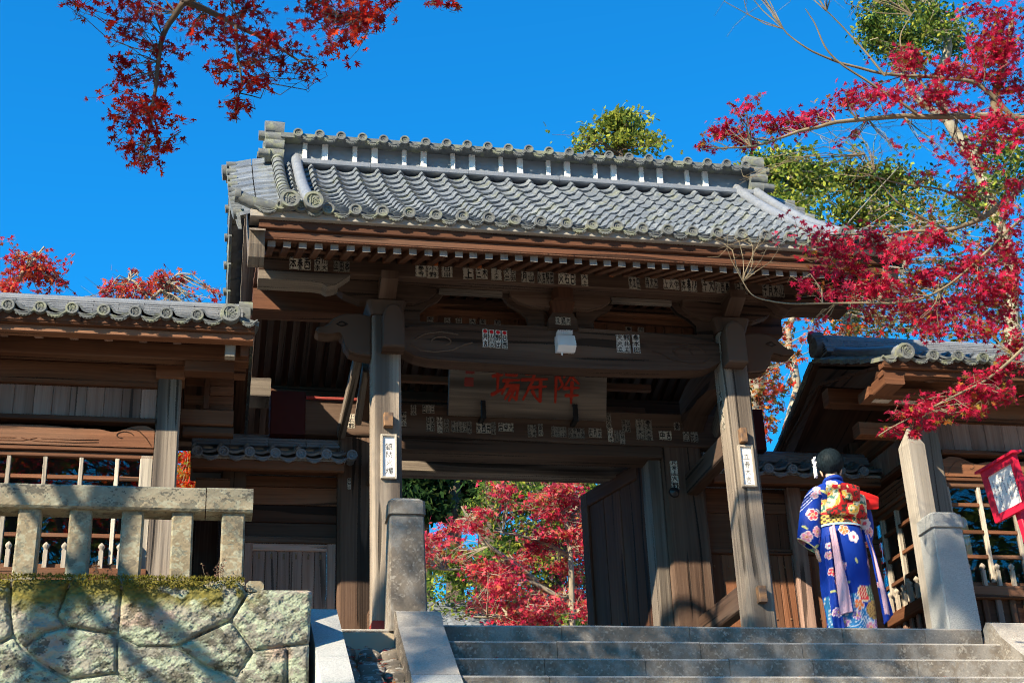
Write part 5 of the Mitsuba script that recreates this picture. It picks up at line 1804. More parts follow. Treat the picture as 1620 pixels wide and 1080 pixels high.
# ------------------------------------------------------------------ pale pointed wooden post and red notice board
t = thing('wooden_post', 'tall pale square wooden post with a pointed top behind the right granite pillar', 'post')
R = np.array([math.cos(0.12), math.sin(0.12), 0])
R2 = np.array([-R[1], R[0], 0])
c = np.array([5.875, -0.005, 0])
mb = MB()
h = 0.080
prof = [(-h, -h), (h, -h), (h, h), (-h, h)]
ring0 = [c + a * R + b * R2 for a, b in prof]
for i in range(4):
    a, b = ring0[i], ring0[(i + 1) % 4]
    mb.face([a, b, b + [0, 0, 1.655], a + [0, 0, 1.655]], [(0, i * .2), (0, i * .2 + .16), (1.6, i * .2 + .16), (1.6, i * .2)])
    mb.face([a + [0, 0, 1.655], b + [0, 0, 1.655], c + [0, 0, 1.85]], [(1.6, i * .2), (1.6, i * .2 + .16), (1.78, i * .2 + .08)])
mb.part(t, '', 'wood_weathered')

t = thing('notice_board', 'red framed notice board with handwritten white paper on a leaning red post', 'sign')
# the board faces left (-x), its plane running in depth
d = nrm((0.09, -0.995, 0.0))            # from the far edge to the near edge
up = nrm((-0.12, 0, 1))
n_ = nrm(np.cross(up, d))
if n_[0] > 0:
    n_ = -n_
A = np.array([6.20, -0.60, 0.79])      # far lower corner
W_, H_ = 0.45, 0.43


def q_(a, b, o=0.0):
    return A + d * a + up * b + n_ * o


def bar(mb, a0, a1, b0, b1, o0, o1):
    P = [(a0, b0), (a1, b0), (a1, b1), (a0, b1)]
    mb.extrude(P, q_(0, 0, o0), d, up, n_ * (o1 - o0))


for dims in ((0, W_, 0, 0.055), (0, W_, H_ - 0.055, H_), (0, 0.055, 0.0555, H_ - 0.0555), (W_ - 0.055, W_, 0.0555, H_ - 0.0555)):
    mb = MB()
    bar(mb, *dims, 0.0, 0.025)
    mb.part(t, 'frame', 'red_paint')
mb = MB()
bar(mb, 0.002, W_ - 0.002, 0.002, H_ - 0.002, -0.02, -0.001)
mb.part(t, 'back', 'red_paint')
mb = MB()
mb.extrude([(-0.04, H_ + 0.001), (W_ + 0.04, H_ + 0.001), (W_ + 0.04, H_ + 0.02), (-0.04, H_ + 0.02)], q_(0, 0, -0.04), d, up, n_ * 0.09)
mb.part(t, 'cap', 'red_paint')
pr = Print()
pr.rect(0.054, 0.054, W_ - 0.054, H_ - 0.054, (0.72, 0.74, 0.74), 0.003, 0.002)
rs2 = random.Random(8)
for c_ in range(7):
    x = 0.09 + c_ * 0.045
    for k in range(rs2.randint(5, 9)):
        pr.glyph(rs2.choice(NAMES), x, H_ - 0.12 - k * 0.024 - (0.05 if c_ % 3 == 1 else 0), 0.019, (0.06, 0.07, 0.16) if rs2.random() < .8 else (0.35, 0.05, 0.08), 0.0042, 9, 1)
# mirrored axis so that the writing reads from the front
put(t, 'paper', pr.ply(q_(W_, 0, 0.0), -d, up, n_) if np.cross(d, up) @ n_ < 0 else pr.ply(q_(0, 0, 0.0), d, up, n_))
foot = q_(W_ * 0.52, 0, -0.058)
mb = MB()
mb.beam(foot - up * 1.2, foot + up * H_ * 0.9, 0.065, 0.06, 0.005, up=n_)
mb.part(t, 'post', 'red_paint')


# ------------------------------------------------------------------ the woman in a kimono, seen from behind
person = thing('person', 'woman in a blue flowered kimono and red and gold sash, seen from behind', 'person')
PX, PY = 5.115, 0.02
BLUE = np.array((0.004, 0.036, 0.31))


def rings_mesh(rings, n=120):
    """rings: (cx, cy, z, rx, ry, power); returns vertices (k, n, 3) lofted with smoothing, uv in metres round and up."""
    rings = np.array(rings, float)
    zz = np.linspace(0, 1, len(rings))
    m = 190
    from scipy.interpolate import PchipInterpolator
    R_ = PchipInterpolator(zz, rings)(np.linspace(0, 1, m))
    an = np.arange(n) / n * 2 * np.pi
    V = []
    for cx_, cy_, z, rx, ry, pw in R_:
        c, s_ = np.cos(an), np.sin(an)
        V.append(np.c_[cx_ + rx * np.sign(c) * np.abs(c) ** pw, cy_ + ry * np.sign(s_) * np.abs(s_) ** pw, np.full(n, z)])
    return np.array(V)


def grid_faces(m, n, wrap=True):
    F = []
    I = np.arange(m * n).reshape(m, n)
    J = np.roll(I, -1, 1) if wrap else I[:, 1:]
    A = I if wrap else I[:, :-1]
    return np.stack([A[:-1], J[:-1], J[1:], A[1:]], -1).reshape(-1, 4)


FL = []      # the woven flowers: x, z, radius, kind


def paint(x, z, C, flowers):
    for fx, fz, r, kind in flowers:
        dx_, dz_ = x - fx, z - fz
        rad = np.hypot(dx_, dz_)
        th = np.arctan2(dx_, dz_) + fx * 7
        if kind in ('pink', 'red', 'white', 'orange', 'violet'):
            pet = r * (0.80 + 0.20 * np.abs(np.cos(2.5 * th)) ** 0.6)
            base = dict(pink=(0.80, 0.28, 0.40), red=(0.72, 0.06, 0.10), white=(0.72, 0.68, 0.74), orange=(0.82, 0.20, 0.07), violet=(0.45, 0.18, 0.45))[kind]
            ins = rad < pet
            rim = ins & (rad > pet * 0.86)
            C[ins] = base
            C[ins & (rad > 0.45 * r) & (np.abs(np.sin(2.5 * th)) > 0.93)] = (0.75, 0.62, 0.62)
            C[rim] = (0.85, 0.70, 0.70)
            C[rad < 0.30 * r] = (0.80, 0.62, 0.30) if kind != 'white' else (0.62, 0.10, 0.22)
            C[rad < 0.14 * r] = (0.70, 0.10, 0.12)
        elif kind == 'leaf':
            ins = (np.abs(dx_ * math.cos(fx * 50) + dz_ * math.sin(fx * 50)) < r * 0.32 * np.clip(1 - (np.abs(-dx_ * math.sin(fx * 50) + dz_ * math.cos(fx * 50)) / r) ** 2, 0, 1))
            C[ins] = (0.55, 0.62, 0.72) if (int(fz * 100) % 2) else (0.55, 0.58, 0.22)
        elif kind == 'ball':
            C[rad < r] = (0.60, 0.05, 0.06)
            C[(rad < r) & (np.sin(dx_ * 260) * np.sin(dz_ * 210) > 0.25)] = (0.75, 0.62, 0.42)
            C[(rad < r) & (rad > r * 0.9)] = (0.7, 0.6, 0.4)
        elif kind == 'green':
            C[rad < r] = (0.10, 0.17, 0.10)
            C[(rad < r) & (np.sin(dx_ * 300 + np.sin(dz_ * 160) * 2) > 0.75)] = (0.45, 0.48, 0.35)
        elif kind == 'gold':
            C[rad < r] = (0.40, 0.24, 0.08)
            C[(rad < r) & (np.sin(rad * 330) > 0.6)] = (0.16, 0.09, 0.05)
        elif kind == 'crane':
            C[(np.hypot(dx_, dz_ * 1.8) < r) & (np.sin(dx_ * 200 + dz_ * 90) > -0.2)] = (0.7, 0.7, 0.72)
    return C


rb = [  # body of the kimono
    (PX + 0.010, PY, 0.00, 0.198, 0.155, 0.92),
    (PX + 0.008, PY, 0.06, 0.200, 0.155, 0.92),
    (PX + 0.004, PY, 0.25, 0.203, 0.158, 0.92),
    (PX, PY, 0.50, 0.205, 0.165, 0.92),
    (PX, PY, 0.72, 0.202, 0.165, 0.92),
    (PX, PY, 0.88, 0.185, 0.150, 0.95),
    (PX, PY, 1.00, 0.172, 0.135, 0.95),
    (PX, PY, 1.12, 0.185, 0.135, 0.95),
    (PX, PY - 0.005, 1.20, 0.200, 0.128, 0.95),
    (PX + 0.002, PY - 0.005, 1.25, 0.182, 0.112, 1.0),
    (PX + 0.004, PY - 0.002, 1.285, 0.140, 0.092, 1.0),
    (PX + 0.006, PY + 0.005, 1.312, 0.088, 0.075, 1.0),
    (PX + 0.008, PY + 0.008, 1.332, 0.066, 0.066, 1.0)]
VB_ = rings_mesh(rb, 160)
m_, n_k = VB_.shape[:2]
an = np.arange(n_k) / n_k * 2 * np.pi
zz = VB_[:, :, 2]
fold = 0.012 * np.sin(an * 7 + 0.6)[None] * np.clip((0.55 - zz) / 0.5, 0, 1) + 0.006 * np.sin(an * 3 + zz * 14) * np.clip((0.9 - zz) / 0.5, 0, 1)
VB_[:, :, 0] += fold * np.cos(an)[None]
VB_[:, :, 1] += fold * np.sin(an)[None]
V = VB_.reshape(-1, 3)
C = np.tile(BLUE, (len(V), 1))
bk = V[:, 1] < PY + 0.03
C2 = C.copy()
wave = (V[:, 2] < 0.40 - 0.55 * (V[:, 0] - 4.93) + 0.04 * np.sin(V[:, 0] * 30)) & (V[:, 2] < 0.33)
C2[wave] = (0.035, 0.22, 0.50)
ww = wave & (np.sin((V[:, 2] - 0.5 * V[:, 0] + 0.03 * np.sin(V[:, 0] * 25)) * 210) > 0.82)
C2[ww] = (0.60, 0.68, 0.75)
back_fl = [(5.09, 0.86, 0.045, 'orange'), (5.165, 0.80, 0.05, 'white'), (5.20, 0.955, 0.042, 'pink'), (5.315, 0.60, 0.045, 'pink'), (5.16, 0.60, 0.03, 'leaf'), (5.28, 0.90, 0.03, 'leaf'), (5.03, 0.55, 0.038, 'pink'),
           (5.19, 0.33, 0.065, 'ball'), (5.29, 0.34, 0.075, 'green'), (5.13, 0.24, 0.05, 'orange'), (5.10, 0.15, 0.042, 'violet'), (5.27, 0.20, 0.075, 'gold'), (5.22, 0.06, 0.055, 'pink'), (5.29, 0.09, 0.045, 'violet'),
           (5.00, 0.10, 0.04, 'violet'), (5.33, 0.46, 0.035, 'red'), (5.18, 0.12, 0.05, 'crane'), (4.98, 0.70, 0.045, 'pink'), (5.05, 0.42, 0.03, 'leaf'), (5.07, 1.27, 0.05, 'pink'), (4.98, 1.20, 0.035, 'leaf')]
C2 = paint(V[:, 0], V[:, 2], C2, back_fl)
C3 = paint(V[:, 0], V[:, 2], C.copy(), [(5.05 + 0.13 * i, 0.25 + 0.23 * j + 0.08 * (i % 2), 0.05, ['pink', 'red', 'white', 'orange'][(i + j) % 4]) for i in range(3) for j in range(5)])
C = np.where(bk[:, None], C2, C3)
put(person, 'kimono', mikit.ply((V, grid_faces(m_, n_k)), 'silk', smooth=True, color=C), 'deep blue kimono with pink and orange flowers')

# under-collar and white collar at the nape
v, f = tube([(PX + 0.008 + 0.071 * math.cos(a), PY + 0.010 + 0.069 * math.sin(a) - 0.004, 1.329 - 0.020 * math.sin(a)) for a in np.linspace(math.radians(-230), math.radians(50), 22)], 0.017, 8)
C = np.tile((0.012, 0.05, 0.33), (len(v), 1))
put(person, 'collar', mikit.ply((v, f), 'silk', smooth=True, color=C))


def sheet(grid, th, C=None, C_back=None):
    """A cloth sheet from a grid (m, n, 3) given thickness."""
    m, n = grid.shape[:2]
    du, dv = np.gradient(grid, axis=0), np.gradient(grid, axis=1)
    nn = np.cross(du, dv)
    nn /= np.linalg.norm(nn, axis=2, keepdims=True) + 1e-9
    A, B = grid + nn * th / 2, grid - nn * th / 2
    F = grid_faces(m, n, False)
    N = m * n
    I = np.arange(N).reshape(m, n)
    border = np.r_[I[0, :], I[1:, -1], I[-1, -2::-1], I[-2:0:-1, 0]]
    S = np.stack([border, np.roll(border, -1), np.roll(border, -1) + N, border + N], -1)
    return np.vstack([A.reshape(-1, 3), B.reshape(-1, 3)]), np.vstack([F[:, ::-1], F + N, S]), N


def sleeve(s, name, label, flowers, sh, cuff_top, cuff_bot, inner_top):
    """A sleeve as a tapering flattened tube from shoulder to cuff."""
    pass


# arms: the upper sleeves as lofted tubes, bent forward at the elbow
def tube_rings(path, rad, n=64, m=90):
    from scipy.interpolate import PchipInterpolator
    path, rad = np.array(path, float), np.array(rad, float)
    t = np.linspace(0, 1, len(path))
    P = PchipInterpolator(t, path)(np.linspace(0, 1, m))
    R_ = PchipInterpolator(t, rad)(np.linspace(0, 1, m))
    d = np.gradient(P, axis=0)
    d /= np.linalg.norm(d, axis=1, keepdims=True)
    an = np.arange(n) / n * 2 * np.pi
    out = []
    for p, q, (ra, rb_) in zip(P, d, R_):
        a = nrm(np.cross(q, [0, 1.0, 0.2]))
        b = np.cross(q, a)
        out.append(p + ra * np.cos(an)[:, None] * a + rb_ * np.sin(an)[:, None] * b)
    return np.array(out)


# left arm hangs down, hand in front of the thigh; the sleeve widens to the cuff
LA = [(PX - 0.13, PY - 0.005, 1.225), (PX - 0.185, PY - 0.01, 1.15), (PX - 0.235, PY - 0.01, 1.05), (PX - 0.262, PY - 0.005, 0.90), (PX - 0.285, PY + 0.01, 0.76)]
G = tube_rings(LA, [(0.065, 0.075), (0.085, 0.085), (0.085, 0.09), (0.092, 0.085), (0.088, 0.06)])
G[-30:, :, 2] += np.linspace(0, 1, 30)[:, None] * (G[-30:, :, 0] - (PX - 0.285)) * -0.55
V = G.reshape(-1, 3)
C = paint(V[:, 0], V[:, 2], np.tile(BLUE, (len(V), 1)), [(4.90, 1.17, 0.032, 'pink'), (4.86, 1.00, 0.052, 'red'), (4.80, 0.82, 0.048, 'pink'), (4.89, 0.86, 0.048, 'pink'), (4.93, 0.79, 0.03, 'pink'), (4.92, 1.03, 0.035, 'leaf'), (4.83, 1.03, 0.03, 'leaf'), (4.79, 0.90, 0.03, 'leaf'), (4.88, 0.745, 0.035, 'leaf'), (4.95, 1.22, 0.045, 'pink'), (5.0, 1.12, 0.05, 'pink')])
st = (np.abs(V[:, 2] - 1.25 - 0.9 * (V[:, 0] - 4.95)) < 0.06) & (np.sin((V[:, 2] - 0.9 * V[:, 0]) * 260) > 0.72)
C[st] = (0.65, 0.66, 0.72)
cuff = np.repeat(np.arange(90), 64) > 87
C[cuff] = (0.72, 0.62, 0.30)
put(person, 'sleeve', mikit.ply((V, grid_faces(90, 64)), 'silk', smooth=True, color=C))
# right arm bent forward in front of the body
RA = [(PX + 0.13, PY - 0.005, 1.225), (PX + 0.19, PY, 1.15), (PX + 0.235, PY + 0.01, 1.06), (PX + 0.252, PY + 0.04, 0.92), (PX + 0.24, PY + 0.10, 0.82)]
G = tube_rings(RA, [(0.065, 0.075), (0.075, 0.08), (0.072, 0.085), (0.07, 0.085), (0.065, 0.065)])
V = G.reshape(-1, 3)
C = paint(V[:, 0], V[:, 2], np.tile(BLUE, (len(V), 1)), [(5.36, 0.78, 0.042, 'red'), (5.33, 0.95, 0.05, 'white'), (5.37, 0.88, 0.04, 'pink'), (5.30, 1.15, 0.05, 'pink'), (5.34, 1.05, 0.03, 'leaf')])
put(person, 'sleeve', mikit.ply((V, grid_faces(90, 64)), 'silk', smooth=True, color=C))


# the long hanging sleeve bags with their pale lining
def hanging(path_a, path_b, name, label, fl, lining_side):
    a, b = np.array(path_a, float), np.array(path_b, float)
    from scipy.interpolate import PchipInterpolator
    m, n = 90, 26
    A = PchipInterpolator(np.linspace(0, 1, len(a)), a)(np.linspace(0, 1, m))
    B = PchipInterpolator(np.linspace(0, 1, len(b)), b)(np.linspace(0, 1, m))
    u = np.linspace(0, 1, n)[None, :, None]
    Gd = A[:, None] * (1 - u) + B[:, None] * u
    Gd[:, :, 1] -= 0.018 * np.sin(u[..., 0] * math.pi) + 0.008 * np.sin(u[..., 0] * 9 + np.linspace(0, 5, m)[:, None])
    V, F, N = sheet(Gd, 0.012)
    C = paint(V[:, 0], V[:, 2], np.tile(BLUE, (len(V), 1)), fl)
    uu = np.tile(np.linspace(0, 1, n), m)
    uu = np.r_[uu, uu]
    lin = lining_side(uu, V)
    C[lin] = (0.58, 0.38, 0.48)
    put(person, name, mikit.ply((V, F), 'silk', smooth=35, color=None) if False else mikit.ply((V, F), 'silk', smooth=True, color=C), label)


hanging([(PX - 0.150, PY - 0.155, 0.87), (PX - 0.155, PY - 0.165, 0.62), (PX - 0.160, PY - 0.165, 0.36), (PX - 0.150, PY - 0.16, 0.15)],
        [(PX - 0.120, PY - 0.175, 0.89), (PX - 0.100, PY - 0.19, 0.62), (PX - 0.065, PY - 0.19, 0.36), (PX - 0.060, PY - 0.18, 0.17)],
        'sleeve_bag', 'long left sleeve hanging with its pale pink lining turned out', [], lambda u, V: (u < 0.93))
hanging([(PX - 0.205, PY - 0.10, 0.80), (PX - 0.215, PY - 0.12, 0.55), (PX - 0.215, PY - 0.12, 0.30), (PX - 0.205, PY - 0.12, 0.02)],
        [(PX - 0.150, PY - 0.13, 0.82), (PX - 0.158, PY - 0.15, 0.55), (PX - 0.150, PY - 0.15, 0.30), (PX - 0.135, PY - 0.15, 0.04)],
        'sleeve_fall', None, [(4.93, 0.64, 0.035, 'pink'), (4.94, 0.50, 0.038, 'red'), (4.93, 0.34, 0.03, 'leaf'), (4.94, 0.17, 0.04, 'violet'), (4.94, 0.72, 0.03, 'white'), (4.96, 0.42, 0.02, 'pink')], lambda u, V: u > 2)
hanging([(PX + 0.165, PY - 0.13, 0.82), (PX + 0.185, PY - 0.15, 0.58), (PX + 0.205, PY - 0.15, 0.33), (PX + 0.215, PY - 0.14, 0.08)],
        [(PX + 0.215, PY - 0.09, 0.84), (PX + 0.245, PY - 0.11, 0.60), (PX + 0.285, PY - 0.11, 0.37), (PX + 0.315, PY - 0.10, 0.17)],
        'sleeve_bag', 'long right sleeve flaring outwards with a strip of pale lining', [(5.33, 0.40, 0.025, 'pink')], lambda u, V: (u > 0.18) & (u < 0.62) & (V[:, 2] > 0.16))
# obi band and knot
ob = rings_mesh([(PX, PY, 0.905, 0.190, 0.156, 0.92), (PX, PY, 0.95, 0.190, 0.155, 0.92), (PX, PY, 1.05, 0.188, 0.150, 0.92), (PX, PY, 1.13, 0.192, 0.150, 0.92)], 140)
V = ob.reshape(-1, 3)


def obi_col(x, z, seed=0.0):
    C = np.tile((0.50, 0.018, 0.022), (len(x), 1))
    q = meshkit.noise(np.stack([x * 20 + seed, z * 20, x * 0], -1))
    q2 = meshkit.noise(np.stack([x * 60 + seed, z * 60, x * 0 + 3], -1))
    C[q > 0.52] = (0.58, 0.36, 0.07)
    C[q > 0.66] = (0.62, 0.56, 0.40)
    C[(q > 0.60) & (q2 > 0.66)] = (0.06, 0.18, 0.14)
    C[(q < 0.30) & (q2 > 0.5)] = (0.05, 0.04, 0.03)
    C[(np.abs(q - 0.52) < 0.02)] = (0.70, 0.60, 0.30)
    return C


C = obi_col(V[:, 0], V[:, 2])
low_ = V[:, 2] < 1.0
gold = low_ & (np.sin(V[:, 0] * 160) * np.sin(V[:, 2] * 170 + 1) > -0.1) & (V[:, 0] < PX - 0.02)
C[gold] = (0.55, 0.38, 0.10)
C[low_ & ~gold & (V[:, 0] < PX - 0.02)] = (0.08, 0.05, 0.03)
C[np.abs(V[:, 2] - 0.915) < 0.008] = (0.30, 0.50, 0.62)
put(person, 'sash', mikit.ply((V, grid_faces(190, 140)), 'silk', smooth=True, color=C), 'red and gold brocade sash')


def fold_sheet(pts, name, seed, bulge=0.05, th=0.022):
    """A padded fold spanned by a 4-corner patch, bulging to the back."""
    a, b, c, d_ = (np.array(q, float) for q in pts)
    m = n = 34
    u, w = np.meshgrid(np.linspace(0, 1, m), np.linspace(0, 1, n), indexing='ij')
    Gd = a * ((1 - u) * (1 - w))[..., None] + b * (u * (1 - w))[..., None] + c * (u * w)[..., None] + d_ * ((1 - u) * w)[..., None]
    Gd[..., 1] -= bulge * (np.sin(u * math.pi) * np.sin(w * math.pi)) ** 0.6 + 0.006 * np.sin(u * 12 + seed) * np.sin(w * math.pi)
    V, F, N = sheet(Gd, th)
    C = obi_col(V[:, 0], V[:, 2] + 0.3 * seed, seed)
    if name == 'sash_wing':
        C[:] = (0.55, 0.015, 0.015)
    put(person, name, mikit.ply((V, F), 'silk', smooth=True, color=C))


B_ = PY - 0.15
fold_sheet([(PX - 0.11, B_ - 0.005, 1.225), (PX - 0.155, B_, 0.985), (PX + 0.03, B_ - 0.03, 0.985), (PX + 0.02, B_ - 0.03, 1.235)], 'sash_fold', 1.3, 0.06)
fold_sheet([(PX + 0.02, B_ - 0.03, 1.215), (PX - 0.02, B_ - 0.03, 0.99), (PX + 0.185, B_, 0.955), (PX + 0.20, B_ + 0.01, 1.15)], 'sash_fold', 4.1, 0.07)
fold_sheet([(PX - 0.04, B_ - 0.09, 1.225), (PX - 0.03, B_ - 0.09, 1.10), (PX + 0.10, B_ - 0.09, 1.08), (PX + 0.12, B_ - 0.08, 1.20)], 'sash_knot', 7.7, 0.05)
fold_sheet([(PX + 0.16, B_ + 0.02, 1.205), (PX + 0.17, B_ + 0.02, 1.05), (PX + 0.325, B_ + 0.05, 1.06), (PX + 0.345, B_ + 0.06, 1.165)], 'sash_wing', 12.5, 0.02)
fold_sheet([(PX - 0.11, B_ + 0.03, 1.245), (PX - 0.14, B_ + 0.0, 1.16), (PX + 0.02, B_ - 0.02, 1.15), (PX + 0.04, B_ + 0.02, 1.25)], 'sash_fold', 17.5, 0.03)

# head, neck, ears, face
skin = princ((0.62, 0.40, 0.30), 0.55, 0.3)
scene['skin'] = skin
scene['hair'] = princ(mikit.proc(lambda p, n, uv: mix((0.003, 0.006, 0.009), (0.014, 0.024, 0.032), noise(p.x * 260, p.y * 60, p.z * 40))), 0.55, 0.06)
HC = np.array([PX + 0.015, PY + 0.03, 1.472])
ico = trimesh.creation.icosphere(subdivisions=4)
v = np.array(ico.vertices)


def head_pts(v):
    w = v * [0.074, 0.092, 0.108]
    lowm = np.clip(-v[:, 2], 0, 1)
    w[:, 0] *= 1 - 0.30 * lowm ** 1.5
    w[:, 1] = np.where(v[:, 1] < 0, w[:, 1] * (1 - 0.35 * lowm), w[:, 1])          # nape goes in, chin stays
    f_ = np.clip(v[:, 1], 0, 1)
    w[:, 1] -= 0.008 * f_ * np.exp(-((v[:, 2] - 0.05) / 0.15) ** 2) * np.exp(-((np.abs(v[:, 0]) - 0.42) / 0.16) ** 2)   # eye sockets
    w[:, 1] += 0.022 * f_ * np.exp(-((v[:, 2] + 0.22) / 0.16) ** 2) * np.exp(-(v[:, 0] / 0.12) ** 2)                    # nose
    w[:, 1] += 0.006 * f_ * np.exp(-((v[:, 2] + 0.52) / 0.06) ** 2) * np.exp(-(v[:, 0] / 0.25) ** 2)                    # lips
    w[:, 1] += 0.008 * f_ * np.exp(-((v[:, 2] + 0.85) / 0.12) ** 2) * np.exp(-(v[:, 0] / 0.3) ** 2)                     # chin
    return w


ang = -0.35        # her face turns a little to the right
Rz = np.array([[math.cos(ang), -math.sin(ang), 0], [math.sin(ang), math.cos(ang), 0], [0, 0, 1]])
hv = head_pts(v) @ Rz.T + HC
nk, nf = tube([(PX + 0.008, PY + 0.012, 1.27), (PX + 0.010, PY + 0.014, 1.34), (PX + 0.013, PY + 0.024, 1.42)], [0.062, 0.050, 0.050], 20)
put(person, 'head', mikit.ply(join([(hv, np.array(ico.faces)), (nk, nf)]), 'skin', smooth=True))
for s in (-1, 1):
    e = trimesh.creation.icosphere(subdivisions=2)
    ev = np.array(e.vertices) * [0.009, 0.019, 0.031]
    ev[:, 0] += s * 0.006 * np.sin(ev[:, 2] * 60)
    ev = (ev + [s * 0.080, -0.010, -0.058]) @ Rz.T + HC
    put(person, 'ear', mikit.ply((ev, np.array(e.faces)), 'skin', smooth=True))
    e = trimesh.creation.icosphere(subdivisions=2)
    ev = np.array(e.vertices) * [0.013, 0.006, 0.006]
    put(person, 'eye', mikit.ply((((ev + [s * 0.030, 0.082, 0.006]) @ Rz.T) + HC, np.array(e.faces)), 'hair', smooth=True))
lv, lf = tube([(-0.02, 0.083, -0.056), (0, 0.090, -0.055), (0.02, 0.083, -0.056)], [0.003, 0.006, 0.003], 8)
put(person, 'mouth', mikit.ply((lv @ Rz.T + HC, lf), 'rust_red_paint', smooth=True))
# hair: a rounded short style, full at the crown and cut in at the nape
w = v.copy()
hp = v * [0.114, 0.122, 0.128]
hp[:, 2] += 0.022
hp[:, 1] -= 0.016
lowm = np.clip(-v[:, 2], 0, 1)
hp[:, 0] *= 1 - 0.48 * lowm ** 2
hp[:, 1] = np.where(v[:, 1] < 0, hp[:, 1] * (1 - 0.30 * lowm ** 2), hp[:, 1])
strand = 0.0018 * np.sin(np.arctan2(v[:, 0], v[:, 1]) * 38 + v[:, 2] * 5) + 0.002 * (meshkit.fbm(v * 3, 3) - 0.5)
hp *= (1 + strand / 0.1)[:, None]
front = np.clip((v[:, 1] - 0.35) / 0.3, 0, 1) * np.clip((0.45 - v[:, 2]) / 0.3, 0, 1)
hp = hp * (1 - 0.42 * front[:, None])
hp[:, 2] = np.maximum(hp[:, 2], -0.086 + 0.035 * np.abs(v[:, 0]))
put(person, 'hair', mikit.ply((hp @ Rz.T + HC, np.array(ico.faces)), 'hair', smooth=True), 'short rounded blue-black hair')
# white blossom hair ornament with falling strands at the left
pet = []
rr2 = np.random.default_rng(4)
for k in range(9):
    c = np.array([-0.118, -0.012 + rr2.uniform(-0.03, 0.03), 0.035 + rr2.uniform(-0.035, 0.04)])
    for j in range(5):
        a = j * 1.2566 + k
        dv = np.array([-0.25, math.cos(a), math.sin(a)]) * 0.013
        e = trimesh.creation.icosphere(subdivisions=1)
        pet.append(((np.array(e.vertices) * [0.008, 0.011, 0.011] + c + dv + [rr2.uniform(-0.02, 0.006), 0, 0]), np.array(e.faces)))
for k in range(7):
    y = -0.035 + k * 0.011
    for j in range(5):
        e = trimesh.creation.icosphere(subdivisions=1)
        pet.append((np.array(e.vertices) * [0.006, 0.007, 0.009] + [-0.122 - 0.008 * (k % 3), y, -0.01 - j * 0.017], np.array(e.faces)))
hv, hf = join(pet)
put(person, 'hair_ornament', mikit.ply((hv @ Rz.T + HC, hf), princ((0.72, 0.76, 0.86), 0.5), smooth=True), 'white and pale blue blossom hair ornament')


# hands
def capsule_chain(pts, rads):
    out = None
    for a, b, ra, rb_ in zip(pts[:-1], pts[1:], rads[:-1], rads[1:]):
        h = Manifold.hull_points(np.vstack([np.array(trimesh.creation.icosphere(subdivisions=2).vertices) * ra + a, np.array(trimesh.creation.icosphere(subdivisions=2).vertices) * rb_ + b]))
        out = h if out is None else out + h
    return out


def hand(wrist, down, fwd, out, name):
    wrist, down, fwd, out = (np.array(q, float) for q in (wrist, nrm(down), nrm(fwd), nrm(out)))
    P = lambda a, b, c: wrist + down * a + fwd * b + out * c
    M = capsule_chain([P(-0.09, 0, 0), P(0, 0, 0)], [0.026, 0.022])
    for b, L_ in ((-0.027, 0.058), (-0.009, 0.070), (0.009, 0.075), (0.027, 0.066)):
        base = P(0.075, b, 0)
        M = M + capsule_chain([P(0.005, b * 0.5, 0), base], [0.016, 0.011])
        M = M + capsule_chain([base, P(0.075 + L_ * 0.45, b * 1.05, -0.006), P(0.075 + L_ * 0.75, b * 1.05, -0.018), P(0.075 + L_ * 0.95, b * 1.05, -0.032)], [0.0095, 0.0085, 0.0075, 0.0062])
    M = M + capsule_chain([P(0.015, 0.018, -0.004), P(0.045, 0.042, -0.010), P(0.068, 0.050, -0.018), P(0.088, 0.050, -0.024)], [0.014, 0.011, 0.0095, 0.0075])
    M = M.refine_to_length(0.006)
    q = M.to_mesh()
    tm = trimesh.Trimesh(q.vert_properties[:, :3], q.tri_verts)
    trimesh.smoothing.filter_taubin(tm, iterations=8)
    put(person, name, mikit.ply(tm, 'skin', smooth=True))


hand((PX - 0.225, PY - 0.005, 0.735), (0.25, 0.15, -1), (0.2, 0.9, 0.1), (-1, 0, 0), 'hand')
hand((PX + 0.20, PY + 0.14, 0.80), (-0.7, 0.6, -0.35), (0.1, 0.5, 0.6), (0.6, 0.6, 0), 'hand')
# white split-toed socks and sandals
for s in (-1, 1):
    v, f = rock((PX + s * 0.07, PY + 0.06, 0.045), (0.042, 0.12, 0.035), 3, 2, 0.05)
    put(person, 'sock', mikit.ply((v, f), 'white_paint', smooth=True))
    mb = MB()
    mb.box(PX + s * 0.07 - 0.042, PX + s * 0.07 + 0.042, PY - 0.07, PY + 0.19, 0.0, 0.028, 0.008)
    mb.part(person, 'sandal', 'red_paint')


# ------------------------------------------------------------------ trees
def star(lobes, notch, tipw=0.0):
    """Flat maple leaf in the xy plane: fan around the base, unit size along +y."""
    out = []
    for i, (a, r) in enumerate(lobes):
        t = math.radians(a)
        out.append((r * math.sin(t), r * math.cos(t)))
        if i < len(lobes) - 1:
            t2 = math.radians((a + lobes[i + 1][0]) / 2)
            out.append((notch * math.sin(t2), notch * math.cos(t2)))
    V = np.array([(0, 0, 0.0)] + [(x, y, -0.10 * (x * x + y * y)) for x, y in out])
    F = np.array([(0, i + 1, i) for i in range(1, len(out))])
    return V, F


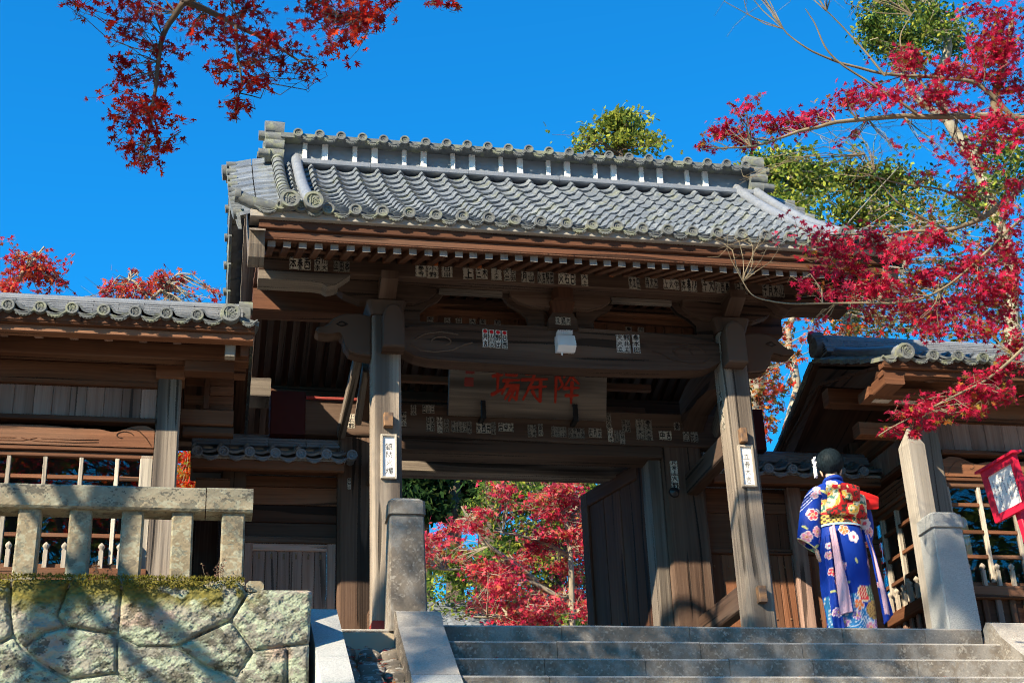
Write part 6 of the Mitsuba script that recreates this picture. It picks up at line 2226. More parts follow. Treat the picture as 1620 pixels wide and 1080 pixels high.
MAPLE = star([(-125, .45), (-82, .75), (-40, .95), (0, 1.05), (40, .95), (82, .75), (125, .45)], 0.36)
MAPLE5 = star([(-100, .6), (-48, .9), (0, 1.0), (48, .9), (100, .6)], 0.38)
OVAL = (np.array([(0, 0, 0), (.27, .35, .05), (.22, .7, .03), (0, 1, -.06), (-.22, .7, .03), (-.27, .35, .05)]), np.array([(0, 1, 2), (0, 2, 3), (0, 3, 4), (0, 4, 5)]))
SPRAY = (np.array([(0, 0, 0), (.10, .5, 0), (.0, 1, -.1), (-.10, .5, 0), (.35, .75, -.05), (-.35, .75, -.05), (.3, .35, 0), (-.3, .35, 0)]), np.array([(0, 1, 2), (0, 2, 3), (0, 6, 1), (0, 3, 7), (1, 4, 2), (2, 5, 3)]))


def leaf_cloud(P, size, shape, palette, r, droop=0.5, flatness=0.7, vary=0.35):
    """One mesh of leaves at the points P."""
    V0, F0 = shape
    V0 = V0.copy()
    V0[:, 2] -= 0.12 * V0[:, 1] * np.abs(V0[:, 0])
    n = len(P)
    nz = r.normal(size=(n, 3)) * (1 - flatness) + np.array([0, 0, flatness])
    nz /= np.linalg.norm(nz, axis=1, keepdims=True)
    h = r.normal(size=(n, 3))
    h[:, 2] -= droop
    y = h - (h * nz).sum(1, keepdims=True) * nz
    y /= np.linalg.norm(y, axis=1, keepdims=True)
    x = np.cross(y, nz)
    s = size * r.uniform(1 - vary, 1 + vary, n)
    V = P[:, None] + s[:, None, None] * (V0[None, :, :1] * x[:, None] + V0[None, :, 1:2] * y[:, None] + V0[None, :, 2:] * nz[:, None])
    F = F0[None] + (np.arange(n) * len(V0))[:, None, None]
    pal = np.array(palette, float)
    c = pal[r.integers(0, len(pal), n)] * r.uniform(0.75, 1.25, (n, 1))
    return V.reshape(-1, 3), F.reshape(-1, 3), np.repeat(c, len(V0), 0)


def tree(name, label, limbs, pads, shape, size, palette, seed, group=None, mult=1.0, bark='bark', twig_r=0.006, twigs=4, leaf='leaf', flatness=0.7, droop=0.5, fine=3, cat='tree', spread=0.55, bare=()):
    r = np.random.default_rng(seed)
    t = thing(name, label, cat, group)
    nodes, rads = [], []
    for i, (pts, r0, r1) in enumerate(limbs):
        pts = np.array(pts, float)
        q = np.linspace(0, 1, len(pts))
        m = max(6, 4 * len(pts))
        qq = np.linspace(0, 1, m)
        P = np.stack([np.interp(qq, q, pts[:, k]) for k in range(3)], 1)
        for _ in range(2):
            P[1:-1] = (P[:-2] + 2 * P[1:-1] + P[2:]) / 4
        P[1:-1] += r.normal(size=(m - 2, 3)) * min(r0 * 0.22, 0.03)
        P[1:-1] = (P[:-2] + 2 * P[1:-1] + P[2:]) / 4
        R_ = r0 + (r1 - r0) * qq ** 0.8
        v, f = tube(P, R_, 9 if r0 > 0.05 else 6)
        nm = 'trunk' if i == 0 else 'limb'
        put(t, nm, mikit.ply((v, f), bark, smooth=True))
        nodes.append(P)
        rads.append(R_)
    nodes = np.vstack(nodes)
    rads = np.concatenate(rads)
    tw, pts_all = [], []
    for c, rad, n, has in [(np.array(p[:3]), np.array(p[3:6]), int(p[6]), True) for p in pads] + [(np.array(p[:3]), np.array(p[3:6]), int(p[6]), False) for p in bare]:
        d = np.linalg.norm(nodes - c, axis=1) + rads * 0
        k = np.argsort(d)[:4]
        start = nodes[k[r.integers(0, len(k))]]
        anchor = []
        for j in range(twigs if has else twigs * 2):
            e = c + rad * r.normal(size=3) * 0.55
            mid = (start + e) / 2 + r.normal(size=3) * np.linalg.norm(e - start) * 0.10 + [0, 0, 0.04 * np.linalg.norm(e - start)]
            P = np.array([start, (start + mid) / 2 + r.normal(size=3) * 0.01, mid, (mid + e) / 2 + r.normal(size=3) * 0.015, e])
            tw.append(tube(P, np.linspace(twig_r, twig_r * 0.35, 5), 4, False))
            anchor += [mid * 0.5 + e * 0.5, e]
            for q in range(fine):
                s0 = P[r.integers(2, 5)]
                e2 = s0 + rad * r.normal(size=3) * 0.6
                tw.append(tube(np.array([s0, (s0 + e2) / 2 + r.normal(size=3) * 0.02, e2]), [twig_r * 0.5, twig_r * 0.35, twig_r * 0.2], 3, False))
                anchor += [e2, (s0 + e2) / 2]
        n = int(n * mult)
        if has and n:
            anchor = np.array(anchor)
            a = anchor[r.integers(0, len(anchor), n)]
            b = c + rad * np.clip(r.normal(size=(n, 3)) * 0.5, -1.1, 1.1)
            w = r.uniform(spread, 1, (n, 1))
            pts_all.append(np.where(r.random((n, 1)) < 0.5, a + rad * r.normal(size=(n, 3)) * 0.22, b * w + a * (1 - w)))
    if tw:
        v, f = join(tw)
        put(t, 'twigs', mikit.ply((v, f), bark, smooth=True), kind='stuff')
    P = np.vstack(pts_all)
    v, f, c = leaf_cloud(P, size, shape, palette, r, droop, flatness)
    put(t, 'crown', mikit.ply((v, f), leaf, color=np.clip(c, 0, 0.9)), kind='stuff')
    return t


RED = [(0.47, 0.018, 0.066), (0.54, 0.030, 0.095), (0.37, 0.012, 0.042), (0.56, 0.05, 0.11), (0.46, 0.02, 0.045), (0.40, 0.015, 0.055)]
SCARLET = [(0.50, 0.03, 0.015), (0.42, 0.02, 0.015), (0.55, 0.06, 0.02), (0.36, 0.015, 0.015), (0.58, 0.10, 0.02)]
DARKRED = [(0.24, 0.010, 0.016), (0.19, 0.008, 0.014), (0.28, 0.014, 0.016), (0.17, 0.014, 0.012), (0.30, 0.03, 0.012)]
MIXED = RED + [(0.36, 0.13, 0.035), (0.28, 0.20, 0.04)]
ORANGE = [(0.60, 0.12, 0.02), (0.55, 0.05, 0.02), (0.62, 0.20, 0.03), (0.50, 0.03, 0.02)]
GREEN = [(0.075, 0.14, 0.028), (0.11, 0.19, 0.036), (0.05, 0.10, 0.024), (0.15, 0.22, 0.045), (0.085, 0.14, 0.045)]
LIME = [(0.28, 0.32, 0.05), (0.20, 0.26, 0.045), (0.36, 0.37, 0.06), (0.15, 0.20, 0.045)]
AUTUMN = [(0.16, 0.13, 0.03), (0.30, 0.11, 0.04), (0.10, 0.11, 0.03), (0.38, 0.09, 0.05), (0.20, 0.17, 0.05), (0.34, 0.06, 0.05)]
OLIVE = [(0.10, 0.11, 0.03), (0.07, 0.09, 0.025), (0.16, 0.15, 0.04), (0.28, 0.14, 0.05), (0.06, 0.075, 0.02)]
PINE = [(0.018, 0.045, 0.018), (0.028, 0.065, 0.022), (0.012, 0.03, 0.016), (0.05, 0.085, 0.025)]
PL_A = [(-0.66, -3.46, 2.94, 0.17, 0.14, 0.08, 90), (-0.47, -2.96, 3.31, 0.18, 0.15, 0.08, 80), (-0.27, -3.02, 3.29, 0.16, 0.13, 0.07, 60), (-0.68, -3.37, 2.84, 0.11, 0.09, 0.08, 60), (-0.46, -3.2, 2.87, 0.16, 0.12, 0.08, 90), (-0.66, -3.24, 2.71, 0.08, 0.07, 0.08, 50), (-0.42, -3.09, 2.74, 0.11, 0.09, 0.08, 70), (-0.63, -3, 2.74, 0.12, 0.09, 0.06, 50), (-0.53, -3.48, 2.26, 0.13, 0.1, 0.07, 80), (-0.37, -3.53, 2.25, 0.07, 0.06, 0.07, 50), (-0.63, -2.96, 2.46, 0.1, 0.08, 0.08, 80), (-0.44, -3.25, 2.25, 0.15, 0.12, 0.08, 110), (-0.56, -3.02, 2.25, 0.12, 0.1, 0.07, 80), (-0.35, -3.55, 1.94, 0.08, 0.06, 0.06, 50), (-0.43, -3.24, 2.01, 0.11, 0.09, 0.04, 40), (-0.26, -3.04, 3.07, 0.08, 0.06, 0.08, 40), (-0.96, -3.39, 2.98, 0.08, 0.06, 0.05, 25), (-0.96, -2.89, 3.29, 0.03, 0.03, 0.02, 8), (-0.07, -2.92, 3.26, 0.12, 0.1, 0.08, 70), (0.1, -3.53, 2.93, 0.11, 0.09, 0.07, 70), (0.02, -3.53, 2.68, 0.13, 0.11, 0.08, 100), (-0.07, -3.17, 2.79, 0.09, 0.07, 0.08, 50), (0.14, -2.89, 3.05, 0.11, 0.09, 0.09, 80), (0.25, -3.28, 2.95, 0.1, 0.08, 0.09, 70), (0.08, -3.4, 2.53, 0.11, 0.09, 0.06, 60), (0.05, -3.25, 2.47, 0.08, 0.06, 0.07, 55), (0.21, -3.53, 2.45, 0.07, 0.05, 0.06, 40), (0.28, -3.39, 2.71, 0.06, 0.06, 0.08, 30), (0.45, -3.24, 2.77, 0.09, 0.07, 0.05, 35), (0.37, -3.2, 2.95, 0.1, 0.08, 0.06, 45), (0.54, -3.39, 2.61, 0.06, 0.05, 0.03, 14), (0.02, -3.39, 2.29, 0.04, 0.03, 0.03, 15)]
PL_D = [(0.42, -4.22, 2.51, 0.11, 0.08, 0.05, 60), (0.59, -4.22, 2.49, 0.14, 0.11, 0.08, 110), (0.73, -4.58, 2.23, 0.12, 0.09, 0.07, 100), (0.58, -4.57, 2.06, 0.1, 0.08, 0.06, 70), (0.38, -4.27, 2.34, 0.07, 0.06, 0.05, 30), (0.52, -4.31, 2.16, 0.07, 0.05, 0.04, 30), (0.85, -4.33, 2.49, 0.05, 0.04, 0.04, 30), (1.09, -4.48, 2.41, 0.04, 0.03, 0.03, 12), (1.2, -4.36, 2.5, 0.04, 0.03, 0.03, 14)]
LL1 = [(-0.29, -3.4, 3.09), (-0.41, -3.3, 2.95), (-0.44, -3.2, 2.75), (-0.45, -3.1, 2.45), (-0.49, -3, 2.24)]
LL2 = [(-0.29, -3.4, 3.09), (-0.1, -3.3, 3.08), (0.02, -3.2, 3.08), (0.21, -3.1, 3.08), (0.49, -3, 2.96)]
LL3 = [(-0.29, -3.4, 3.09), (-0.15, -3.6, 3.01), (0.26, -3.8, 2.97), (0.47, -4, 2.73), (0.61, -4.2, 2.46), (0.78, -4.4, 2.35)]
LL4 = [(0.02, -3.25, 3.05), (0.04, -3.2, 2.85), (0.08, -3.15, 2.7), (0.04, -3.1, 2.52)]
LL5 = [(0.66, -4.3, 2.65), (0.93, -4.35, 2.6), (1.14, -4.4, 2.49)]
PR_U = [(5.74, -2.76, 4.08, 0.22, 0.17, 0.19, 160), (5.61, -2.57, 3.96, 0.19, 0.15, 0.15, 120), (5.78, -2.68, 3.79, 0.17, 0.13, 0.17, 130), (5.63, -2.54, 3.7, 0.22, 0.17, 0.13, 120), (5.82, -2.52, 3.56, 0.17, 0.13, 0.12, 90), (5.12, -2.86, 3.49, 0.18, 0.15, 0.08, 70), (4.86, -2.89, 3.52, 0.16, 0.13, 0.07, 50), (4.99, -2.4, 3.85, 0.12, 0.1, 0.06, 35), (5.05, -2.74, 3.34, 0.23, 0.18, 0.07, 80), (4.74, -2.76, 3.27, 0.21, 0.16, 0.06, 70), (4.74, -2.3, 3.6, 0.17, 0.13, 0.07, 55), (4.36, -2.62, 3.33, 0.16, 0.13, 0.06, 55), (4.26, -2.4, 3.33, 0.16, 0.13, 0.07, 60), (3.95, -2.61, 3.11, 0.14, 0.11, 0.06, 50), (3.79, -2.52, 3.13, 0.14, 0.11, 0.06, 45), (3.54, -2.81, 3.05, 0.11, 0.09, 0.05, 30), (3.5, -2.52, 3.08, 0.11, 0.09, 0.06, 40), (3.45, -2.38, 3.08, 0.1, 0.08, 0.05, 35), (3.27, -2.59, 2.83, 0.07, 0.05, 0.04, 15), (3.59, -2.46, 2.99, 0.1, 0.08, 0.04, 25), (5.38, -2.5, 3.37, 0.17, 0.13, 0.07, 50), (5.39, -2.86, 3.05, 0.16, 0.13, 0.08, 70), (5.58, -2.45, 3.16, 0.17, 0.13, 0.09, 60), (5.34, -2.55, 3, 0.12, 0.09, 0.07, 35), (5.02, -2.72, 2.81, 0.09, 0.07, 0.04, 14), (5.56, -2.88, 2.97, 0.11, 0.09, 0.11, 60), (4.52, -2.38, 3.17, 0.06, 0.04, 0.04, 8), (4.77, -2.62, 2.94, 0.04, 0.03, 0.04, 6), (5.7, -2.47, 2.8, 0.09, 0.07, 0.09, 30), (5.44, -2.37, 2.79, 0.12, 0.09, 0.07, 25), (5.51, -2.47, 2.9, 0.12, 0.09, 0.07, 25), (5.18, -2.35, 2.94, 0.09, 0.08, 0.05, 10), (5.53, -2.66, 2.47, 0.09, 0.07, 0.09, 25)]
PR_L = [(4.33, -2.06, 2.51, 0.19, 0.15, 0.06, 50), (4.43, -2.14, 2.37, 0.21, 0.17, 0.08, 80), (4.78, -1.96, 2.54, 0.19, 0.15, 0.09, 70), (4.94, -2.11, 2.36, 0.21, 0.17, 0.09, 90), (5.19, -2.16, 2.46, 0.16, 0.13, 0.08, 60), (4.6, -1.96, 2.31, 0.23, 0.19, 0.07, 80), (4.49, -1.65, 2.41, 0.14, 0.12, 0.06, 35), (4.28, -1.72, 2.23, 0.12, 0.09, 0.05, 30), (4.58, -1.74, 2.21, 0.19, 0.15, 0.07, 60), (4.77, -2.07, 2.11, 0.23, 0.19, 0.08, 110), (5.19, -1.88, 2.29, 0.19, 0.15, 0.09, 90), (5.48, -2.03, 2.33, 0.21, 0.17, 0.1, 110), (5.78, -2.1, 2.42, 0.17, 0.13, 0.12, 110), (5.75, -2.14, 2.14, 0.14, 0.11, 0.12, 100), (5.51, -2.07, 2.05, 0.21, 0.17, 0.08, 110), (5.44, -1.64, 2.15, 0.22, 0.17, 0.08, 90), (5.04, -1.7, 2.1, 0.22, 0.17, 0.06, 70), (4.72, -1.72, 2.1, 0.17, 0.13, 0.05, 40), (5.91, -1.72, 2.08, 0.17, 0.14, 0.1, 90), (5.41, -2.08, 1.78, 0.21, 0.17, 0.07, 90), (5.13, -2.01, 1.75, 0.16, 0.13, 0.06, 50), (5.91, -1.82, 1.82, 0.1, 0.08, 0.07, 40), (4.32, -1.76, 1.87, 0.07, 0.05, 0.03, 6)]
PR_O = [(5.61, -2.16, 1.48, 0.14, 0.11, 0.06, 60), (5.43, -2.13, 1.36, 0.16, 0.13, 0.06, 80), (5.2, -2.11, 1.26, 0.16, 0.13, 0.06, 80), (5.01, -2.07, 1.17, 0.16, 0.13, 0.06, 70), (4.77, -2.13, 1.07, 0.13, 0.11, 0.05, 60), (4.64, -2.07, 0.97, 0.09, 0.07, 0.03, 25), (5.08, -2.34, 1, 0.15, 0.12, 0.04, 50), (5.42, -2.21, 1.18, 0.13, 0.11, 0.04, 45), (4.82, -2.07, 0.93, 0.05, 0.04, 0.04, 14), (4.89, -2.16, 0.98, 0.13, 0.11, 0.04, 40), (5.74, -2.08, 1.67, 0.09, 0.07, 0.06, 30)]
LR1 = [(6, -2.5, 3.36), (5.57, -2.53, 3.34), (5.24, -2.56, 3.3), (4.71, -2.59, 3.22), (4.34, -2.61, 3.14), (3.97, -2.64, 2.99), (3.66, -2.67, 2.83), (3.22, -2.7, 2.75)]
LR2 = [(5.97, -2.5, 3.22), (5.78, -2.52, 3.36), (5.65, -2.54, 3.53), (5.5, -2.57, 3.62), (5.17, -2.59, 3.61), (4.75, -2.61, 3.57), (4.4, -2.63, 3.63), (4.15, -2.66, 3.69), (3.99, -2.68, 3.81), (3.88, -2.7, 3.95)]
LR3 = [(6.05, -2.3, 3.04), (5.84, -2.23, 2.84), (5.63, -2.17, 2.67), (5.34, -2.1, 2.58), (5.01, -2.03, 2.59), (4.79, -1.97, 2.58), (4.41, -1.9, 2.59)]
LR4 = [(5.98, -2.3, 2.71), (5.77, -2.24, 2.56), (5.56, -2.19, 2.36), (5.23, -2.13, 2.08), (4.94, -2.08, 1.96), (4.52, -2.02, 1.97), (4.1, -1.97, 1.96), (3.96, -1.91, 2), (3.81, -1.86, 2.06), (3.78, -1.8, 2.21)]
LR5 = [(5.76, -2.3, 1.65), (5.55, -2.26, 1.46), (5.35, -2.22, 1.31), (5.05, -2.18, 1.17), (4.76, -2.14, 1.04), (4.52, -2.1, 0.91)]
LR6 = [(5.98, -2.5, 4.29), (5.85, -2.5, 3.92), (5.66, -2.5, 3.5), (5.69, -2.5, 3.36)]
LR7 = [(4.96, -2.6, 3.26), (4.66, -2.65, 3.42), (4.27, -2.7, 3.63), (4.19, -2.75, 3.86), (4.1, -2.8, 3.96)]
LR8 = [(5.21, -2.6, 3.27), (4.97, -2.6, 3.65), (4.91, -2.6, 3.93), (5.11, -2.6, 4.22)]
LR9 = [(5.61, -2.2, 2.65), (5.34, -2.2, 2.88), (4.93, -2.2, 2.9), (4.59, -2.2, 2.99)]
LR10 = [(5.34, -2.1, 2.58), (4.99, -2.13, 2.73), (4.84, -2.17, 2.86), (4.68, -2.2, 3.21)]
LR11 = [(4.7, -2.7, 3.5), (4.52, -2.73, 3.74), (4.34, -2.77, 3.92), (4.23, -2.8, 4)]
PE1 = [(11.62, 14.29, 13.56, 0.6, 0.48, 0.38, 500), (12.16, 14.32, 13.23, 0.4, 0.32, 0.34, 250), (10.96, 13.99, 13.09, 0.33, 0.32, 0.4, 250), (10.87, 13.76, 12.42, 0.32, 0.26, 0.32, 200), (11.22, 13.5, 12.15, 0.45, 0.36, 0.32, 200), (11.82, 14.16, 12.2, 0.39, 0.32, 0.33, 150), (11.15, 13.97, 11.82, 0.39, 0.31, 0.26, 150)]
PE2 = [(13.65, 15.82, 14.23, 0.5, 0.4, 0.23, 250), (14.28, 15.65, 14.34, 0.5, 0.4, 0.2, 200), (15.08, 16.15, 14.53, 0.29, 0.23, 0.22, 120), (13.58, 15.57, 13.43, 0.56, 0.45, 0.25, 180), (14.63, 16.04, 14.01, 0.58, 0.46, 0.26, 180), (13.82, 15.87, 13.12, 0.64, 0.51, 0.28, 200), (14.94, 15.56, 13.44, 0.64, 0.51, 0.43, 200), (13.22, 16.01, 12.76, 0.49, 0.39, 0.28, 120), (15.51, 15.54, 14.12, 0.43, 0.34, 0.29, 100)]
PE3 = [(15.68, 16.73, 19.38, 0.39, 0.31, 0.39, 250), (16.62, 17.46, 20.51, 0.57, 0.46, 0.33, 250), (16.54, 16.63, 19.2, 0.63, 0.5, 0.39, 250), (15.96, 17.2, 19.27, 0.4, 0.32, 0.24, 120), (17.13, 16.59, 19.81, 0.63, 0.51, 0.4, 200), (16.48, 16.75, 18.52, 0.39, 0.31, 0.31, 120), (18.1, 17.5, 19.8, 0.49, 0.39, 0.49, 150), (18.52, 16.71, 15.93, 0.61, 0.49, 0.46, 200), (18.26, 17.14, 15.1, 0.69, 0.55, 0.38, 200), (17.37, 16.96, 14.4, 0.45, 0.36, 0.38, 120)]
LE1 = [(10.99, 14, 10.95), (11.07, 14, 11.98), (11.15, 14, 12.43), (11.24, 14, 12.74)]
LE1b = [(11.1, 14, 12.28), (10.99, 14, 12.72), (10.82, 14, 13.09)]
LE1c = [(11.15, 14, 12.43), (11.5, 14, 12.91), (11.78, 14, 13.24)]
LE2 = [(13.88, 16, 12.16), (14.08, 16, 12.97), (14.33, 16, 13.64), (14.51, 16, 14.32)]
LE2b = [(14.1, 16, 13.14), (13.81, 16, 13.77), (13.73, 16, 14.26)]
LE3 = [(18.26, 17, 12.95), (18.03, 17, 15.17), (17.72, 17, 16.22), (17.26, 17, 16.91), (17.2, 17, 18.01), (17.75, 17, 19.21), (17.56, 17, 20.17), (17.38, 17, 21.14)]
LE3b = [(17.26, 17, 16.91), (16.45, 17, 17.57), (16.29, 17, 18.68), (16.06, 17, 19.42)]
PT5 = [(8.42, 17.96, 16.31, 0.38, 0.3, 0.21, 120), (8.88, 17.87, 16.64, 0.45, 0.36, 0.3, 220), (9.21, 17.64, 16.7, 0.38, 0.3, 0.23, 160), (9.82, 18.37, 16.86, 0.39, 0.31, 0.31, 180), (9.9, 17.51, 15.97, 0.33, 0.26, 0.22, 120), (9.12, 18, 16.21, 0.76, 0.6, 0.21, 200), (9.54, 18.4, 16.23, 0.84, 0.67, 0.15, 200), (8.05, 17.58, 15.69, 0.15, 0.12, 0.15, 40)]
LT5 = [(9.14, 18, 14.4), (9.23, 18, 15.61), (9.2, 18, 16.31), (9.21, 18, 16.84)]
PM1 = [(8.09, 8.11, 6.03, 0.24, 0.19, 0.19, 120), (8.05, 7.89, 5.52, 0.28, 0.22, 0.23, 200), (7.96, 8.12, 5.26, 0.23, 0.19, 0.23, 150), (8.16, 7.53, 5.98, 0.18, 0.15, 0.18, 80), (8.44, 8.5, 6, 0.24, 0.19, 0.24, 120), (8.5, 8.52, 6.86, 0.24, 0.2, 0.12, 50), (9.13, 8.25, 6.98, 0.29, 0.23, 0.16, 100), (9.18, 7.46, 6.4, 0.37, 0.3, 0.15, 200), (7.78, 8.03, 4.87, 0.18, 0.15, 0.18, 80)]
PM2 = [(10.53, 8.92, 7.27, 0.51, 0.41, 0.22, 250), (11.32, 9.1, 7.51, 0.52, 0.41, 0.26, 280), (12.49, 9.68, 7.96, 0.54, 0.43, 0.32, 280), (12.78, 8.95, 7.86, 0.42, 0.34, 0.42, 250), (10.89, 9.01, 7.9, 0.52, 0.41, 0.26, 200), (11.94, 9.14, 8.38, 0.53, 0.42, 0.32, 200), (12.42, 8.5, 8.43, 0.52, 0.42, 0.31, 200), (10.08, 9.02, 7.63, 0.41, 0.33, 0.18, 120), (9.84, 9.21, 8.52, 0.42, 0.33, 0.21, 120), (13.06, 9.47, 9.74, 0.55, 0.44, 0.44, 200), (11.39, 8.35, 8.76, 0.41, 0.33, 0.31, 150), (12.68, 8.69, 6.93, 0.41, 0.33, 0.15, 150), (11.49, 8.35, 6.83, 0.6, 0.48, 0.12, 200)]
LM1 = [(8.91, 9, 6.02), (8.87, 9, 6.66), (8.86, 9, 7.1), (9.09, 9, 7.45), (9.31, 9, 8.03), (9.54, 9, 8.51)]
PO1 = [(-2.35, 5.98, 5.89, 0.35, 0.28, 0.19, 250), (-2.1, 6.13, 5.89, 0.2, 0.16, 0.16, 120), (-2.54, 6.13, 6.13, 0.16, 0.13, 0.09, 40), (-2.51, 5.71, 5.53, 0.15, 0.12, 0.11, 80), (-2.17, 5.61, 5.92, 0.09, 0.07, 0.08, 20), (-1.88, 5.9, 5.66, 0.15, 0.12, 0.09, 40)]
PO2 = [(-1.27, 6.81, 6.1, 0.25, 0.2, 0.11, 120), (-0.97, 7.15, 6.33, 0.29, 0.24, 0.13, 160), (-0.64, 7.15, 6.35, 0.24, 0.19, 0.15, 140), (-1.12, 7.28, 6.63, 0.07, 0.05, 0.05, 10), (-0.84, 6.75, 6.33, 0.12, 0.1, 0.07, 25), (-0.02, 6.78, 6.12, 0.08, 0.07, 0.08, 25), (-0.3, 6.72, 6.02, 0.12, 0.1, 0.05, 15), (-1.46, 6.78, 6.05, 0.1, 0.08, 0.07, 30), (-0.49, 7.19, 6.48, 0.07, 0.05, 0.07, 14)]
LO1 = [(-2.47, 6, 4.79), (-2.53, 6, 5.54), (-2.42, 6, 5.81), (-2.29, 6, 6.03), (-2.16, 6, 6.26)]
LO2 = [(-0.87, 7, 5.31), (-0.91, 7, 6.03), (-1.03, 7, 6.3), (-1.21, 7, 6.39)]
LO2b = [(-0.91, 7, 6.03), (-0.72, 7, 6.32), (-0.53, 7, 6.52)]
PG = [(-0.21, 3.76, 2.41, 0.16, 0.13, 0.1, 150), (-0.02, 4.12, 2.51, 0.17, 0.13, 0.07, 80), (-0.28, 4.09, 2.7, 0.08, 0.07, 0.09, 60), (-0.16, 4.26, 2.69, 0.12, 0.1, 0.07, 60), (0.04, 3.86, 2.59, 0.13, 0.11, 0.09, 60)]
PW = [(3.54, 9.34, 3.31, 0.21, 0.16, 0.11, 60), (4.15, 7.62, 2.12, 0.2, 0.16, 0.09, 90), (5.57, 8.92, 3.38, 0.28, 0.23, 0.1, 90), (5.1, 7.88, 3.22, 0.14, 0.11, 0.11, 90), (5, 9.38, 3.24, 0.2, 0.16, 0.08, 120), (3.83, 7.63, 2.48, 0.26, 0.21, 0.1, 150), (3.93, 9.18, 2.74, 0.21, 0.17, 0.12, 120), (3.98, 8.83, 3, 0.19, 0.15, 0.1, 150), (4.43, 9.14, 3.29, 0.21, 0.17, 0.09, 120), (4.75, 9.4, 2.54, 0.28, 0.23, 0.13, 90), (4.54, 8.03, 3.38, 0.22, 0.18, 0.1, 60), (4.63, 8.21, 3.68, 0.27, 0.22, 0.1, 120), (4.56, 8.87, 3.32, 0.2, 0.16, 0.08, 90), (2.77, 8.11, 3.17, 0.2, 0.16, 0.07, 60), (3.68, 8.07, 2.86, 0.22, 0.18, 0.12, 120), (3.97, 8.01, 2.05, 0.18, 0.14, 0.07, 60), (5.43, 9.14, 2.39, 0.19, 0.15, 0.09, 60), (5.61, 9.17, 3.73, 0.21, 0.17, 0.08, 150), (3.84, 9.04, 2.56, 0.2, 0.16, 0.12, 60), (4.27, 8, 2.16, 0.21, 0.17, 0.09, 90), (5.5, 9.26, 3.55, 0.19, 0.15, 0.09, 120), (2.81, 8.52, 3.32, 0.23, 0.18, 0.07, 90), (3.89, 8.02, 2.66, 0.19, 0.15, 0.1, 150), (4.51, 8.42, 2.22, 0.18, 0.14, 0.09, 120), (4.72, 8.36, 2.44, 0.18, 0.14, 0.11, 60), (4.7, 7.74, 3.9, 0.23, 0.18, 0.11, 120), (4.11, 8.62, 2.88, 0.18, 0.15, 0.09, 150), (4.48, 8.25, 3.92, 0.24, 0.19, 0.12, 90), (3.93, 8.63, 2.48, 0.17, 0.13, 0.09, 90), (5.35, 9.27, 3.52, 0.19, 0.15, 0.08, 90), (4.32, 8.76, 2.5, 0.19, 0.16, 0.11, 60), (4.9, 8.33, 3.44, 0.16, 0.13, 0.09, 120), (4.13, 9.15, 3.07, 0.19, 0.15, 0.1, 60), (5.53, 9.39, 4.2, 0.15, 0.12, 0.13, 150), (4.21, 8.48, 2.19, 0.25, 0.2, 0.07, 150), (5.19, 9.3, 3.07, 0.23, 0.19, 0.09, 120), (4.88, 7.63, 2.22, 0.26, 0.21, 0.12, 60), (4.83, 7.85, 3.91, 0.28, 0.23, 0.11, 90), (4.97, 7.91, 2.22, 0.22, 0.18, 0.07, 60), (3.36, 9.29, 3.8, 0.25, 0.2, 0.1, 150), (5.47, 8.84, 3.2, 0.28, 0.22, 0.08, 90), (5.1, 8.89, 3.99, 0.28, 0.22, 0.12, 90), (4.93, 8.12, 4.08, 0.24, 0.19, 0.12, 60), (4.82, 8.49, 3.69, 0.24, 0.19, 0.1, 60), (4.15, 9.2, 2.79, 0.14, 0.12, 0.07, 90), (3.94, 7.78, 3.88, 0.25, 0.2, 0.1, 150), (3.49, 7.81, 3.31, 0.19, 0.15, 0.1, 120), (3.59, 7.69, 3.52, 0.19, 0.15, 0.07, 60), (4.68, 8.44, 3.4, 0.15, 0.12, 0.08, 120), (4.1, 9.11, 3.03, 0.23, 0.19, 0.11, 60), (4.46, 8.6, 3.34, 0.2, 0.16, 0.1, 120), (3.83, 8.32, 2.72, 0.21, 0.17, 0.08, 120), (3.08, 8.5, 3.39, 0.31, 0.24, 0.12, 200), (2.82, 7.92, 2.95, 0.12, 0.09, 0.12, 60), (3.82, 9.31, 2.63, 0.18, 0.14, 0.11, 60), (4.93, 8.24, 3.9, 0.35, 0.28, 0.14, 200), (5.13, 8.02, 3.47, 0.22, 0.17, 0.14, 140), (4.21, 8.16, 2.34, 0.43, 0.34, 0.12, 260), (5.06, 9.08, 2.68, 0.4, 0.32, 0.18, 300), (3.98, 8.17, 2.86, 0.34, 0.27, 0.12, 150)]
LW1 = [(4.93, 8.6, 1.59), (4.97, 8.54, 2.45), (4.97, 8.48, 3.15), (4.93, 8.42, 3.64), (4.83, 8.36, 3.94), (4.69, 8.3, 4.1)]
LW2 = [(5, 8.6, 3.19), (4.69, 8.5, 3.33), (4.22, 8.4, 3.43), (3.85, 8.3, 3.44)]
LW3 = [(4.98, 8.6, 2.46), (4.49, 8.52, 2.79), (3.94, 8.45, 2.81), (3.49, 8.38, 2.91), (3.04, 8.3, 2.89)]
LW4 = [(4.98, 8.6, 3.69), (5.17, 8.45, 3.88), (5.36, 8.3, 3.89)]
LW5 = [(4.51, 8.6, 2.81), (4.05, 8.5, 3.14), (3.68, 8.4, 3.37), (3.41, 8.3, 3.79)]
LW6 = [(4.98, 8.6, 2.46), (5.25, 8.45, 2.25), (5.56, 8.3, 2.17)]
LW7 = [(4.99, 8.6, 2.64), (4.55, 8.5, 2.43), (4, 8.4, 2.27), (3.54, 8.3, 2.24)]
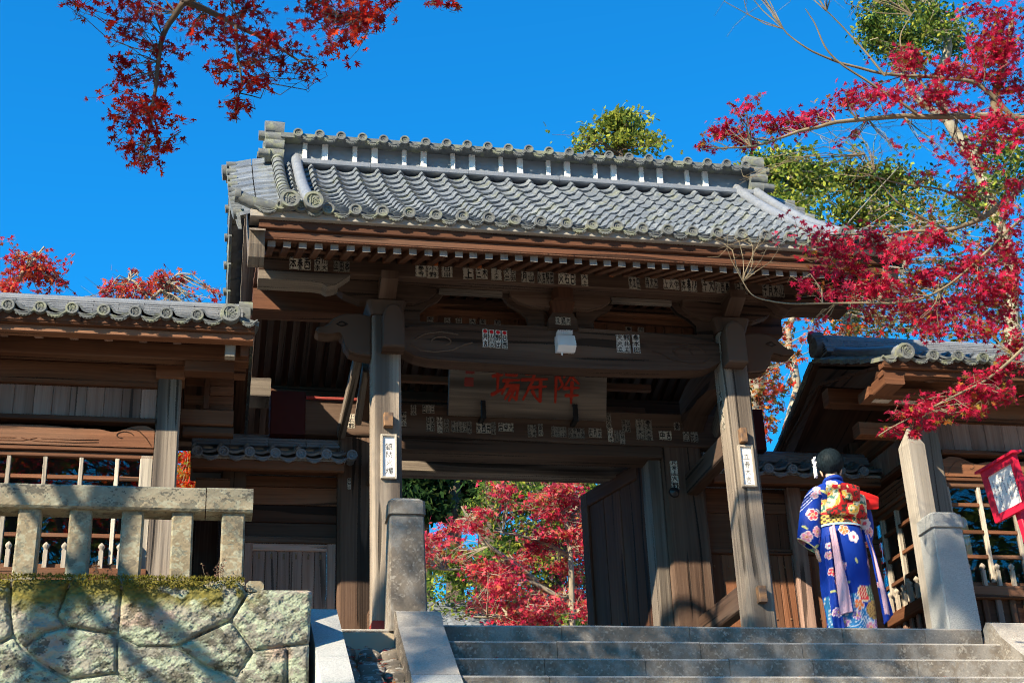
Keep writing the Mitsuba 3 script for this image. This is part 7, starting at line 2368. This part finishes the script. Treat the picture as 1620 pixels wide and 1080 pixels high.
PGR = [(3.76, 12.83, 4.4, 0.32, 0.3, 0.37, 350), (4.1, 12.98, 4.23, 0.32, 0.26, 0.32, 250), (4.56, 12.9, 5.33, 0.38, 0.3, 0.2, 200), (5.25, 12.94, 5.71, 0.55, 0.44, 0.2, 250), (5.88, 12.89, 5.02, 0.44, 0.35, 0.27, 250), (5.48, 13.19, 4.76, 0.44, 0.35, 0.27, 250), (6.43, 12.71, 5.66, 0.28, 0.22, 0.18, 150), (4.91, 13.16, 4.63, 0.43, 0.35, 0.22, 200), (6.1, 12.41, 3.24, 0.42, 0.33, 0.1, 160), (5.59, 12.76, 4.3, 0.32, 0.26, 0.21, 120), (4.71, 12.8, 3.81, 0.42, 0.34, 0.21, 160)]
PC = [(5.86, 30.09, 11.6, 0.41, 0.37, 0.47, 300), (6.7, 31.23, 12.11, 0.54, 0.43, 0.42, 300), (7.4, 31.84, 12.45, 0.59, 0.47, 0.35, 260), (5.9, 29.16, 10.62, 0.45, 0.36, 0.36, 220), (6.76, 31.06, 11.36, 0.38, 0.3, 0.27, 120), (7.7, 30.82, 11.9, 0.38, 0.31, 0.29, 150), (7.97, 30.65, 12.15, 0.57, 0.46, 0.27, 180), (8.47, 28.44, 11.39, 0.73, 0.58, 0.25, 180), (9.5, 28.11, 11.21, 0.72, 0.58, 0.25, 150), (7.35, 29.54, 10.87, 0.18, 0.18, 0.22, 40)]
LC1 = [(6.98, 30, 6.37), (7.03, 30, 9.86), (7.04, 30, 11.02), (7.05, 30, 12.29)]
LC2 = [(6.24, 31, 6.59), (6.25, 31, 10.15), (6.25, 31, 12.63)]
LC3 = [(8.23, 32, 6.81), (8.32, 32, 10.49), (8.36, 32, 13.05)]

SUNSET = [(0.50, 0.05, 0.035), (0.56, 0.09, 0.04), (0.44, 0.025, 0.035), (0.58, 0.13, 0.05), (0.46, 0.03, 0.05)]
r0_ = np.random.default_rng(21)


def grow(pads, k):
    return [(*p[:3], p[3] * k, p[4] * k, p[5] * k, p[6]) for p in pads]


extra = [(-2.2 - 1.5 * a, -4.4 - 1.3 * b, 4.2 + 0.9 * c_, 0.45, 0.4, 0.20, 80) for a, b, c_ in r0_.random((20, 3))]
tree('maple_tree', 'near maple with dark red leaves hanging down from above the frame at the upper left', [
    ([(-7.2, -6.3, -4.4), (-7.1, -6.3, -2.0), (-6.9, -6.2, 0.6), (-6.6, -6.0, 2.4)], 0.24, 0.16),
    ([(-6.6, -6.0, 2.4), (-5.4, -5.2, 4.0), (-3.4, -4.4, 5.0), (-1.8, -3.8, 5.3), LL1[0]], 0.12, 0.030),
    ([(-6.8, -6.2, 1.4), (-5.6, -6.7, 2.1), (-4.6, -6.3, 2.45), (-4.37, -5.2, 2.68), (-4.36, -4.3, 2.88), (-4.0, -3.6, 3.5)], 0.085, 0.05),
    ([(-6.7, -6.1, 1.9), (-5.4, -6.4, 2.3), (-4.85, -5.7, 2.55), (-4.75, -4.8, 2.74), (-4.6, -4.0, 3.2)], 0.07, 0.03),
    ([(-6.6, -6.0, 2.4), (-6.0, -6.8, 3.3), (-5.0, -7.4, 4.0), (-3.6, -7.2, 4.6)], 0.09, 0.03),
    ([(-3.4, -4.4, 5.0), (-2.6, -4.9, 5.4), (-1.2, -5.0, 5.6), (-0.2, -4.9, 5.2), LL3[2]], 0.05, 0.022),
    (LL1, 0.024, 0.006), (LL2, 0.024, 0.006), (LL3, 0.022, 0.006), (LL4, 0.012, 0.004), (LL5, 0.014, 0.005)],
    PL_A + PL_D + extra, MAPLE, 0.034, DARKRED + DARKRED + SCARLET[:3], 31, group=None, bark='dark_bark', twig_r=0.0045, twigs=4, flatness=0.45, droop=0.9)
tree('maple_tree', 'bright crimson maple reaching in from the right edge over the right wing', [
    ([(7.9, -2.6, -4.0), (7.7, -2.6, -1.0), (7.4, -2.5, 1.6), (7.1, -2.4, 3.0)], 0.22, 0.14),
    ([(7.4, -2.5, 1.6), (7.0, -2.35, 1.9), LR5[0]], 0.06, 0.03), (LR5, 0.016, 0.004),
    ([(7.2, -2.5, 2.4), (6.6, -2.3, 2.7), LR4[0]], 0.05, 0.014), (LR4, 0.013, 0.003),
    ([(7.1, -2.4, 3.0), (6.6, -2.3, 3.2), LR3[0]], 0.07, 0.045), (LR3, 0.030, 0.005),
    ([(7.1, -2.4, 3.0), (6.4, -2.5, 3.7), LR2[0]], 0.08, 0.045), (LR2, 0.026, 0.003),
    ([(7.1, -2.4, 3.0), (6.5, -2.5, 3.6), LR1[0]], 0.07, 0.045), (LR1, 0.032, 0.004),
    (LR6, 0.02, 0.03), (LR7, 0.013, 0.003), (LR8, 0.012, 0.003), (LR9, 0.012, 0.003), (LR10, 0.010, 0.003), (LR11, 0.010, 0.003)],
    PR_U + PR_L + PR_O, MAPLE, 0.034, RED + RED + MIXED, 32, mult=2.5, spread=0.3, bark='maple_bark', twig_r=0.005, twigs=4, flatness=0.5, droop=0.8,
    bare=[(3.55, -2.7, 4.55, .22, .2, .22, 0), (4.2, -2.7, 4.6, .3, .3, .2, 0), (4.6, -2.6, 4.6, .3, .3, .2, 0), (4.35, -2.1, 3.2, .4, .3, .25, 0), (4.8, -2.1, 3.4, .4, .3, .25, 0), (5.2, -2.2, 3.6, .3, .3, .3, 0), (3.9, -1.9, 2.55, .2, .2, .1, 0)])
tree('evergreen_tree', 'rounded evergreen with a pale forked trunk rising behind the right end of the gate roof', [([(9.2, 14, -0.2), (9.25, 14, 5), LE1[0]], 0.4, 0.20), (LE1, 0.19, 0.08), (LE1b, 0.09, 0.03), (LE1c, 0.09, 0.03)],
     grow(PE1, 1.22), OVAL, 0.11, GREEN + LIME + LIME, 33, 'evergreens behind the gate', mult=4.2, twig_r=0.03, twigs=5, leaf='gloss_leaf', flatness=0.4)
tree('evergreen_tree', 'layered thin evergreen standing between the rounded evergreen and the crimson maple', [([(11.6, 16, -0.2), (11.7, 16, 5), LE2[0]], 0.4, 0.18), (LE2, 0.17, 0.05), (LE2b, 0.08, 0.03)],
     grow(PE2, 1.22), OVAL, 0.11, GREEN + OLIVE + LIME + LIME, 34, 'evergreens behind the gate', mult=3.2, twig_r=0.028, twigs=5, leaf='gloss_leaf', flatness=0.4)
tree('evergreen_tree', 'tall evergreen with a pale crooked trunk in the upper right corner', [([(17.2, 17, -0.2), (17.2, 17, 7), LE3[0]], 0.3, 0.17), (LE3, 0.17, 0.09), (LE3b, 0.10, 0.04)],
     grow(PE3, 1.25), OVAL, 0.115, GREEN + LIME + [(0.02, 0.05, 0.03)], 35, 'evergreens behind the gate', mult=4.2, twig_r=0.03, twigs=5, leaf='gloss_leaf', flatness=0.4)
tree('yellow_green_tree', 'feathery yellow green treetop showing just above the ridge of the gate roof', [([(5.6, 18, -0.2), (5.6, 18, 8), LT5[0]], 0.3, 0.14), (LT5, 0.12, 0.03)],
     PT5, SPRAY, 0.125, LIME + [(0.22, 0.24, 0.05)], 36, mult=1.7, bark='dark_bark', spread=0.1, twig_r=0.025, twigs=5, flatness=0.2, droop=-0.4)
tree('autumn_tree', 'thinning orange and green tree seen between the gate post and the right wing roof', [([(7.0, 8, -0.2), (6.9, 8, 2.5), (6.9, 8, 4.2)], 0.12, 0.05), ([(6.9, 8, 3.0), (6.5, 8, 4.6), (6.4, 8, 5.6)], 0.05, 0.02)],
     PM1, MAPLE5, 0.075, AUTUMN + ORANGE, 37, twig_r=0.012, twigs=5, flatness=0.4)
tree('autumn_tree', 'olive and russet tree with a pale bent trunk behind the ridge of the right wing', [([(7.6, 9, -0.2), (7.5, 9, 2.5), LM1[0]], 0.12, 0.085), (LM1, 0.075, 0.04)],
     PM2, MAPLE5, 0.085, OLIVE + AUTUMN, 38, twig_r=0.014, twigs=6, flatness=0.35)
tree('maple_tree', 'orange red maple top above the far left end of the left wing roof', [([(-3.0, 6, -0.1), (-2.9, 6, 2.0), LO1[0]], 0.12, 0.07), (LO1, 0.06, 0.012)],
     PO1, MAPLE5, 0.058, SUNSET, 39, 'maples behind the left wing', mult=1.3, spread=0.2, twig_r=0.010, twigs=5, flatness=0.4)
tree('maple_tree', 'scarlet maple tops with bare twigs above the left wing roof beside the gate', [([(-1.6, 7, -0.1), (-1.5, 7, 2.0), LO2[0]], 0.12, 0.06), (LO2, 0.05, 0.012), (LO2b, 0.03, 0.01)],
     PO2, MAPLE5, 0.058, SUNSET, 40, 'maples behind the left wing', mult=1.2, spread=0.2, twig_r=0.010, twigs=7, flatness=0.4, bare=[(-1.3, 7, 5.9, .5, .4, .3, 0), (-0.6, 7, 5.9, .5, .4, .3, 0), (-0.1, 7, 5.8, .3, .3, .2, 0)])
tree('maple_tree', 'low orange maple seen through the gap beside the left wing corner post', [([(-0.2, 4.2, -0.1), (-0.2, 4.1, 1.2), (-0.25, 4.0, 2.2)], 0.06, 0.02)],
     PG + [(-0.28 + 0.11 * i, 3.9, 2.38 + 0.11 * j, 0.12, 0.15, 0.09, 60) for i in range(6) for j in range(5)], MAPLE5, 0.055, ORANGE + LIME[:1], 41, mult=1.6, twig_r=0.008, twigs=5, flatness=0.4)
tree('maple_tree', 'pink red maple with pale branches filling the view through the open gateway', [([(6.05, 8.6, -0.1), (6.0, 8.6, 1.0), LW1[0]], 0.10, 0.06), (LW1, 0.055, 0.015), (LW2, 0.035, 0.012), (LW3, 0.04, 0.012), (LW4, 0.04, 0.015), (LW5, 0.04, 0.012), (LW6, 0.04, 0.012), (LW7, 0.04, 0.012)],
     PW, MAPLE5, 0.052, RED + [(0.62, 0.08, 0.12), (0.66, 0.12, 0.14), (0.46, 0.14, 0.07), (0.32, 0.18, 0.06), (0.58, 0.05, 0.06), (0.60, 0.10, 0.10), (0.70, 0.16, 0.18), (0.66, 0.09, 0.12)], 42, mult=1.5, spread=0.2, twig_r=0.010, twigs=6, flatness=0.45)
PGX = [(3.9 + 0.55 * a, 14.2, 4.0 + 0.45 * b, 0.5, 0.5, 0.35, 110) for a, b in r0_.uniform(0, 1, (26, 2)) * [8.5, 8.0]] + [(3.6 + 5.6 * a, 14.8 + b, 2.9 + 1.6 * c_, 0.6, 0.6, 0.35, 110) for a, b, c_ in r0_.random((26, 3))]
tree('green_shrub_tree', 'light green leafy trees behind the pink red maple seen through the gateway', [([(6.0, 13, 0), (6.0, 13, 3.0), (5.9, 13, 5.0)], 0.09, 0.03)],
     PGR + PGX, OVAL, 0.085, LIME + GREEN, 43, mult=2.6, bark='dark_bark', twig_r=0.015, twigs=4, flatness=0.4)
for i, (L_, a, b, lab) in enumerate(((LC1, 0, 4, 'tall dark conifer with a bare straight trunk, middle one through the gateway'), (LC2, 4, 7, 'tall dark conifer nearest the left post through the gateway'), (LC3, 7, 10, 'tall dark conifer furthest right behind the pink red maple'))):
    k0 = np.array(L_)
    more = [(k0[1][0] + 1.6 * q1, k0[1][1] + 1.2 * q2, 12.5 + 1.1 * j, 1.8 - 0.14 * j, 1.6 - 0.12 * j, 0.8, 260) for j, (q1, q2) in enumerate(r0_.normal(size=(8, 2)) * 0.3)]
    tree('conifer', lab, [([(k0[0][0], k0[0][1], 0), tuple(k0[0]), tuple(k0[1]), tuple(k0[-1]), (k0[-1][0], k0[-1][1], 21)], 0.42, 0.10)], PC[a:b] + more, SPRAY, 0.30, PINE, 50 + i, 'conifers beyond the gateway', mult=3.0, bark='dark_bark', twig_r=0.05, twigs=3, flatness=0.15, droop=0.7)
shade = [(-8.2 + 4.2 * a, -9.2 + 1.4 * b, 6.2 + 1.0 * c_, 0.40, 0.40, 0.22, 150) for a, b, c_ in r0_.random((30, 3))] + [(-5.6 + 0.9 * a, -8.3 + 0.5 * b, 7.2 + 1.0 * c_, 0.3, 0.3, 0.2, 60) for a, b, c_ in r0_.random((9, 3))]
shade += [(-5.75 + 0.35 * a, -6.45, 5.35 + 0.9 * c_, 0.25, 0.25, 0.18, 130) for a, c_ in r0_.random((6, 2))]
shade += [(-3.72 + 0.3 * a, -8.35, 7.2 + 0.55 * c_, 0.30, 0.30, 0.18, 260) for a, c_ in r0_.random((5, 2))]
tree('maple_tree', 'tall red maple standing left of the viewer beside the stairs', [([(-7.0, -8.9, -4.4), (-6.9, -8.9, 0), (-6.6, -8.7, 3.5), (-6.2, -8.6, 5.8)], 0.24, 0.10), ([(-6.6, -8.7, 3.8), (-5.4, -8.6, 6.0), (-4.4, -8.4, 7.0), (-3.7, -8.35, 7.4)], 0.08, 0.02), ([(-6.6, -8.7, 4.2), (-7.6, -8.9, 5.8), (-8.2, -9.0, 6.6)], 0.07, 0.02)],
     shade, MAPLE5, 0.055, SCARLET, 59, twig_r=0.009, twigs=4, fine=2, bark='dark_bark')
# trees behind and beside the viewer: they throw the dappled shade and show in the window panes
for i, (x, y, z, sx, n, pal, lab) in enumerate(((-1.8, -17.5, 7.6, 3.0, 56, RED + SCARLET, 'broad red maple standing behind the viewer'), (-9.5, -4.5, 4.5, 1.6, 26, MIXED, 'mixed red maple beside the left wing'))):
    rr3 = np.random.default_rng(70 + i)
    pd = [(x + sx * a, y + sx * b, z + sx * 0.5 * c_, 0.6, 0.6, 0.25, 90) for a, b, c_ in np.clip(rr3.normal(size=(n, 3)) * 0.6, -1.2, 1.2)]
    tree('maple_tree', lab, [([(x, y, -4.5), (x + 0.1, y, -1), (x, y + 0.1, 2.0), (x + 0.1, y, z)], 0.22, 0.10)] + [([(x, y, 1.5 + 0.3 * q), (x + sx * 0.5 * math.cos(q * 1.3), y + sx * 0.5 * math.sin(q * 1.3), z - 0.6), (x + sx * math.cos(q * 1.3), y + sx * math.sin(q * 1.3), z + 0.3)], 0.08, 0.02) for q in range(5)],
         pd, MAPLE5, 0.055, pal, 60 + i, twig_r=0.010, twigs=4, bark='dark_bark')

for i, (x, y, h_, w_) in enumerate(((-16, -33, 15, 4.5), (-8.5, -30, 14, 4.2), (-1.5, -33, 15, 4.5), (5, -29, 14, 4.2), (11.5, -31, 15, 4.6), (18, -24, 14, 4.6), (20, -14, 13, 4.2), (19, -4, 12, 4), (16, -34, 16, 5), (-23, -26, 10, 4), (-5, -26, 17, 4.2))):
    rr3 = np.random.default_rng(170 + i)
    pd = [(x + w_ * 0.75 * a, y + w_ * 0.75 * b, h_ - 5.5 + 0.33 * h_ * c_, 1.3, 1.3, 0.8, 110) for a, b, c_ in np.clip(rr3.normal(size=(34, 3)) * 0.6, -1.2, 1.2)]
    tree('backdrop_tree', 'tall autumn tree in the grove standing behind the viewer', [([(x, y, -4.7), (x + 0.1, y, 1), (x, y + 0.1, 5.0), (x + 0.1, y, h_ - 4)], 0.4, 0.12)], pd, OVAL, 0.34, [GREEN, OLIVE, SCARLET, GREEN, RED][i % 5], 160 + i, 'grove behind the viewer', twig_r=0.03, twigs=3, fine=2, bark='dark_bark')

# ------------------------------------------------------------------ tiled house beyond the gateway
hs = thing('tiled_house', 'pale grey tiled roof of a house beyond the maple, low in the open gateway', 'house')
mb = MB()
mb.box(2.2, 7.4, 13.3, 17.0, 0, 2.85, 0.02)
mb.part(hs, 'wall', 'grey_plaster')
mb = MB()
mb.extrude([(12.9, 2.82), (15.1, 4.02), (17.3, 2.82), (17.3, 2.72), (15.1, 3.92), (12.9, 2.72)], (2.0, 0, 0), (0, 1, 0), (0, 0, 1), (5.6, 0, 0))
hr = mb.part(hs, 'roof', 'smooth_tile')
for i in range(8):
    a = np.array([12.86 + 0.28 * i, 2.84 + 0.153 * i])
    for c_ in range(18):
        mb = MB()
        mb.extrude([(0.0, 0.0), (0.075, 0.022), (0.15, 0.0), (0.30, -0.012), (0.30, -0.04), (0, -0.03)], (2.0 + c_ * 0.31, a[0], a[1] + 0.045), (1, 0, 0), (0, 0, 1), (0, 0.30, 0.135))
        mb.part(hr, 'roof_tile', 'smooth_tile')
for z in (4.03, 4.11):
    mb = MB()
    mb.box(2.0, 7.6, 14.95, 15.25, z, z + 0.075, 0.01)
    mb.part(hs, 'ridge_course', 'smooth_tile')

# ------------------------------------------------------------------ small plants on the stonework
for nm, lab, cx_, cy_, cz_, n, palette, size, sx in (('fern_tuft', 'small bright green fern tuft on the corner stone of the retaining wall', 0.50, -1.0, -0.045, 70, [(0.05, 0.22, 0.02), (0.08, 0.28, 0.03)], 0.04, 0.10),
                                        ('dry_weed', 'dry reddish weed at the foot of the balustrade posts', -0.68, -1.38, 0.02, 60, [(0.30, 0.13, 0.06), (0.24, 0.16, 0.08)], 0.018, 0.05),
                                        ('dry_weed', 'dry pinkish weed beside the end post of the balustrade', 0.08, -1.38, 0.02, 60, [(0.36, 0.20, 0.15), (0.25, 0.18, 0.12)], 0.018, 0.08)):
    t = thing(nm, lab, 'plant')
    r_ = np.random.default_rng(len(lab))
    st_ = []
    P = []
    for i in range(7):
        b = np.array([cx_ + r_.normal() * sx * 0.5, cy_ + r_.normal() * 0.03, cz_])
        e = b + [r_.normal() * 0.04, r_.normal() * 0.03, (0.05 if nm == 'fern_tuft' else 0.15) * r_.uniform(0.5, 1)]
        st_.append(tube(np.array([b, (b + e) / 2 + r_.normal(size=3) * 0.01, e]), [0.002, 0.0015, 0.001], 3))
        P += [b + (e - b) * q for q in r_.uniform(0.3, 1, n // 7)]
    put(t, 'stems', mikit.ply(join(st_), 'dark_bark'))
    v, f, c_ = leaf_cloud(np.array(P) + r_.normal(size=(len(P), 3)) * 0.008, size, OVAL, palette, r_, -0.5, 0.4)
    put(t, 'foliage', mikit.ply((v, f), 'leaf', color=c_))

# fallen leaves scattered on the ramp and steps
r_ = np.random.default_rng(77)
P = []
for i in range(70):
    k = r_.integers(0, 5)
    P.append((r_.uniform(1.75, 5.7), -0.34 - TREAD * k - 0.0 + r_.uniform(0.02, 0.2), -RISE * k + 0.006))
for i in range(40):
    s_ = r_.uniform(0.1, 0.9)
    P.append((r_.uniform(0.95, 1.35), -0.3 - s_, -0.12 - 0.6 * s_))
v, f, c_ = leaf_cloud(np.array(P), 0.03, MAPLE5, SCARLET + ORANGE, r_, 0, 0.95)
scene['fallen_leaves'] = mikit.ply((v, f), 'leaf', color=c_)
labels['fallen_leaves'] = {'label': 'fallen red and orange maple leaves scattered on the steps and ramp', 'category': 'leaves', 'kind': 'stuff'}

# ------------------------------------------------------------------ opaque materials are seen from both sides
for k_, v_ in list(scene.items()):
    if v_['type'] in ('principled', 'bumpmap'):
        scene[k_] = {'type': 'twosided', 'bsdf': v_}
    elif isinstance(v_.get('bsdf'), dict) and v_['bsdf'].get('type') == 'principled':
        v_['bsdf'] = {'type': 'twosided', 'bsdf': v_['bsdf']}
